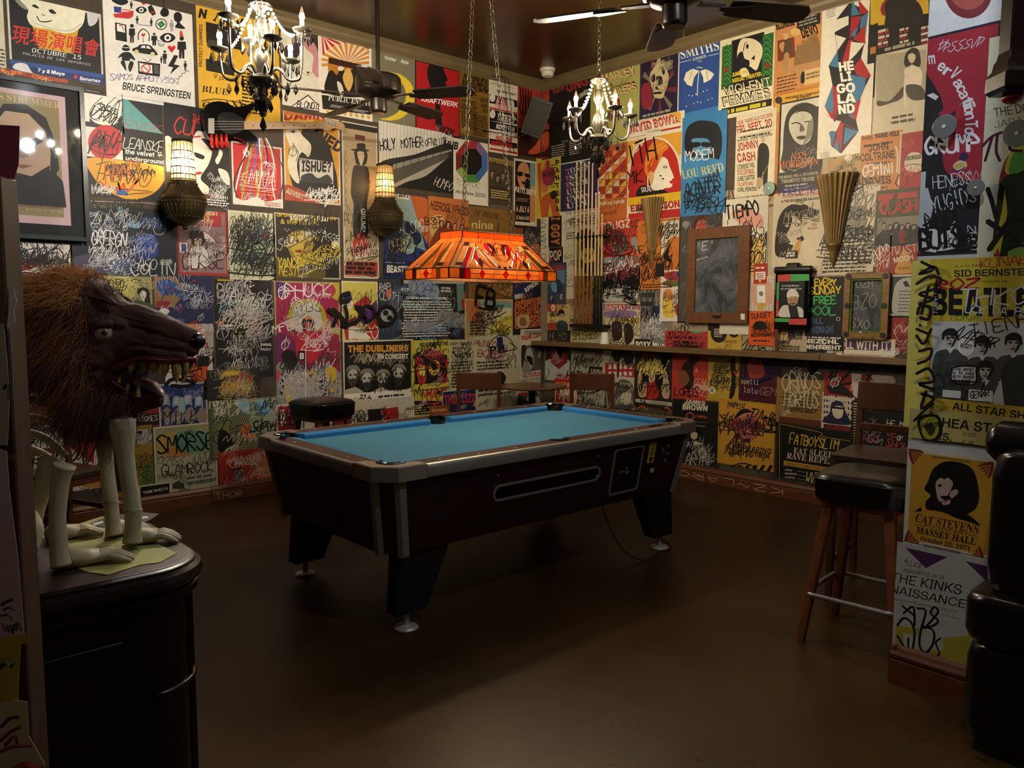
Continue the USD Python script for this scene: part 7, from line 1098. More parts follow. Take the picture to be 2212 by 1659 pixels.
O('cream bill with fine print under looping black tags behind the larger torch sconce', 'cabda2', 57.6, 4, 102.6, 72); L('2a2620', 60, 40, 100, 70, 11, .5); R('8a8474', 76, 18, 94, 38); K(22, '191613 191613 6a665c', 12, 1); G('191613', 'KSTEEP', 76, 44, 100, 44, 9, 1.2); G('191613', 'BUDEL', 74, 60, 98, 62, 9, 1.2)
O('green and red poster of a dim group photograph', '44482e', 102.8, 5, 138.4, 73.5); T('a83430', 'THE', 105.6, 17, 113, 15.6, 4, 's'); G('a83430', 'CLASH', 106, 23, 136, 21, 9, 2, j=.15); R('a83430', 104, 8, 136, 9.6); R('7c7468', 103.6, 27, 137.6, 50); PS('2a2724', 104, 40, 118, 34, 130, 33, 137, 38, 137, 48, 104, 50)
for k in range(6): FACE(109+k*4.8, 33+(k % 2)*1.4, 2.2, 'a09684', '24211e', k % 3); PS('7a2a28' if k == 3 else '35322d', 106.6+k*4.8, 46, 107+k*4.8, 37, 111+k*4.8, 37, 112+k*4.8, 46)
R('93332c', 103, 50, 138, 72); PS('c09048', 120, 62, 123, 54, 126, 52, 130, 62, 132, 70, 118, 71); G('c8b090', 'TWIST', 114, 57, 136, 54, 6, .7); T('d8d0bc', 'MOOH', 117, 63, 132.6, 60, 4.4, 'b'); T('3a1c18', 'DANCE', 121, 68.6, 134, 67.6, 2.4, 'r'); K(6, 'd8d0c4', 8, .7, 100, 44, 112, 70); K(5, '191613', 9, .6)
O('red scribbled poster right of the small pool table chalkboard', '8f2c28', 114.6, 107, 136, 135); S('c8a8a0', .9, 120, 126, 117, 118, 121, 113, 124, 119, 128, 114, 130, 121, 122, 130); K(9, 'c8a098 15110f', 8, .6)
O('white and purple block letter strip just above the shelf', 'd8ccb8', 71, 123, 117, 139.5); R('4a3052', 73, 125, 114, 134); T('ddd2c0', 'ROLL WITH IT', 68.6, 131.6, 112.4, 133.6, 7, 'b'); R('1d1a18', 74, 136, 130, 139); K(4, 'ddd', 5, .5, 90, 136, 125, 139.4)
O('black and white crowded lettering strip under the hand painted sign', '191715', 43, 117, 76, 136); T('ddd5c4', 'THEOTHEO', 44, 123, 74, 124, 3.8); T('ddd5c4', 'NEZCHL', 44, 127.4, 72, 128.4, 3.6); T('ddd5c4', 'OEHTOEHT', 43.4, 132, 74, 133.2, 3.6); T('ddd5c4', '2020 1660', 62, 135.4, 75, 136, 2); K(8, 'ddd5c4', 4, .5)
O('cream scribbled sheet between the orange flyer and the lettering strip', 'b9a688', 20, 112, 46, 134.5); P('6a3a2a', 20, 112, 26, 112, 24, 134, 20, 134); R('c0a060', 26, 112, 29, 134); G('191613', 'ANARCHY', 31, 124.6, 43, 124.4, 6, .8); K(14, '191613', 6, .7); L('191613', 25, 129, 42, 134, 3, .7)
V(1620, 800, S2)
O('brown poster with looping cream scribbles below the shelf', '8a6a34', 22.4, 5, 61, 46); P('2a2520', 24, -2, 60, 0, 60, 8, 24, 6); L('3a2c1a', 26, 17, 57, 36, 6, .5); G('bdb49c', 'ORNOS', 27, 16, 58, 15, 14, 1.1); G('bdb49c', 'HORTUS', 28, 29, 56, 30, 12, 1); T('3a2418', 'MONDAY JULY', 28, 31, 54, 34, 1.8); P('5a2c1c', 24, 37, 60, 41, 60, 46, 24, 43); K(4, 'c8bea6', 9, .6)
O('navy and white poster repeating a name beside a piano keyboard', 'c2b49a', 59, 17.4, 83.4, 54)
for k in range(5): R('23233a', 60, 18.6+k*4.6, 83, 22.6+k*4.8); T('d0c6b0', 'LINK WRAY', 61, 21.4+k*4.6, 82.4, 22.6+k*4.9, 3, 'k')
PS('23233a', 65, 34, 66, 27, 70, 24.6, 75, 26, 77, 32, 80, 38, 81, 44, 60, 42, 61, 38); PS('cfc4ac', 67, 30, 72, 28.6, 75.6, 30, 75, 37, 71, 39, 67.6, 36); R('1d1b28', 66.4, 29, 76, 31.6); R('1a1716', 60, 43, 83, 53.6); T('a8302c', 'THE FABULOUS', 61.6, 45, 81, 47, 2, 's'); T('a8302c', 'THUNDERBIRDS', 61, 47.2, 81.4, 49, 2, 's'); T('cfc4ac', '& TILT TEAM', 64, 50, 79, 51.2, 1.6, 's')
O('black tour date poster with a gold scrawled title and slab capitals', '15120f', 22.6, 42, 83.4, 97, edge='2a241a'); S('b89a48', .4, 24.4, 43, 57.4, 50, 58, 53, 82, 57, ink=False); G('c8a53c', 'FATBOYSLIM', 32, 59, 72, 64, 8, .9, j=.2); T('c6b99c', 'EAT SLEEP', 35.4, 66.6, 67, 70.4, 4.6, 's'); T('c6b99c', 'RAVE REPEAT', 30, 71, 72, 76.6, 4.8, 's'); P('b98c34', 27.8, 72.6, 74.6, 80, 74.6, 83.6, 27.6, 76.4); T('2a1e10', 'DANCING TO THE RIM OF FRIDGE THIS DECEMBER', 29.6, 76, 73, 82.4, 1.9, 'b'); S('b89a48', .4, 24.4, 43.6, 24.2, 88)
for k, s in enumerate(('LONDON', 'BIRMINGHAM', 'LIVERPOOL', 'GLASGOW')): T('b8b0a0', s, 28.6, 80.8+k*3, 28.6+len(s)*.95, 81.4+k*3, 1.5, 'b'); L('777', 39, 80.6+k*3, 46, 83+k*3, 1)
G('b8a868', 'WVK', 45, 90, 56, 92, 8, .8); L('999', 55, 84, 66, 92, 4)
O('black poster with a white piano keyboard and pink and white brush words', '171412', 83, 24, 133, 98)
for k in range(22): R('c2b9a6' if k % 2 else 'c2b9a6', 84, 26+k*2.2, 92, 27.7+k*2.2)
for k in range(0, 22, 2): R('171412', 88, 26.6+k*2.2, 92, 28+k*2.2)
G('b0505c', 'GO', 95, 57, 104, 59, 6, .8); G('c8c0b4', 'HE MY', 110.6, 44.4, 128, 47, 5, .6); G('a84450', 'VE', 110, 53, 120, 54, 5, .8); G('c8c0b4', 'OF', 119, 56.4, 124, 57, 4, .6); G('a84450', 'SHOW', 109.6, 61, 127, 66, 6, .8); K(8, '8a867c', 9, .6, 92, 26, 106, 66)
O('red, white and black torn poster with heavy tags below the shelf end', '8f2426', 61, 1, 132, 26); P('c4b9a4', 82, 0, 90, 0, 92, 24, 84, 24); P('1a1715', 62, 12, 76, 12, 86, 22, 64, 18); PS('b8ad98', 98, 4, 110, 2, 118, 8, 112, 14, 100, 12); P('1a1715', 92, 14, 116, 16, 130, 26, 94, 24); P('5a534c', 116, 0, 131, 2, 131, 22, 120, 16); G('100e0d', '#2', 63, 10, 84, 10, 12, 1.8); G('100e0d', 'X', 92, 10, 104, 9, 9, 1.4); G('c8c0b4', 'WOM', 100, 11, 112, 8, 4, .7); G('c8c0b4', 'TWYST', 94, 22, 116, 24, 6, .5); K(8, '100e0d c8c0b4', 8, .7)
O('gold poster with black tag beneath the maroon one, by the piano poster', '9c7b34', 234, 24, 239, 87, lift=None) if False else None
flush()
# ------------------------------------------------------------- posters of the pillar on the right
V(1620, 0, S2, 'P')
O('white poster with a red and violet arch at the very top of the pillar', 'd5d9de', 145.6, -8, 228, 31.6); C('7a3038', 176, -8, 20, 23); C('a8544c', 176, -8, 15.6, 16); C('6a3444', 176, -10, 9, 9)
O('red tour poster with a huge black cap wearer and white curved lettering', 'a02c3c', 144, 30, 191.6, 204, edge='2a2630'); R('a02c3c', 144, 32, 190, 203)
PS('23242c', 138, 66, 146, 65, 150, 71, 154, 78, 156, 88, 152, 92, 160, 96, 164, 104, 156, 116, 156, 130, 160, 140, 176, 146, 188, 150, 189, 200, 138, 206); PS('2a2c36', 146, 90, 158, 94, 166, 89, 163, 98, 152, 98); P('d8d8de', 143, 77, 150, 81, 152.6, 78, 148, 75); R('c3ccd6', 138, 139, 141.6, 152); P('b8c4d0', 134, 150, 144, 152, 148, 168, 140, 200, 134, 204)
for k, (ch, x, y, a) in enumerate((('m', 144.6, 52, -.1), ('e', 150.6, 55.6, .55), ('r', 155, 59.4, .6), ('V', 160.6, 61, .75), ('a', 163.4, 67, .95), ('c', 166, 71.6, 1.0), ('a', 168, 76, 1.05), ('t', 170.6, 81, 1.15), ('i', 171.6, 84.6, 1.2), ('o', 172.4, 87, 1.3), ('n', 173.2, 92, 1.35), ('T', 173.6, 98, 1.5), ('o', 173.4, 103, 1.55), ('u', 172.6, 108, 1.6))):
    T('dde0e6', ch, x, y, x+5.4*math.cos(a), y+5.4*math.sin(a), 10.5 if ch in 'VT' else 10, 'b')
G('e8eaf0', 'GRUMP', 142, 124, 186, 122, 13, 2, j=.2); PS('d8c8a0', 164, 134, 168, 130, 174, 130, 175, 135, 168, 137.6); PS('3a2a5a', 169, 128, 172, 123, 176, 125, 174, 130); PS('c8b46a', 165, 133.6, 170, 131.6, 174, 132, 172, 135, 167, 136); S('4a3a7a', .8, 162, 137.6, 168, 138, 174, 135)
G('cfd3da', 'HENESS', 148, 152, 180, 148, 9, .7); G('cfd3da', 'YUGIDS', 148, 172, 184, 162, 12, .8); G('cfd3da', '2HOT', 176, 182, 176, 204, 7, .7)
P('d8dce0', 138, 186, 152, 184, 154, 190, 166, 178, 168, 200, 150, 204, 138, 202); G('17161c', 'BUTS', 138, 202, 172, 199, 16, 2.6); S('17161c', 1.6, 140, 182, 156, 176, 168, 178, 160, 183, 146, 184); K(6, '17161c', 11, 1.2, 140, 160, 188, 204); K(4, 'cfd3da', 9, .7)
O('pale yellow poster with a green tinted figure and bold black strokes', 'd3d6c0', 193.6, 31, 228, 211); R('2a3040', 198, 20, 212, 26); T('2a2c3a', 'THE DO', 197.8, 94.6, 226, 90, 7, 'r'); T('3a3c48', 'JAPAN', 197.8, 103.6, 228, 98.6, 5.6, 't'); PS('8a2436', 201, 148, 206, 130, 214, 122, 228, 118, 228, 150, 206, 152); PS('c9c63a', 207, 140, 210, 124, 218, 116, 228, 112, 228, 140); PS('55a04a', 209, 138, 213, 124, 220, 122, 224, 130, 220, 140, 214, 142); PS('1c2a1e', 200, 158, 206, 143, 216, 140, 228, 142, 228, 211, 198, 211); P('c9c63a', 196, 205, 204, 168, 206, 152, 208, 172, 202, 205); P('a02c3c', 196, 211, 200, 200, 204, 211); PS('7ab04a', 210, 200, 222, 196, 228, 202, 228, 211, 210, 211)
S('4a1030', 1.9, 188, 118, 196, 110, 208, 106, 220, 104); S('4a1030', 1.9, 190, 130, 193, 120, 196, 110); S('4a1030', 1.9, 200, 108, 199, 122, 202, 130); S('4a1030', 1.9, 212, 106, 210, 120, 220, 122); G('14141a', 'X', 194, 202, 220, 196, 24, 3.6); S('14141a', 3, 192, 152, 196, 164, 199, 176); S('14141a', 2.2, 212, 172, 220, 164, 228, 168, 224, 178, 214, 176); S('14141a', 2.4, 207, 202, 218, 198, 228, 200)
V(1620, 400, S2)
O('narrow pale blue strip of bare poster edge with a tiny blue flower mark', 'bcc8cf', 189.6, -120, 195.6, 58) if False else None
O('yellow concert poster with huge black capitals and four suited figures', 'c9b33a', 131, 60.5, 230, 206); P('d8d06a', 128, 62, 146, 60, 138, 206, 124, 206); R('c9b93a', 146, 62, 230, 106)
T('26241c', 'S A D  MAN', 166, 66.4, 190, 65.4, 1.8, 'r'); T('22201a', 'SID BERNSTEIN', 165, 74, 232, 72.6, 5.4, 'b'); T('2a2820', 'PRESENTS THE', 187.6, 79, 208.4, 78.6, 2, 'r'); T('181820', 'BEATLES', 148, 105, 243, 106.8, 22); G('a8202c', 'ROZ', 150, 84, 186, 83, 7, 1.6); G('d5dae0', 'THKO', 170, 98, 226, 96, 13, 1.2); G('d5dae0', 'UCK DA BE', 174, 103, 226, 106, 6, .9); G('d5dae0', '1SRMPT', 151.6, 104, 151.6, 86, 3.4, .5); G('4a8a4a', 'TONA', 160, 109, 186, 109, 4, .5); G('b8322c', 'KUNAK', 186, 67, 226, 64, 7, .7)
R('c8ccce', 148, 110, 230, 205)
for x, y, s_ in ((162, 124, 8), (188, 130, 8), (213, 128, 8.4), (190.6, 150, 8)):
    PS('4e5050', x-s_*1.6, y+28, x-s_*1.5, y+s_*1.5, x-s_*.5, y+s_*1.05, x+s_*.5, y+s_*1.05, x+s_*1.5, y+s_*1.4, x+s_*1.8, y+28); P('e0e0de', x-s_*.4, y+s_*.95, x, y+s_*1.5, x+s_*.4, y+s_*.95, x, y+s_*.8); FACE(x, y, s_*.86, 'c3c2be', '232426', 0); PS('232426', x-s_*.8, y+s_*.2, x-s_*.8, y-s_*.6, x-s_*.3, y-s_*1.02, x+s_*.4, y-s_*1.02, x+s_*.8, y-s_*.4, x+s_*.76, y+s_*.1, x+s_*.4, y-s_*.28, x-s_*.5, y-s_*.28)
PS('404242', 152, 146, 172, 142, 184, 150, 186, 160, 178, 160, 178, 176, 150, 176); PS('3a3c3c', 205, 145, 230, 140, 230, 196, 212, 196, 204, 172); P('cfd0ce', 194, 176, 203, 156, 207, 188, 196, 192); PS('d6d4d0', 202, 192, 207, 188, 210, 196, 206, 202)
PS('eceae4', 168, 128, 173, 122.6, 180, 127, 181, 134, 175, 138, 169, 134); G('26262a', 'TIENP', 178, 124, 228, 112, 10, .8); K(8, '1a1a20', 9, .9, 148, 112, 230, 200); G('26262a', 'ROCKY', 170.4, 131, 179.6, 132, 3.4, .5); R('eceeee', 163, 146, 182.6, 158); S('15151a', 1.1, 163.6, 147, 181, 145.4, 183, 150, 182, 160, 171, 161, 163, 157, 163.6, 147)
for k, s in enumerate(('DOING BACHES', 'BY THE DOZEN', 'BETTY CROOKER', 'IM A BAKER..')): G('1a1a20', s, 164, 149.4+k*3.2, 181.4, 149.8+k*3.2, 2.2, .42, j=.15)
R('e6eaec', 177, 164.6, 196, 175); G('17171d', 'GENXR', 178.6, 172, 194, 170, 5, .7); R('d8dcda', 156, 165, 170.4, 172)
P('c2a637', 143, 171, 232, 180, 232, 193, 143, 180); T('1d1b16', 'PLUS', 150.4, 180.2, 160, 181.4, 2.8, 'r'); T('1d1b16', 'ALL STAR SHOW', 163.6, 181, 240, 191.6, 6, 'b')
P('bfb070', 140, 181.6, 232, 192, 232, 206, 140, 198); S('1d1b16', .9, 147, 183.6, 180, 187, 232, 194.6, ink=False)
V(1620, 800, S2)
O('cream lower half of the yellow concert poster with stadium and hour', 'b8ab68', 129.6, 30.4, 230, 66); T('1d1b16', 'SHEA STADIUM', 148, 44.6, 236, 55.4, 7.4, 'b'); T('1d1b16', 'TUES.', 139, 54.6, 163, 57, 6, 'b'); T('1d1b16', '7:30', 172, 52.6, 182, 53.8, 3, 'r'); T('1d1b16', 'P. M.', 171.6, 59, 182, 60, 2.8, 'r'); T('1d1b16', 'AUG', 192, 61.4, 216, 64, 7, 'b'); S('1d1b16', 1, 139, 56, 170, 58.8, 200, 63, 232, 67, ink=False); T('2a281e', 'ALL SEATS RESERVED $4.50, 5.00, 5.75', 133, 60.4, 185, 67.4, 2, 'r'); T('2a281e', 'phone', 187, 67.4, 195, 68.6, 1.8, 'r')
PS('17160f', 136, 38, 151, 35.6, 155.6, 44, 155, 53, 148, 57.6, 139, 54); PS('a8a32c', 138.6, 40, 150, 37.6, 153, 46, 151, 53, 145, 55.6, 140, 52); PS('3a381a', 142, 46, 147, 42, 150, 48, 146, 53); K(5, '17160f', 4, .4, 138, 38, 154, 55)
O('gold poster of a curly haired silhouette with red corner rays', 'c08f2c', 128.4, 63, 195.4, 152.6, edge='cfc4b0')
for cx_, cy_, sx, sy in ((131, 66, 1, 1), (194, 77, -1, 1), (127.4, 139, 1, -1), (186, 152, -1, -1)):
    PS('7c2a22', cx_-sx*3, cy_-sy*3, cx_+sx*9, cy_-sy*.5, cx_+sx*5.4, cy_+sy*4.6, cx_+sx*.4, cy_+sy*10)
    for k in range(4): a = .12+k*.36; P('c08f2c', cx_-sx, cy_-sy, cx_+sx*11*math.cos(a), cy_+sy*11*math.sin(a), cx_+sx*11*math.cos(a+.14), cy_+sy*11*math.sin(a+.14))
T('4a1d18', 'Chesterville Brigade Presents', 147, 70.4, 177.6, 74.6, 1.8, 's')
PS('14110f', 146, 101, 141, 96, 143.6, 90, 146.6, 82, 150, 77.6, 156, 74, 163, 73.4, 172, 75, 179, 79, 182.6, 86, 184.6, 95, 185, 104, 182, 112, 176, 116, 180, 119, 186, 125, 176, 122, 166, 119, 160, 116, 152, 113.6, 143, 112, 142, 106)
PS('b9a096', 150, 91, 154, 86.6, 157, 88, 160, 86.6, 164, 91, 162, 97, 160, 101, 162, 106.6, 157, 109, 153, 106, 151, 101); PS('b9a096', 162, 98, 167, 96, 168, 99, 164, 102.6, 161.6, 103); PS('14110f', 151.4, 93, 155, 91.6, 154, 94); PS('14110f', 154, 101.6, 161, 101.4, 162, 104, 157, 104.6); PS('8a5f58', 156, 105, 160.6, 104.6, 158, 106.6); P('14110f', 133, 114, 138, 110, 139, 113.6); PS('14110f', 154, 104.6, 156, 108.6, 160, 108.4, 160, 111, 154, 110)
T('4a1d18', 'CAT STEVENS', 133.4, 122, 184, 132, 6.6, 's'); T('4a1d18', 'CAT STEVENS', 133.4, 122, 184, 132, 6.6, 's') if False else None; T('5a2a1c', 'IN CONCERT', 140, 125.6, 176, 133, 1.7, 's'); S('4a1d18', .35, 133, 124, 139, 125.2); S('4a1d18', .35, 177, 132.6, 184, 134); T('2a120f', 'MASSEY HALL', 133.8, 131, 182, 141, 5.4, 's'); T('4a1d18', 'October 23, 1971', 137.4, 137, 177.6, 146, 3.6, 's'); L('5a2a1c', 140, 139.6, 174, 148, 2, .4)
O('grey white poster with purple triangles, black lettering and yellow blocks', 'b3b1aa', 119, 138, 190, 246); P('4a2852', 125.4, 143, 159.6, 150.6, 142, 159.6); P('4a2852', 174, 154, 192, 158, 192, 171); G('2a2a2c', '*ULKA', 124, 156, 138, 160, 4, .35)
T('1d1d1f', 'FEBRUARY 12, 13, 14', 124, 162.6, 156.6, 168.6, 2.8, 'r'); T('1d1d1f', 'THE KINKS', 113.4, 170, 170.4, 181, 7.4, 'r'); T('1d1d1f', 'RENAISSANCE', 101, 176.6, 173.6, 192, 6.4, 'r'); T('2a2a2c', 'BOSTON TEA PARTY 15 LANSDOWNE ST. 536-0915', 110, 184, 167, 195.6, 1.5, 'r'); L('444', 120, 186.6, 172, 197, 1, .3)
P('a39a34', 118, 206, 136, 208, 140, 226, 156, 226, 156, 216, 176, 214, 176, 206, 192, 204, 192, 246, 118, 246); P('b3b1aa', 124, 212, 136, 214, 140, 226, 124, 222)
S('131315', 1.6, 119, 206, 124, 200, 130, 203, 133, 213, 130, 228, 124, 222, 119, 214); S('131315', 1.6, 123, 190, 133, 198); S('131315', 1.6, 124, 196, 132, 191, 133, 206); S('131315', 1.6, 135, 192, 142, 194, 138, 210, 137, 222, 142, 228, 148, 220, 148, 210, 139, 206); S('131315', 1.5, 143, 206, 150, 198, 152, 194, 149, 191, 146, 196, 152, 202, 148, 206, 140, 208); S('131315', 1.5, 119, 222, 127, 236, 128, 216); S('131315', 1.3, 154, 216, 150, 220, 153, 228, 150, 232); S('131315', 1.3, 138, 240, 144, 236); S('131315', 1.1, 146, 236, 149, 238)
V(1620, 400, S2)
BIG('thick black column of tags along the left edge of the pillar', (131, 60, 160, 200))
S('121116', 2, 140, 62, 150, 68, 138, 72, 150, 66, 154, 72); S('121116', 2, 136, 80, 146, 74, 156, 76, 150, 84, 138, 88, 150, 92, 138, 96); S('121116', 2.2, 140, 104, 146, 82); S('121116', 2.4, 137, 104, 139, 98, 147, 99, 146, 108, 139, 107); S('121116', 2, 136, 121, 142, 128, 148, 116); S('121116', 2, 136, 116, 146, 120); C('121116', 139, 113, 1.2); S('121116', 2, 138, 134, 148, 132, 146, 140, 137, 144); S('121116', 2.2, 136, 152, 146, 148, 150, 158, 138, 160, 148, 164); S('121116', 2.2, 140, 168, 150, 172, 140, 180, 144, 166); S('121116', 1.8, 134, 190, 142, 182, 150, 176)
flush()
# ------------------------------------------------------------- furniture and things on the walls
oak = look('shelf_wood', '7a5c38', .45, var=.5, vscale=9, grain=(14, 1, 14), bump=.15, bscale=50)
brownw = look('chair_wood', '5a331b', .4, var=.4, vscale=10, grain=(8, 8, 1.5))
redw = look('stool_wood', '7a4526', .35, var=.4, vscale=10, grain=(8, 8, 1.2))
tablew = look('table_wood', '6b4a2c', .3, var=.4, vscale=8, grain=(2, 12, 2))
vinyl = look('black_vinyl', '0c0b0b', .26, bump=.12, bscale=35)
vinyl_b = look('brown_vinyl', '3a2a20', .34, bump=.12, bscale=35)
gloss_b = look('gloss_black', '0a0a0b', .12)
ivory = look('ivory_plastic', 'b5a888', .5, var=.25, vscale=14)
white_p = look('white_plastic', 'd8d4c8', .45)
sh = thing('drink_shelf', 'long wooden drink shelf running along the right wall', 'shelf', (5.688, 3.6, 1.11))
for y0, y1 in ((-2.3, -.73), (-.726, 2.39)): part(sh, 'plank', box(.148, y1-y0, .045, (0, (y0+y1)/2, .0225), .004), oak)
for y in (-1.9, -.6, .8, 2.1): part(sh, 'bracket', hull([(.072, y-.015, -.12), (.072, y+.015, -.12), (.072, y-.015, 0), (.072, y+.015, 0), (-.05, y-.015, 0), (-.05, y+.015, 0)]), black_leg)
p = onx(5.66, 1306, 749); cp = thing('paper_cup', 'white paper cup upside down on the drink shelf', 'cup', (5.66, p[1], 1.1555))
part(cp, 'cup_wall', lathe([(.044, 0), (.046, .002), (.044, .006), (.033, .108), (.0325, .11), (0, .109)], 28), white_p, 30)
# bar stools: square padded seat, four splayed legs, foot ring
def stool(label, c, rz, h, leg_m, ring=True):
    t = thing('bar_stool', label, 'bar stool', c, rz, group='black bar stools')
    r = [[(x*q, y*q, z) for x, y in rrect(.40, .40, .09, 7)] for z, q in ((h-.125, .93), (h-.11, .98), (h-.055, 1), (h-.03, 1.005), (h-.024, .99), (h-.018, .985), (h-.004, .9), (h+.006, .7), (h+.01, .35))]
    part(t, 'seat', loft(r), vinyl, 50); part(t, 'seat_piping', tube(A3([(x*1.0, y*1.0, h-.026) for x, y in rrect(.402, .402, .09, 7)]), .004, 6, True), vinyl, True)
    part(t, 'seat_frame', box(.32, .32, .03, (0, 0, h-.14), .004), leg_m); q = h-.15
    for sx in (-1, 1):
        for sy in (-1, 1): part(t, 'leg', loft([[(sx*.205+a, sy*.205+b, 0) for a, b in rrect(.038, .038, .008, 3)], [(sx*.13+a, sy*.13+b, q) for a, b in rrect(.046, .046, .008, 3)]]), leg_m, 40)
    if ring:
        e = .196; z = .22
        part(t, 'foot_ring', tube(A3([(x, y, z) for x, y in rrect(.40, .40, .05, 6)]), .011, 8, True), steel, True)
    return t
stool('black square bar stool by the pillar with four brown legs and a steel foot ring', (3.53, 1.545, 0), .1, .775, redw)
stool('black square bar stool against the left wall behind the table', (2.93, 5.44, 0), .15, .80, redw)
# wooden chairs
def chair(label, c, rz, h=.92, seat=.46, sm=None, open_=True):
    t = thing('wooden_chair', label, 'chair', c, rz, group='wooden chairs'); w = .40
    for sx in (-1, 1):
        part(t, 'back_post', loft([[(sx*(w/2-.02)+a, .19+k*.05+b, z) for a, b in rrect(.036, .03, .006, 3)] for k, z in ((.6, 0), (0, seat), (.4, .7), (1.1, h))]), brownw, 40)
        part(t, 'front_leg', loft([[(sx*(w/2-.02)+a, -.18+b, z) for a, b in rrect(.036, .036, .006, 3)] for z in (0, seat-.03)]), brownw, 40)
        part(t, 'side_rail', box(.02, .34, .03, (sx*(w/2-.02), 0, .2)), brownw)
    part(t, 'top_rail', mv(box(w-.02, .022, .15, (0, 0, 0), .005), (0, .232, h-.075), rx=-.1), brownw)
    part(t, 'lower_rail', box(w-.06, .02, .04, (0, .2, seat+.1), .004), brownw)
    part(t, 'seat', loft([[(x*q, y*q, z) for x, y in rrect(w, .40, .04, 5)] for z, q in ((seat-.03, 1), (seat-.006, 1.01), (seat, .97), (seat+.006, .7))]), sm or brownw, 40); part(t, 'front_rail', box(w-.06, .02, .05, (0, -.18, seat-.055)), brownw)
    return t
chair('wooden chair left of the round table with an open back', (4.62, 5.62, 0), PI-.70)
chair('wooden chair right of the round table with an open back', (5.38, 4.90, 0), PI-.9)
chair('wooden chair half hidden behind the beast skeleton', (1.20, 5.63, 0), .4, sm=vinyl_b)
chair('tall wooden bar chair with a brown vinyl seat behind the black stool by the pillar', (4.12, 1.75, 0), -1.57+.15, 1.10, .76, vinyl_b)
rt = thing('round_table', 'small round wooden table standing in the far corner', 'table', (5.22, 5.55, 0))
part(rt, 'table_top', mv(lathe([(0, 0), (.29, 0), (.315, .008), (.318, .018), (.31, .026), (0, .027)], 48), (0, 0, .725)), tablew, 30)
part(rt, 'column', rod((0, 0, .02), (0, 0, .725), .035, 16), black_leg, True); part(rt, 'foot_plate', lathe([(0, 0), (.22, 0), (.21, .02), (.05, .03), (0, .03)], 28), black_leg, 40)
# black vinyl booth chair at the right edge of the frame
bo = thing('vinyl_armchair', 'high backed black vinyl chair cut off by the right edge of the frame', 'chair', (3.02, .915, 0), -PI/2)
def pad(w, d, h, c, r=.05, n=5):
    return loft([[(c[0]+x, c[1]+y, c[2]+z*h) for x, y in rrect(w*q, d*q, min(r, w*q/2.05, d*q/2.05), n)] for z, q in ((0, .9), (.06, .97), (.2, 1), (.8, 1), (.94, .97), (1, .88))])
part(bo, 'skirt', pad(.74, .27, .36, (.36, -.005, .03), .06), vinyl, 50); part(bo, 'seat_cushion', pad(.76, .28, .17, (.36, -.01, .385), .07), vinyl, 50)
part(bo, 'back_panel', pad(.70, .22, .50, (.37, .02, .54), .06), vinyl, 50); part(bo, 'head_roll', tube(A3([(-.015, .03, 1.045), (.02, .03, 1.045), (.35, .03, 1.045), (.72, .03, 1.045)]), [.045, .075, .078, .075], 24), vinyl, True)
part(bo, 'plinth', box(.66, .22, .03, (.36, 0, .015)), black_leg)
# cue rack
c0 = onx(XR-.05, 1275, 704); rk = thing('cue_rack', 'black cue holder bar screwed to the right wall', 'cue rack', (XR-.012, c0[1], 1.2)); tr2 = thing('cue_tray', 'black tray under the cue butts on the right wall', 'cue tray', (XR-.012, c0[1], 1.2))
zt = onx(XR-.05, 1275, 511)[2]-1.2; zb = c0[2]-1.2; ye = lambda px, py: onx(XR-.05, px, py)[1]-c0[1]
hwid = abs(ye(1237, 704)-ye(1313, 704))/2
part(tr2, 'tray', box(.10, hwid*2, .03, (-.046, 0, zb), .005), blackp); part(rk, 'holder_bar', box(.04, hwid*1.75, .022, (-.022, 0, zt), .004), blackp)
maple, butt_b, butt_k = look('cue_maple', 'c9a878', .3, var=.2), look('cue_brown_butt', '8a5228', .25, var=.3, grain=(1, 1, .2)), look('cue_black_butt', '121011', .22)
cxs = (1245.8, 1254.7, 1262.8, 1271.7, 1279.5, 1287.6, 1294.5, 1301.5); tops = (352, 350, 354, 350, 352, 417, 415, 463)
for i, (px, ty) in enumerate(zip(cxs, tops)):
    y = onx(XR-.05, px, 600)[1]; zl = 1.2+zb+.0155; zh = onx(XR-.05, px, ty)[2]-zl; zm = onx(XR-.05, px, 596)[2]-zl
    t = thing('pool_cue', '%s pool cue, %s from the left in the wall rack' % ('brown butted' if i < 5 else 'black butted', ('first', 'second', 'third', 'fourth', 'fifth', 'sixth', 'seventh', 'last')[i]), 'pool cue', (XR-.066, y, zl), group='pool cues in the wall rack')
    part(t, 'butt', lathe([(0, 0), (.0125, 0), (.0145, .01), (.0105, zm), (0, zm)], 12), butt_b if i < 5 else butt_k, True); part(t, 'shaft', lathe([(0, zm), (.0105, zm), (.0075, zh-.02), (0, zh-.02)], 12), maple, True); part(t, 'ferrule', lathe([(0, zh-.02), (.0075, zh-.02), (.0072, zh), (0, zh+.002)], 10), white_p, True)
    part(rk, 'cue_clip', mv(lathe([(.011, -.008), (.016, -.008), (.016, .008), (.011, .008)], 14, -.8*PI, .8*PI), (-.054, y-c0[1], zt)), blackp)
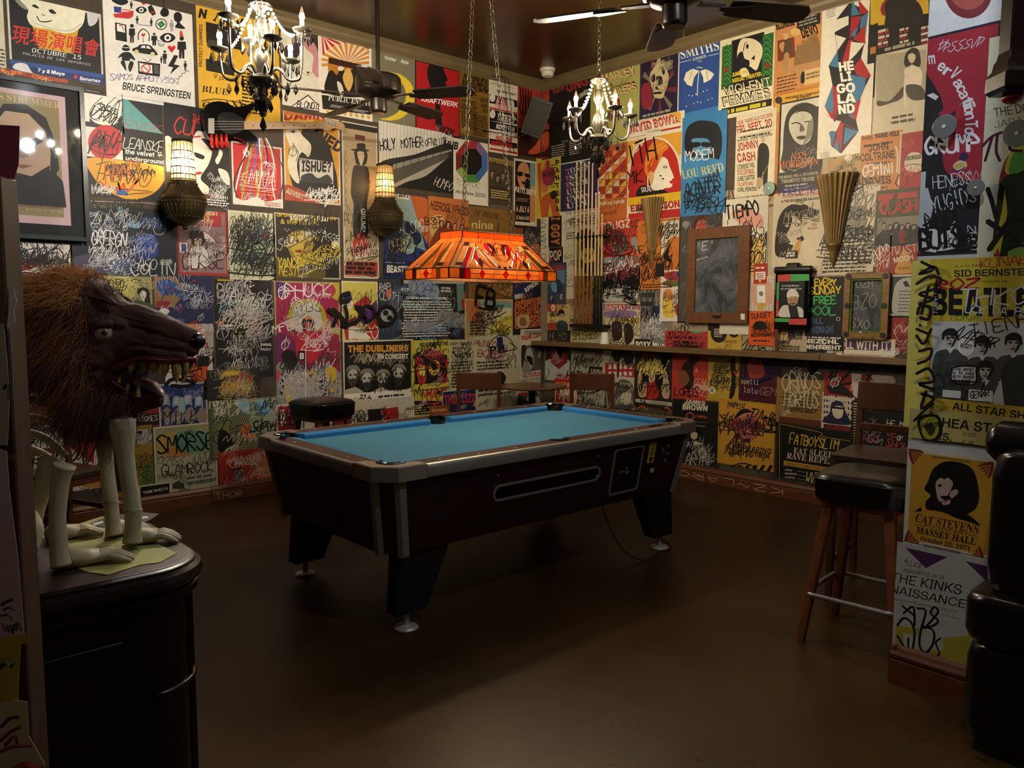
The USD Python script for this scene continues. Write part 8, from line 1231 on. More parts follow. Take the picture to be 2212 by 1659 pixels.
# framed chalkboards
def slate(name): return usdkit.material(stage, '/World/Looks/'+name, {'g': ('texture_coordinate', {}), 'n': ('noise_texture', dict(scale=6, detail=6, roughness=.7, distortion=.8)), 'r': ('rgb_ramp', dict(ramp=[(.38, lin('262a2e')), (.7, lin('6d7076'))])), 'p': ('principled_bsdf', dict(roughness=.75))}, [('g.object', 'n.vector'), ('n.fac', 'r.fac'), ('r.color', 'p.base_color')], surface='p.BSDF')
slate_m = slate('chalk_slate')
def wallpt(px, py, d): q = onx(XR-d, px, py); return A3([-q[1], q[2]])
def wall_flat(pts, d0, d1, holes=()):         # outline in (u, z) of the right wall, from d0 to d1 off it, in world space
    v, f = arr(trimesh.creation.extrude_polygon(Polygon(pts, holes).buffer(0), d1-d0, engine='earcut')); return to3(v[:, :2], v[:, 2]+d0, 'R'), f[:, ::-1]
def inked(parent, name, strokes, w, col, d, base):
    vs, fs, n = [], [], 0
    for st in strokes:
        v, f = ribbon(catmull(A3(st, float), 5) if len(st) > 2 else A3(st, float), w); vs.append(v); fs.append(f+n); n += len(v)
    v = np.vstack(vs); part_ink(parent, name, to3(v, d, 'R')-base, np.vstack(fs), np.broadcast_to(lin(col), (len(v), 3)))
def word(s, px0, py0, px1, py1, h, d, sl=.1):
    a, b = wallpt(px0, py0, d), wallpt(px1, py1, d); up = wallpt(px0, py0-h, d)-a; o = []
    for i, ch in enumerate(s):
        for st in STROKES.get(ch, []): o.append([a+(b-a)*((i+(x/4*.75+sl*y/6))/len(s))+up*y/6 for x, y in st])
    return o
rc = lambda a, b, c, d: [(a, b), (c, b), (c, d), (a, d)]
o0, o1 = wallpt(1482, 697, .035), wallpt(1621, 485, .035); i0, i1 = wallpt(1500, 675, .035), wallpt(1597, 511, .035)
B = A3([XR, -(o0[0]+o1[0])/2, o0[1]]); fb = thing('framed_chalkboard', 'large chalkboard in a thick dark wooden frame above the shelf', 'chalkboard', B)
sub = lambda m, b: (m[0]-b, m[1])
for nm, q in (('frame_rail', [(o0[0], o1[1]), (o1[0], o1[1]), (i1[0], i1[1]), (i0[0], i1[1])]), ('frame_rail', [(o0[0], o0[1]), (o1[0], o0[1]), (i1[0], i0[1]), (i0[0], i0[1])]), ('frame_stile', [(o0[0], o0[1]), (i0[0], i0[1]), (i0[0], i1[1]), (o0[0], o1[1])]), ('frame_stile', [(o1[0], o0[1]), (i1[0], i0[1]), (i1[0], i1[1]), (o1[0], o1[1])])): part(fb, nm, sub(wall_flat(q, .012, .042), B), look(nm+str(len(used)), '74492a', .42, var=.45, vscale=12, grain=(1, 1, 7) if 'stile' in nm else (7, 7, 1)))
part(fb, 'slate', sub(wall_flat(rc(i0[0]-.01, i0[1]-.01, i1[0]+.01, i1[1]+.01), .012, .026), B), slate_m)
inked(fb, 'chalk_marks', word('"E"'.replace('"', "'"), 1503, 542, 1546, 536, 17, .0262)+word('---', 1504, 566, 1530, 558, 8, .0262), .006, 'cfcdbc', .0264, B)
part(fb, 'chalk_slot', sub(wall_flat([wallpt(*q, .042) for q in ((1537, 681), (1560, 681), (1556, 687), (1549, 689), (1541, 687))], .042, .0435), B), blackp); part(fb, 'white_sticker', sub(wall_flat([wallpt(*q, .042) for q in ((1600, 690), (1609, 691), (1609, 678), (1600, 677))], .042, .043), B), white_p)
# small chalkboard shaped like a pool table
o0, o1 = wallpt(1819, 731, .035), wallpt(1923, 586, .035); B = A3([XR, -(o0[0]+o1[0])/2, o0[1]]); w_, h_ = o1[0]-o0[0], o1[1]-o0[1]; uc = (o0[0]+o1[0])/2
sb = thing('pool_table_chalkboard', 'small chalkboard framed like a pool table above the shelf end', 'chalkboard', B)
R0 = [(uc+x, o0[1]+h_/2+y) for x, y in rrect(w_, h_, .03)]; R1 = [(uc+x, o0[1]+h_/2+y) for x, y in rrect(w_-.09, h_-.09, .008)]; R2 = [(uc+x, o0[1]+h_/2+y) for x, y in rrect(w_-.12, h_-.12, .006)]
part(sb, 'wooden_frame', sub(wall_flat(R0, .008, .038, [R1]), B), look('oak_frame', '8a6530', .4, var=.35, grain=(2, 2, 6))); part(sb, 'green_cushion', sub(wall_flat(R1, .008, .030, [R2]), B), look('olive_felt', '4f6128', .9)); part(sb, 'slate', sub(wall_flat(R1, .006, .016), B), slate_m)
for sx in (-1, 1):
    for sy in (-1, 0, 1): part(sb, 'pocket', sub(wall_flat([(uc+sx*(w_/2-.03)+.02*math.cos(t), o0[1]+h_/2+sy*(h_/2-.03)+.02*math.sin(t)) for t in np.linspace(0, 2*PI, 18)[:-1]], .036, .042), B), blackp)
inked(sb, 'chalk_marks', word('DZM', 1850, 621, 1888, 620, 14, .0165)+word('BZO', 1842, 668, 1896, 664, 30, .0165)+word('SXO', 1838, 706, 1880, 712, 20, .0165), .003, 'b9b9b2', .0166, B)
inked(sb, 'frame_lettering', word('WOLFHOUND', 1850, 592, 1893, 591, 5, .0385)+word('BILLIARD CLUB', 1842, 731, 1888, 732, 4, .0385), .0022, '2a1c10', .0386, B); part(sb, 'chalk_stub', sub(wall_flat([wallpt(*q, .03) for q in ((1857, 716), (1863, 716), (1863, 720), (1857, 720))], .03, .038), B), white_p)
# notice box, signs and flyers
o0, o1 = wallpt(1672, 711, .06), wallpt(1748, 585, .06); B = A3([XR, -(o0[0]+o1[0])/2, o0[1]]); nb = thing('notice_box', 'black wall box wrapped in red and green tape round a memorial card', 'box', B)
part(nb, 'box_body', sub(wall_flat(rc(o0[0], o0[1], o1[0], o1[1]), .012, .06), B), gloss_b); part(nb, 'rolled_lid', mv(rod((0, 0, 0), (0, -(o1[0]-o0[0])-.02, 0), .028, 20), (-.045, -(o0[0])-B[1]+.01, o1[1]-o0[1]+.012)), blackp, True); part(nb, 'lid_hump', box(.05, .11, .07, (-.045, 0, o1[1]-o0[1]+.03), .012), blackp)
tr_, tg_ = look('red_tape', 'b8403c', .45), look('green_tape', '3f9a4a', .45); q = lambda *a: [wallpt(a[k], a[k+1], .06) for k in range(0, len(a), 2)]
for col, pp in ((tr_, (1680, 594, 1708, 592, 1708, 608, 1680, 609)), (tg_, (1708, 592, 1748, 592, 1748, 606, 1708, 608)), (tg_, (1678, 610, 1690, 609, 1689, 648, 1677, 648)), (tr_, (1677, 649, 1689, 648, 1688, 685, 1676, 684)), (tg_, (1674, 687, 1704, 688, 1704, 696, 1674, 695)), (tr_, (1704, 688, 1743, 688, 1742, 702, 1704, 701))): part(nb, 'tape_strip', sub(wall_flat(q(*pp), .06, .0608), B), col)
V(1620, 400, S2, lambda px, py: wallpt(px, py, .06))
_to3 = to3
def to3(uv, d, wall): return _to3(uv, d, wall if isinstance(wall, str) else 'R')
W.wall = 'R'
O('dark memorial card of a smiling person in a white knit cap', '1a1a1b', 27, 78, 46.4, 106.8, name='memorial_card', cat='card', lift=.0612); T('ddd', 'In Loving Memory', 29, 82, 43, 81.8, 1.5, 's'); T('ddd', 'Life of Service and Love', 28, 84.4, 45, 84.2, 1.3, 's'); PS('d8d4cc', 33, 88, 35, 84.6, 39, 84, 42, 87, 42.4, 90.6, 37, 91.6, 33.4, 91); PS('b08a6c', 34, 91, 41.6, 90, 41.6, 95, 39, 99, 36, 99, 34, 95); PS('2a2320', 35, 96, 40.6, 95.6, 39.6, 99.4, 37, 100); S('e8e4dc', .6, 36.4, 96.4, 38, 97, 39.6, 96.2); C('222', 36.4, 92.6, .4); C('222', 39.6, 92.2, .4); PS('c9c4ba', 27, 106, 29, 98, 34, 97, 37, 101, 41, 98, 45.6, 100, 46.2, 106.8); P('232325', 34, 97, 41, 97, 43, 106.8, 36, 106.8)
O('striped flyer of a white bottle pinned left of the black notice box', 'cdbfb0', 1, 74, 19.5, 103, name='flyer', cat='flyer')
for k in range(8): S('8a7a78', .4, 1.6+k*2.4, 75, 1.4+k*2.4, 101, ink=False)
PS('cfa088', 3, 78, 17, 78, 18, 96, 3, 96); P('e6e2dc', 6, 81, 12.6, 81, 13, 95, 6.4, 95); C('776', 9.6, 87.6, 1.8, 2); P('c8a040', 7, 95, 12, 95, 11.6, 101, 7, 101)
O('red paper tag hanging over the bottle flyer', 'a83028', 4, 63.5, 14, 79.4, name='flyer', cat='flyer'); L('e8c8a0', 5, 65, 13, 68, 1); R('e2d8cc', 5, 70, 13, 76); L('a83028', 6, 71, 12, 75, 3); C('e8c060', 8.6, 77.4, 1)
O('bright orange flyer with black drawings just above the shelf', 'd0591c', 0, 101.4, 19.4, 129.8, name='flyer', cat='flyer'); G('1d120c', 'SUNSET', 1.4, 108, 18, 106.4, 4, .8); PS('1d120c', 3, 115, 6, 110, 12, 110.4, 14, 115, 8, 116.6); K(10, '1d120c', 5, .6, 1, 109, 19, 128); T('1d120c', 'NEIGHBORS', 1.4, 122.6, 18, 122, 3); L('1d120c', 3, 124, 16, 127, 1)
O('black hand painted board in yellow, green and blue capitals', '1b1c1f', 46.6, 74.5, 75, 122.5, name='painted_sign', cat='sign', lift=.012)
for s, c, x0, x1, y, h in (('EVERY', 'd9b92c', 53, 70.6, 81, 5), ('SUNDAY', 'd9b92c', 49, 74.4, 88, 6), ('FREE', '3fae5a', 52.4, 71, 96, 6), ('POOL', '2fa05a', 47, 71, 105, 6.4), ('TILL', '5a6c94', 49, 60, 111.6, 4), ('MIDNIGHT', '4a6288', 49.6, 69, 119.4, 5)): G(c, s, x0, y, x1, y-.4, h, 1.15 if c[0] in 'd3' or c == '2fa05a' else .7, j=.15, slant=.05)
C('c8c4b8', 71.8, 108, 1.6); C('1b1c1f', 71.8, 108, 1.2)
O('white framed certificate with an arched grey panel by the pillar', 'b9b6aa', 113.6, 72.5, 138, 105.6, name='certificate', cat='certificate', lift=.014); R('3a423e', 115, 74, 138, 104); PS('a9aaa2', 116.6, 104, 117, 84, 121, 77, 128, 74.6, 134, 76, 137.8, 80, 138, 104); P('2a2c2a', 124, 78.6, 127, 77, 128.4, 79, 130, 82, 126, 82); L('444', 121, 84, 134, 103, 7, .3)
V(1080, 400, S1)
O('white flyer with a red and yellow cartoon drawing taped left of the framed chalkboard', 'd3cbbb', 137.6, 72.6, 157.8, 116.5, name='flyer', cat='flyer', lift=.008); PS('b03a38', 140, 75, 156, 74, 156.6, 84, 150, 82, 142, 80); PS('3a4a94', 151, 74.6, 154.6, 74, 155, 78, 151.6, 78); PS('5a6a2a', 139, 83, 147, 81.6, 155, 84, 150, 86.6, 141, 85.4); PS('c8843c', 140, 92, 143, 88.6, 147, 90, 148, 98, 145, 105, 141, 103); PS('d8b84a', 140, 98, 147, 98, 149, 112, 140, 111); PS('a83a38', 150, 103, 155, 102, 156, 110, 151, 111); K(22, '2a2622 6a2a2a', 4, .4)
V(540, 0, S1, 'L'); flush()
# portrait frame on the left wall
FW_ = lambda px, py: (lambda q: (q[0], q[2]))(ony(YL-.06, px, py))
a, b = FW_(-60, 164), FW_(197, 522); B = A3([a[0], YL, b[1]]); w_, h_ = b[0]-a[0], FW_(186, 190)[1]-b[1]; pfm = look('green_frame', '12241f', .3);
pf = thing('framed_portrait', 'dark green framed concert portrait behind glass at the left edge', 'framed poster', B)
def lw(pts, d0, d1, holes=()): v, f = arr(trimesh.creation.extrude_polygon(Polygon(pts, holes), d1-d0, engine='earcut')); return np.stack([v[:, 0], -(v[:, 2]+d0), v[:, 1]], 1), f
part(pf, 'frame', lw(rc(0, 0, w_, h_), .012, .055, [rc(.028, .028, w_-.028, h_-.028)]), pfm); part(pf, 'mount', lw(rc(.02, .02, w_-.02, h_-.02), .012, .03), look('black_mount', '16181a', .7))
x0_, x1_, z0_, z1_ = .06, w_-.11, .10, h_-.075
def fp(u, v): return (x0_+u*(x1_-x0_), z0_+v*(z1_-z0_))
part(pf, 'paper_border', lw(rc(x0_, z0_, x1_, z1_), .03, .0306), look('pink_paper', 'd3b3b8', .6)); part(pf, 'print_field', lw(rc(x0_+.04, z0_+.05, x1_-.04, z1_-.03), .0306, .031), look('straw_print', '9a8a62', .6)); dk, sk, bl2 = look('print_dark', '23242a', .6), look('print_skin', 'c0a48c', .6), look('print_cream', 'cfbb96', .6)
for d_, (m_, o_) in zip(np.arange(9)*.0003+.0312, ((dk, [(.08, .14), (.95, .14), (.92, .34), (.8, .42), (.3, .4), (.08, .3)]), (dk, [(.08, .44), (.08, .74), (.22, .88), (.5, .9), (.74, .82), (.86, .62), (.88, .44), (.74, .3), (.3, .3)]), (sk, [(.08, .42), (.1, .72), (.24, .83), (.52, .83), (.72, .72), (.78, .56), (.76, .42), (.62, .33), (.3, .3)]), (dk, [(.1, .40), (.3, .38), (.52, .36), (.76, .46), (.74, .34), (.56, .27), (.3, .25), (.1, .3)]), (dk, [(.2, .64), (.34, .66), (.4, .62), (.3, .6)]), (dk, [(.5, .63), (.6, .66), (.7, .64), (.6, .6)]), (look('print_lip', '8a5f58', .6), [(.3, .43), (.42, .445), (.54, .44), (.42, .41)]), (look('print_shade', '9a7c66', .6), [(.4, .62), (.44, .62), (.5, .51), (.42, .49), (.36, .5)]))): part(pf, 'portrait_print', lw([fp(*q_) for q_ in o_], d_, d_+.0002), m_)
for s_, u0, v0, u1, h_2, m_ in (('SS STRUMMER', .1, .905, .93, .05, bl2), ('BOTTOM OF THE HILL', .42, .095, .93, .022, bl2), ('SEPTEMBER FIRST', .16, .125, .9, .014, look('print_red', '8a3a3c', .6))):
    vs, fs, n, x = [], [], 0, 0
    for ch in s_:
        v, f, adv = glyph(ch, 's')
        if len(v): vs.append(v+[x, 0]); fs.append(f+n); n += len(v)
        x += adv
    v = np.vstack(vs); p_ = A3(fp(u0, v0)); q_ = A3(fp(u1, v0)); uv = p_+v[:, :1]/x*(q_-p_)+v[:, 1:]*A3([0, h_2*(z1_-z0_)])
    part(pf, 'lettering', (np.stack([uv[:, 0], np.full(len(uv), -.0338), uv[:, 1]], 1), np.vstack(fs)), m_)
part(pf, 'glass_pane', lw(rc(.025, .025, w_-.025, h_-.025), .040, .042), pane)
# bass guitar on the left wall
gy = YL-.10; gq = lambda px, py: (lambda q: (q[0], q[2]))(ony(gy, px, py)); B = ony(YL, 505, 300); gt = thing('bass_guitar', 'black bass guitar with a maple neck hung flat on the left wall', 'guitar', B)
def gflat(pts, d0, d1, sm=True): p_ = catmull(A3([gq(*q_) for q_ in pts]), 5, True) if sm else A3([gq(*q_) for q_ in pts]); v, f = arr(trimesh.creation.extrude_polygon(Polygon(p_).buffer(0), d1-d0, engine='earcut')); return np.stack([v[:, 0]-B[0], -(v[:, 2]+d0), v[:, 1]-B[2]], 1), f
part(gt, 'body', gflat([(441, 262), (440, 240), (450, 224), (470, 219), (490, 222), (508, 231), (528, 228), (548, 222), (551, 229), (536, 246), (530, 262), (536, 280), (553, 295), (556, 305), (545, 311), (528, 304), (508, 296), (488, 302), (464, 304), (447, 290)], .06, .10), gloss_b, 30)
part(gt, 'pickguard', gflat([(474, 246), (494, 242), (512, 248), (530, 262), (526, 280), (500, 290), (478, 282), (470, 264)], .10, .103), look('pickguard', '1d1d1f', .2)); part(gt, 'bridge', gflat([(449, 256), (462, 256), (462, 289), (449, 288)], .10, .109, False), steel)
part(gt, 'neck', gflat([(527, 262), (700, 264), (700, 278), (527, 280)], .085, .108, False), look('maple_neck', 'a9835a', .35)); hs = part(gt, 'headstock', gflat([(698, 263), (706, 256), (730, 262), (742, 268), (744, 278), (736, 281), (722, 277), (708, 283), (698, 279)], .088, .104), look('maple_head', 'b08c62', .35))
for k in range(4): part(hs, 'tuner', gflat([(704+k*7.4-3, 262+k*2.6-3), (704+k*7.4+3, 262+k*2.6-3), (704+k*7.4+3, 262+k*2.6+3), (704+k*7.4-3, 262+k*2.6+3)], .104, .114), steel)
for k in range(4): part(gt, 'string', gflat([(455, 262+k*6), (705, 266+k*3.4), (705, 266.6+k*3.4), (455, 262.8+k*6)], .112, .113, False), steel)
for k in range(7): x = 545+k*22; part(gt, 'fret_dot', gflat([(x, 270), (x+2.4, 270), (x+2.4, 273), (x, 273)], .108, .1085, False), blackp)
rh = thing('red_claw_hand', 'red plastic claw hand holding the bass guitar from below', 'hand hook', ony(YL, 475, 305)); rB = ony(YL, 475, 305); redp = look('red_plastic', 'c8281c', .3)
for k in range(4):
    q_ = [ony(YL-d_, 458+k*10.5+dx, y_)-rB for d_, y_, dx in ((.01, 312, 4), (.07, 317, 2), (.125, 311, 0), (.135, 298, -1), (.115, 290, -1))]; part(rh, 'finger', tube(catmull(q_, 4), [.012]*12+[.012, .011, .010, .008, .006], 8), redp, True)
part(rh, 'palm', hull([ony(YL-d_, px, py)-rB for d_ in (.001, .05) for px, py in ((457, 306), (495, 306), (492, 318), (460, 318))]), redp)
# loudspeaker in the corner
sp = dep(7.45, 1162, 252); spk = thing('loudspeaker', 'black loudspeaker tilted down in the far ceiling corner', 'loudspeaker', sp); dirs = -FW*.8-UP*.25-RT*.1
part(spk, 'cabinet', mv(hull([(-.10, -.09, -.17), (.10, -.09, -.17), (-.10, -.09, .17), (.10, -.09, .17), (-.075, .09, -.15), (.075, .09, -.15), (-.075, .09, .15), (.075, .09, .15)]), rx=.35, ry=.35, rz=-.75), look('speaker_black', '24231f', .6)); part(spk, 'bracket', rod((.05, .02, 0), (XR-sp[0]-.012, .12, .02), .014), blackp)
part(spk, 'grille', mv(box(.17, .01, .29, (0, -.094, 0), .004), rx=.35, ry=.35, rz=-.75), look('speaker_grille', '2e2d29', .8, bump=.4, bscale=400)); part(spk, 'cable', tube(catmull([(-.05, 0, -.14), (-.2, .1, -.2), (-.28, .2, -.16), (-.3, YL-sp[1]-.01, -.1)], 5), .004, 6), blackp, True)
cb_ = thing('wall_cable', 'thin black cables looping down the left wall near the corner', 'cable', ony(YL-.012, 1090, 170)); cB = ony(YL-.012, 1090, 170)
for o_ in (0, 8): part(cb_, 'cable', tube(catmull([ony(YL-.03, px+o_, py)-cB for px, py in ((1062, 164), (1088, 170), (1093, 200), (1098, 260), (1096, 300), (1104, 330))], 5), .003, 5), blackp, True)
sd = thing('smoke_detector', 'white round smoke detector on the ceiling at the corner', 'smoke detector', (*onz(ZC, 1183, 149)[:2], ZC)); part(sd, 'base', lathe([(0, 0), (.075, 0), (.073, -.02), (0, -.02)], 28), white_p, 30); part(sd, 'sensor_cap', lathe([(.062, -.02), (.06, -.055), (.045, -.07), (.02, -.068), (0, -.066)], 28), white_p, 30); part(sd, 'vent_ring', lathe([(.0615, -.026), (.0625, -.028), (.0615, -.032)], 28), look('grey_vent', '7a776c', .6))
# iridescent discs
irid = usdkit.material(stage, '/World/Looks/iridescent_disc', {'p': ('principled_bsdf', dict(base_color=(.62, .62, .66), metallic=.75, roughness=.22, thin_film_thickness=480., thin_film_ior=1.6))}, [], surface='p.BSDF')
for k, (ax, px, py, r) in enumerate(((0, 1661, 407, .052), (1, 2040, 273, .043), (1, 2108, 405, .03), (1, 2197, 288, .046))):
    q_ = onx((XR if ax == 0 else XP)-.03, px, py); t = thing('reflective_disc', ('clear iridescent disc on the cream bill with a black tag, right wall', 'clear iridescent disc over the white tag on the red tour poster', 'small iridescent disc low on the black part of the red tour poster', 'clear iridescent disc on the pale yellow poster at the right edge')[k], 'disc', q_, group='iridescent discs')
    part(t, 'disc', mv(lathe([(0, -.002), (r*.96, -.002), (r, 0), (r*.96, .002), (0, .003)], 36), ry=-PI/2), irid, 30); part(t, 'hub', mv(lathe([(0, .003), (r*.16, .003), (r*.15, .006), (0, .006)], 14), ry=-PI/2), white_p); part(t, 'stand_off', rod((.001, 0, 0), (.026, 0, 0), .004, 6), white_p)
# carved drop post hanging from the ceiling at the right edge
dp = dep(2.4, 2189, 150); d_z = dp[2]; dpt = thing('hanging_post', 'dark carved wooden post hanging from the ceiling at the top right', 'wooden post', (dp[0], dp[1], d_z)); dkw = look('dark_mahogany', '1f100b', .25, var=.4, grain=(8, 8, 1)); az = -.72
sq = lambda s_, z: [(x, y, z) for x, y in rrect(s_, s_, .004, 2)]
part(dpt, 'shaft', mv(loft([sq(.062, .05), sq(.062, ZC-d_z)]), rz=az), dkw, 30); part(dpt, 'moulding', mv(loft([sq(.062, .05), sq(.07, .03), sq(.078, .024), sq(.085, .0), sq(.1, -.01), sq(.106, -.018)]), rz=az), dkw, 30); part(dpt, 'block', mv(loft([sq(.106, -.018), sq(.108, -.06), sq(.09, -.072)]), rz=az), dkw, 30); part(dpt, 'red_knob', ball((.01, 0, -.082), .03, 3, (1, 1, .6)), look('red_knob', '8a1418', .2), True)
# ------------------------------------------------------------- cabinet, skeleton, beast mask and papers in the left foreground
ZCB = .90; mah = look('dark_cabinet_wood', '1a0e09', .3, var=.5, vscale=10, grain=(1, 8, 8)); mah_top = look('cabinet_top', '3a2a22', .4, var=.4, vscale=7)
cbn = thing('curved_cabinet', 'dark polished cabinet with a rounded moulded corner at the left', 'cabinet', (.17, 2.14, 0))
def cab_out(g, n=10):      # outline with the front right corner rounded
    x0, x1, y0, y1, r = -.57-g, .545+g, -.30-g, .29+g, .15+g; o = [(x0, y0)]
    o += [(x1-r+r*math.cos(t), y0+r+r*math.sin(t)) for t in np.linspace(-PI/2, 0, n)]; return o+[(x1, y1), (x0, y1)]
ring = lambda g, z: [(x, y, z) for x, y in cab_out(g)]
part(cbn, 'carcass', loft([ring(-.028, .05), ring(-.028, .81)]), mah, 40); part(cbn, 'plinth', loft([ring(-.05, 0), ring(-.05, .05)]), mah)
part(cbn, 'moulded_edge', loft([ring(-.028, .81), ring(-.02, .815), ring(-.008, .822), ring(-.008, .838), ring(-.016, .842), ring(-.002, .852), ring(.004, .866), ring(.0, .88), ring(-.012, .888), ring(-.012, .893), ring(-.022, .8985)]), mah, 30)
part(cbn, 'top_board', loft([ring(-.02, .893), ring(-.022, .899), ring(-.028, .9)]), mah_top, 30)
for g_ in (.525,):
    part(cbn, 'band', tube(A3([(x, y, .60) for x, y in cab_out(-.026)[1:12]]), .008, 8), mah, True)
for a_ in (-.3, .15): part(cbn, 'side_moulding', rod((.545-.15+.124*math.cos(a_-.35)+.0, -.15+.124*math.sin(a_-.35), .06), (.545-.15+.124*math.cos(a_-.35), -.15+.124*math.sin(a_-.35), .81), .005, 6), mah)
key = part(cbn, 'key_plate', cat(box(.018, .004, .05, (.14, -.274, .70), .001), mv(lathe([(.006, -.002), (.012, -.002), (.012, .002), (.006, .002)], 14), (.145, -.278, .735), rx=PI/2)), look('worn_nickel', '4a453e', .4, .8))
part(cbn, 'door', box(.62, .006, .66, (.02, -.274, .42), .002), mah); part(cbn, 'lower_knob', ball((.24, -.286, .14), .012, 2), look('knob_nickel', '4a4650', .4, .8), True)
PZ = lambda px, py, z=ZCB: onz(z, px, py)
yp = look('yellowed_paper', 'b9a95e', .7, var=.25, col2='8a9a62', vscale=9);
def sheet_on(name, label, pts, m, z):
    p_ = A3([PZ(*q_)[:2] for q_ in pts]); c = p_.mean(0); v, f = arr(trimesh.creation.extrude_polygon(Polygon(p_-c).buffer(0), .0008, engine='earcut')); t = thing(name, label, 'paper', (*c, z)); part(t, 'paper_sheet', (v, f), m); return t, c
t, c = sheet_on('paper_sheet', 'yellowed paper lying under the skeleton feet on the cabinet', [(90, 1158), (215, 1118), (258, 1112), (290, 1150), (330, 1170), (382, 1196), (345, 1216), (300, 1222), (232, 1243), (186, 1236), (140, 1215)], yp, ZCB+.0008)
t, c = sheet_on('printed_card', 'black and white printed card lying behind the skeleton feet', [(188, 1136), (238, 1116), (300, 1108), (345, 1112), (320, 1128), (262, 1146)], look('dark_card', '26282a', .5), ZCB+.0024); part(t, 'white_print', (A3([[*(PZ(x, y)[:2]-c), .0014] for x, y in ((285, 1122), (318, 1117), (322, 1121), (290, 1127), (200, 1134), (222, 1128), (224, 1132), (204, 1138))]), A3([(0, 1, 2), (0, 2, 3), (4, 5, 6), (4, 6, 7)])), white_p)
# skeleton
bl = dep(1.95, 200, 1180); bl = A3([bl[0], bl[1], ZCB]); sk = thing('dog_skeleton', 'cream plastic dog skeleton standing on the cabinet', 'skeleton', bl)
Wd = lambda D, px, py: dep(D, px, py)-bl
def bone(nm, pts, r): return part(sk, nm, tube(catmull(A3([Wd(*q_) for q_ in pts]), 5), np.interp(np.linspace(0, 1, (len(pts)-1)*5+1), np.linspace(0, 1, len(r)), r), 12), ivory, True)
for k, (a, m_, b_) in enumerate((((30, 858), (110, 875), (190, 935)), ((40, 900), (110, 912), (165, 966)), ((42, 932), (95, 945), (142, 985)), ((44, 965), (80, 975), (112, 992)), ((40, 838), (130, 850), (215, 905)))): bone('rib', [(2.08, *a), (2.02, *m_), (2.04, *b_)], [.012, .011, .010, .011, .009])
bone('spine', [(2.10, -20, 800), (2.08, 60, 805), (2.06, 150, 815), (2.06, 230, 850)], [.03, .026, .03, .026])
D1 = float((PZ(285, 1188)-EYE)@FW); D2 = float((PZ(245, 1166)-EYE)@FW); D3 = float((PZ(132, 1238)-EYE)@FW); D4 = float((PZ(110, 1172)-EYE)@FW)
bone('shoulder_bone', [(2.06, 232, 850), (2.03, 262, 905), (D1, 264, 922)], [.02, .026, .03, .026]); bone('leg_bone', [(D1, 264, 905), (D1, 266, 940), (D1, 274, 1010), (D1, 285, 1085), (D1, 286, 1103)], [.030, .031, .021, .019, .020, .022])
bone('leg_bone', [(D2, 214, 905), (D2, 222, 940), (D2, 232, 1020), (D2, 238, 1070), (D2, 239, 1086)], [.026, .022, .017, .018, .019]); bone('ankle', [(D1, 287, 1103), (D1, 288, 1112), (D1, 287, 1150), (D1, 286, 1172)], [.024, .020, .019, .024]); bone('ankle', [(D2, 239, 1086), (D2, 240, 1095), (D2, 244, 1135), (D2, 247, 1156)], [.021, .018, .018, .022])
bone('upper_leg_bone', [(2.02, 108, 992), (2.0, 100, 1030), (1.98, 76, 1100), (1.93, 60, 1178)], [.028, .024, .022, .024]); bone('leg_bone', [(D3, 140, 1004), (D3, 130, 1040), (D3, 124, 1120), (D3, 128, 1190), (D3, 132, 1224)], [.024, .02, .018, .02, .022]); bone('hip_blade', [(1.94, 66, 1110), (1.92, 74, 1145), (1.90, 68, 1190)], [.016, .022, .014])
def paw(hx, hy, tx, ty, D):
    a, b_ = PZ(hx, hy), PZ(tx, ty); d_ = b_-a; L_ = np.linalg.norm(d_); d_ = d_/L_; n_ = np.cross([0, 0, 1], d_); pw = part(sk, 'paw', loft([[a+d_*u*L_+n_*x*w_+A3([0, 0, max(.002, .02+z*h_)])-bl for x, z in ((math.cos(t), math.sin(t)) for t in np.linspace(0, 2*PI, 14)[:-1])] for u, w_, h_ in ((-.12, .012, .012), (-.05, .024, .022), (.1, .028, .026), (.35, .03, .018), (.5, .031, .015))]), ivory, True)
    for k in range(4):
        o_ = n_*(k-1.5)*.016; q0_ = a+d_*L_*.42+o_*.9-bl; q1_ = a+d_*L_*(.98-.05*abs(k-1.5))+o_*1.25-bl
        part(pw, 'toe', tube([q0_+A3([0, 0, .018]), q0_*.6+q1_*.4+A3([0, 0, .022]), q0_*.3+q1_*.7+A3([0, 0, .014]), q1_+A3([0, 0, .005])], [.009, .0085, .0085, .0035], 8), ivory, True)
paw(284, 1176, 396, 1166, 0); paw(244, 1158, 330, 1150, 0); paw(130, 1228, 298, 1206, 0); paw(112, 1170, 228, 1152, 0)
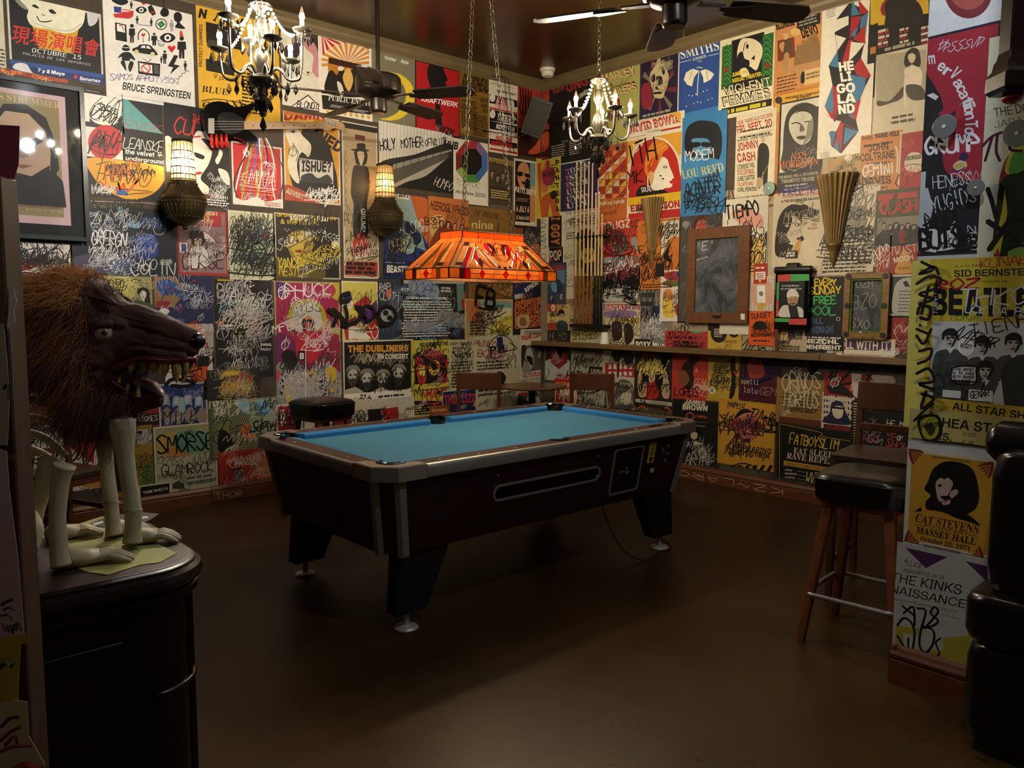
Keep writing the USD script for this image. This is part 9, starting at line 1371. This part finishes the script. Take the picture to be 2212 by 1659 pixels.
# beast mask: one skin, with fur, ears, eyes, teeth
mb = dep(2.0, 180, 760); mk = thing('beast_mask', 'snarling brown furry beast head mask on the skeleton', 'mask', mb); MS = 2.0/FPX
q3 = lambda px, py, dz=0: dep(2.0, px, py)-mb+FW*dz
def hullpair(a, b_):
    pts = []
    for (px, py, dz, r) in (a, b_): v, _ = arr(trimesh.creation.icosphere(2, r)); pts.append(v+q3(px, py, dz))
    v, f = hull(np.vstack(pts)); m_ = solid((v, f)); return m_ if m_.volume() > 0 else solid((v, f[:, ::-1]))
pairs = [((95, 700, 0, .10), (170, 680, 0, .105)), ((170, 680, 0, .105), (245, 688, 0, .055)), ((245, 688, 0, .055), (330, 706, 0, .042)), ((330, 706, 0, .042), (408, 732, 0, .03)), ((245, 735, 0, .07), (330, 740, 0, .047)), ((330, 740, 0, .047), (405, 748, 0, .030)), ((170, 760, 0, .105), (245, 745, 0, .07)), ((95, 715, 0, .10), (170, 750, 0, .105)), ((170, 765, 0, .09), (228, 825, 0, .055)), ((228, 842, 0, .05), (290, 866, 0, .032)), ((290, 866, 0, .030), (338, 866, 0, .018)), ((130, 765, 0, .075), (215, 835, 0, .055)), ((228, 700, -.055, .03), (282, 706, -.04, .02)), ((228, 700, .055, .03), (282, 706, .04, .02)), ((300, 760, -.035, .022), (400, 770, -.02, .014)), ((300, 760, .035, .022), (400, 770, .02, .014))]
M_ = hullpair(*pairs[0])
for a_, b_ in pairs[1:]: M_ = M_+hullpair(a_, b_)
M_ = M_.refine_to_length(.012); vm = M_.to_mesh(); tm = trimesh.Trimesh(vm.vert_properties[:, :3], vm.tri_verts, process=True); trimesh.smoothing.filter_taubin(tm, .5, .53, 14)
v_ = np.array(tm.vertices); nrm = np.array(tm.vertex_normals); wr = meshkit.fbm(v_*A3([40, 40, 70]), 3, 4)-.5; v_ = v_+nrm*wr[:, None]*.010; skin_m = look('mask_skin', '5e392c', .75, var=.5, vscale=14, col2='3a2019', bump=.6, bscale=70)
part(mk, 'skin', (v_, np.array(tm.faces)), skin_m, True)
part(mk, 'nose', cat(ball(q3(421, 736), .026, 3, (1, 1, .85)), ball(q3(414, 728), .022, 2)), look('nose_leather', '100c0e', .35), True)
gum, tooth = look('gum', '5a1822', .35), look('old_tooth', 'c0a45c', .4, var=.3, vscale=60)
part(mk, 'upper_gum', tube(catmull([q3(262, 800, -.05), q3(320, 778, -.046), q3(380, 780, -.034), q3(412, 776, -.012), q3(412, 776, .012), q3(380, 780, .034), q3(320, 778, .046), q3(262, 800, .05)], 5), .010, 8), gum, True); part(mk, 'lower_gum', tube(catmull([q3(255, 820, -.042), q3(300, 850, -.032), q3(340, 856, -.012), q3(340, 856, .012), q3(300, 850, .032), q3(255, 820, .042)], 5), .008, 8), gum, True)
part(mk, 'mouth_lining', hull([q3(250, 800, d_) for d_ in (-.04, .04)]+[q3(310, 800, d_) for d_ in (-.034, .034)]+[q3(290, 852, d_) for d_ in (-.034, .034)]+[q3(235, 820, d_) for d_ in (-.04, .04)]), look('mouth_dark', '2a0d12', .5)); part(mk, 'tongue', loft([[q3(px, py+12*math.sin(t)*s_, .026*math.cos(t)*s_) for t in np.linspace(0, 2*PI, 12)[:-1]] for px, py, s_ in ((262, 826, .8), (300, 826, 1.15), (335, 838, 1.1), (350, 850, .7), (354, 856, .2))]), look('tongue', '93707a', .35), True)
for sd_ in (-1, 1):
    for px, py, L_, r in ((302, 788, 22, .009), (324, 785, 20, .009), (344, 785, 23, .0095), (367, 785, 32, .011), (390, 784, 44, .012), (407, 780, 22, .008)): part(mk, 'tooth', tube([q3(px, py-6, sd_*(.046-.00028*(px-300))), q3(px+1, py+L_*.4, sd_*(.047-.00028*(px-300))), q3(px-2, py+L_, sd_*(.044-.00028*(px-300)))], [r, r*.85, .0012], 8), tooth, True)
    for px, py, L_ in ((272, 832, 18), (290, 844, 16), (312, 852, 24)): part(mk, 'tooth', tube([q3(px, py+5, sd_*.036), q3(px+1, py-L_*.4, sd_*.037), q3(px+3, py-L_, sd_*.036)], [.007, .006, .0012], 8), tooth, True)
    ey = part(mk, 'eye', ball(q3(253, 722, sd_*.068), .0205, 3), look('eye_white', 'a8908a', .25), True); e_ = (q3(255, 723, sd_*.066)-q3(253, 722, sd_*.066)); c_ = q3(253, 722, sd_*.068); oo = (FW*sd_*.8+RT*.55+UP*-.05); oo = oo/np.linalg.norm(oo)
    part(ey, 'iris', ball(c_+oo*.0138, .0092, 2), look('iris', '6a4a42', .3), True); part(ey, 'pupil', ball(c_+oo*.0195, .0046, 2), blackp, True)
    part(mk, 'eyelid', tube(catmull([q3(236, 728, sd_*.07), q3(246, 710, sd_*.084), q3(258, 706, sd_*.084), q3(276, 702, sd_*.07)], 5), [.006]+[.010]*14+[.005], 8), skin_m, True)
    part(mk, 'ear', loft([[q3(px+(u*.9-.2*w_)*s_, py+(u*.35+w_*.5)*s_, sd_*(d_+w_*.0004*s_)) for u, w_ in ((math.cos(t)*26, math.sin(t)*16) for t in np.linspace(0, 2*PI, 12)[:-1])] for px, py, s_, d_ in ((196, 640, .7, .055), (216, 636, 1, .068), (240, 642, 1, .07), (262, 656, .7, .06), (272, 664, .2, .054))]), skin_m, 50)
rng = np.random.default_rng(5)
def fur(name, cols, n, sel, length, droop, w=.0011):
    idx = np.nonzero(sel(v_, nrm))[0]; pk_ = rng.choice(idx, n); P_, C_, K_ = [], [], []
    for i in pk_:
        p0 = v_[i]+rng.normal(0, .004, 3); d_ = nrm[i]*.55-RT*rng.uniform(.3, .9)+A3([0, 0, droop])+rng.normal(0, .28, 3); L_ = length*rng.uniform(.5, 1.3)
        s_ = np.linspace(0, 1, 5)[:, None]; P_.append(p0+d_*s_*L_+A3([0, 0, -1])*(s_**2)*L_*.55*(1-.3*rng.random()))
    b_ = UsdGeom.BasisCurves.Define(stage, mk+'/'+name); b_.CreateTypeAttr('linear'); pts = np.vstack(P_); b_.CreatePointsAttr(Vt.Vec3fArray.FromNumpy(pts.astype(np.float32))); b_.CreateCurveVertexCountsAttr(Vt.IntArray.FromNumpy(np.full(n, 5, np.int32)))
    b_.CreateWidthsAttr(Vt.FloatArray.FromNumpy(np.tile(np.linspace(w, w*.25, 5), n).astype(np.float32))); b_.SetWidthsInterpolation('vertex'); UsdShade.MaterialBindingAPI.Apply(b_.GetPrim()).Bind(cols); tag(b_.GetPrim(), kind='stuff')
px_of = lambda v: (v@RT)/MS+180; py_of = lambda v: 760-(v@UP)/MS
ginger = look('ginger_fur', 'c98c4c', .7); darkf = look('dark_fur', '52301a', .7); midf = look('brown_fur', '87552c', .7)
fur('mane', ginger, 6500, lambda v, n_: (px_of(v) < 212) & (py_of(v) < 670), .042, .0, .0016); fur('cheek_fur', midf, 5200, lambda v, n_: (px_of(v) < 226) & (py_of(v) > 665), .05, -.4, .0014); fur('chin_fur', darkf, 3000, lambda v, n_: (px_of(v) < 300) & (px_of(v) > 170) & (py_of(v) > 830), .06, -.7, .0013); fur('brow_fur', darkf, 900, lambda v, n_: (px_of(v) > 190) & (px_of(v) < 262) & (py_of(v) < 690), .03, .1)
# post with pinned papers at the left edge
pp_ = dep(1.42, 30, 900); po = thing('wooden_post', 'narrow dark wooden post with papers beside it at the left edge', 'wooden post', (pp_[0], pp_[1], 0)); pw_ = look('post_wood', '5a4030', .5, var=.4, grain=(8, 8, 1)); az = YAW-PI/2
part(po, 'post', mv(box(.03, .05, 1.72, (0, 0, .86), .003), rz=az), pw_); part(po, 'post_edge', mv(box(.010, .056, 1.72, (-.02, 0, .86), .002), rz=az), look('post_edge', '2a2018', .5)); part(po, 'post_foot', mv(box(.12, .16, .03, (0, 0, .015), .004), rz=az), pw_)
def hung(label, pts, D, col, cat_='paper', ink=(), curl=.01):
    p_ = A3([dep(D, *q_) for q_ in pts]); c = p_.mean(0); n = len(p_); w_ = FW*.0012; v = np.vstack([p_-c, p_-c+w_]); f = [(0, i, i+1) for i in range(1, n-1)]+[(n, n+i+1, n+i) for i in range(1, n-1)]
    for i in range(n): j = (i+1) % n; f += [(i, n+i, n+j), (i, n+j, j)]
    t = thing('pinned_paper', label, cat_, c); part(t, 'sheet', (v, A3(f)), look('paper_%d' % len(used), col, .6, var=.15, vscale=20))
    for ic, iw, st in ink:
        cu = catmull(A3([dep(D-.002, *q_) for q_ in st]), 4)-c; part(t, 'ink_line', tube(cu, iw, 4), look('ink_%d' % len(used), ic, .6))
    return t
hung('magenta card standing at the left edge in front of the portrait', [(-30, 268), (42, 272), (40, 352), (24, 410), (-30, 402)], 1.40, '7a2648')
hung('crumpled white tissue tied to the post at the left edge', [(-20, 628), (10, 622), (30, 626), (36, 650), (30, 672), (33, 696), (16, 712), (-20, 704)], 1.38, 'b9b6b8')
hung('pale handwritten paper at the left edge above the yellow one', [(-30, 960), (14, 975), (20, 1060), (38, 1200), (52, 1372), (-30, 1384)], 1.36, 'a08a90', ink=[('8a3040', .0012, s_) for s_ in ([(4, 1345), (10, 1362), (16, 1350), (18, 1366)], [(22, 1350), (26, 1368), (30, 1348)], [(34, 1362), (36, 1344), (44, 1360)], [(0, 1330), (16, 1328), (24, 1336)], [(6, 1318), (18, 1312), (30, 1318)])]+[('26242c', .0022, [(2, 1306), (12, 1300), (26, 1294)])])
hung('pale pinkish paper scrap with a green edge at the left border', [(-30, 690), (8, 700), (16, 790), (20, 870), (16, 962), (-30, 960)], 1.37, '8a8478', ink=[('2f4a34', .002, [(6, 840), (16, 830), (18, 862)])])
hung('yellow painted paper strip low at the left edge', [(-30, 1384), (64, 1366), (60, 1388), (44, 1392), (38, 1512), (-30, 1526)], 1.355, '9a8420', ink=[('5a5a3a', .006, [(-4, 1440), (14, 1428), (24, 1436)])])
hung('cream paper with dark brush strokes at the bottom left corner', [(-30, 1526), (36, 1512), (58, 1516), (62, 1590), (96, 1650), (98, 1720), (-30, 1720)], 1.35, 'a59a78', ink=[('1f1a2a', .0024, s_) for s_ in ([(2, 1570), (20, 1552), (40, 1548)], [(0, 1600), (22, 1580), (44, 1570)], [(10, 1610), (30, 1590), (36, 1606)], [(-4, 1624), (30, 1612), (66, 1610)])]+[('7a1a14', .006, [(30, 1662), (60, 1652), (90, 1660)])])
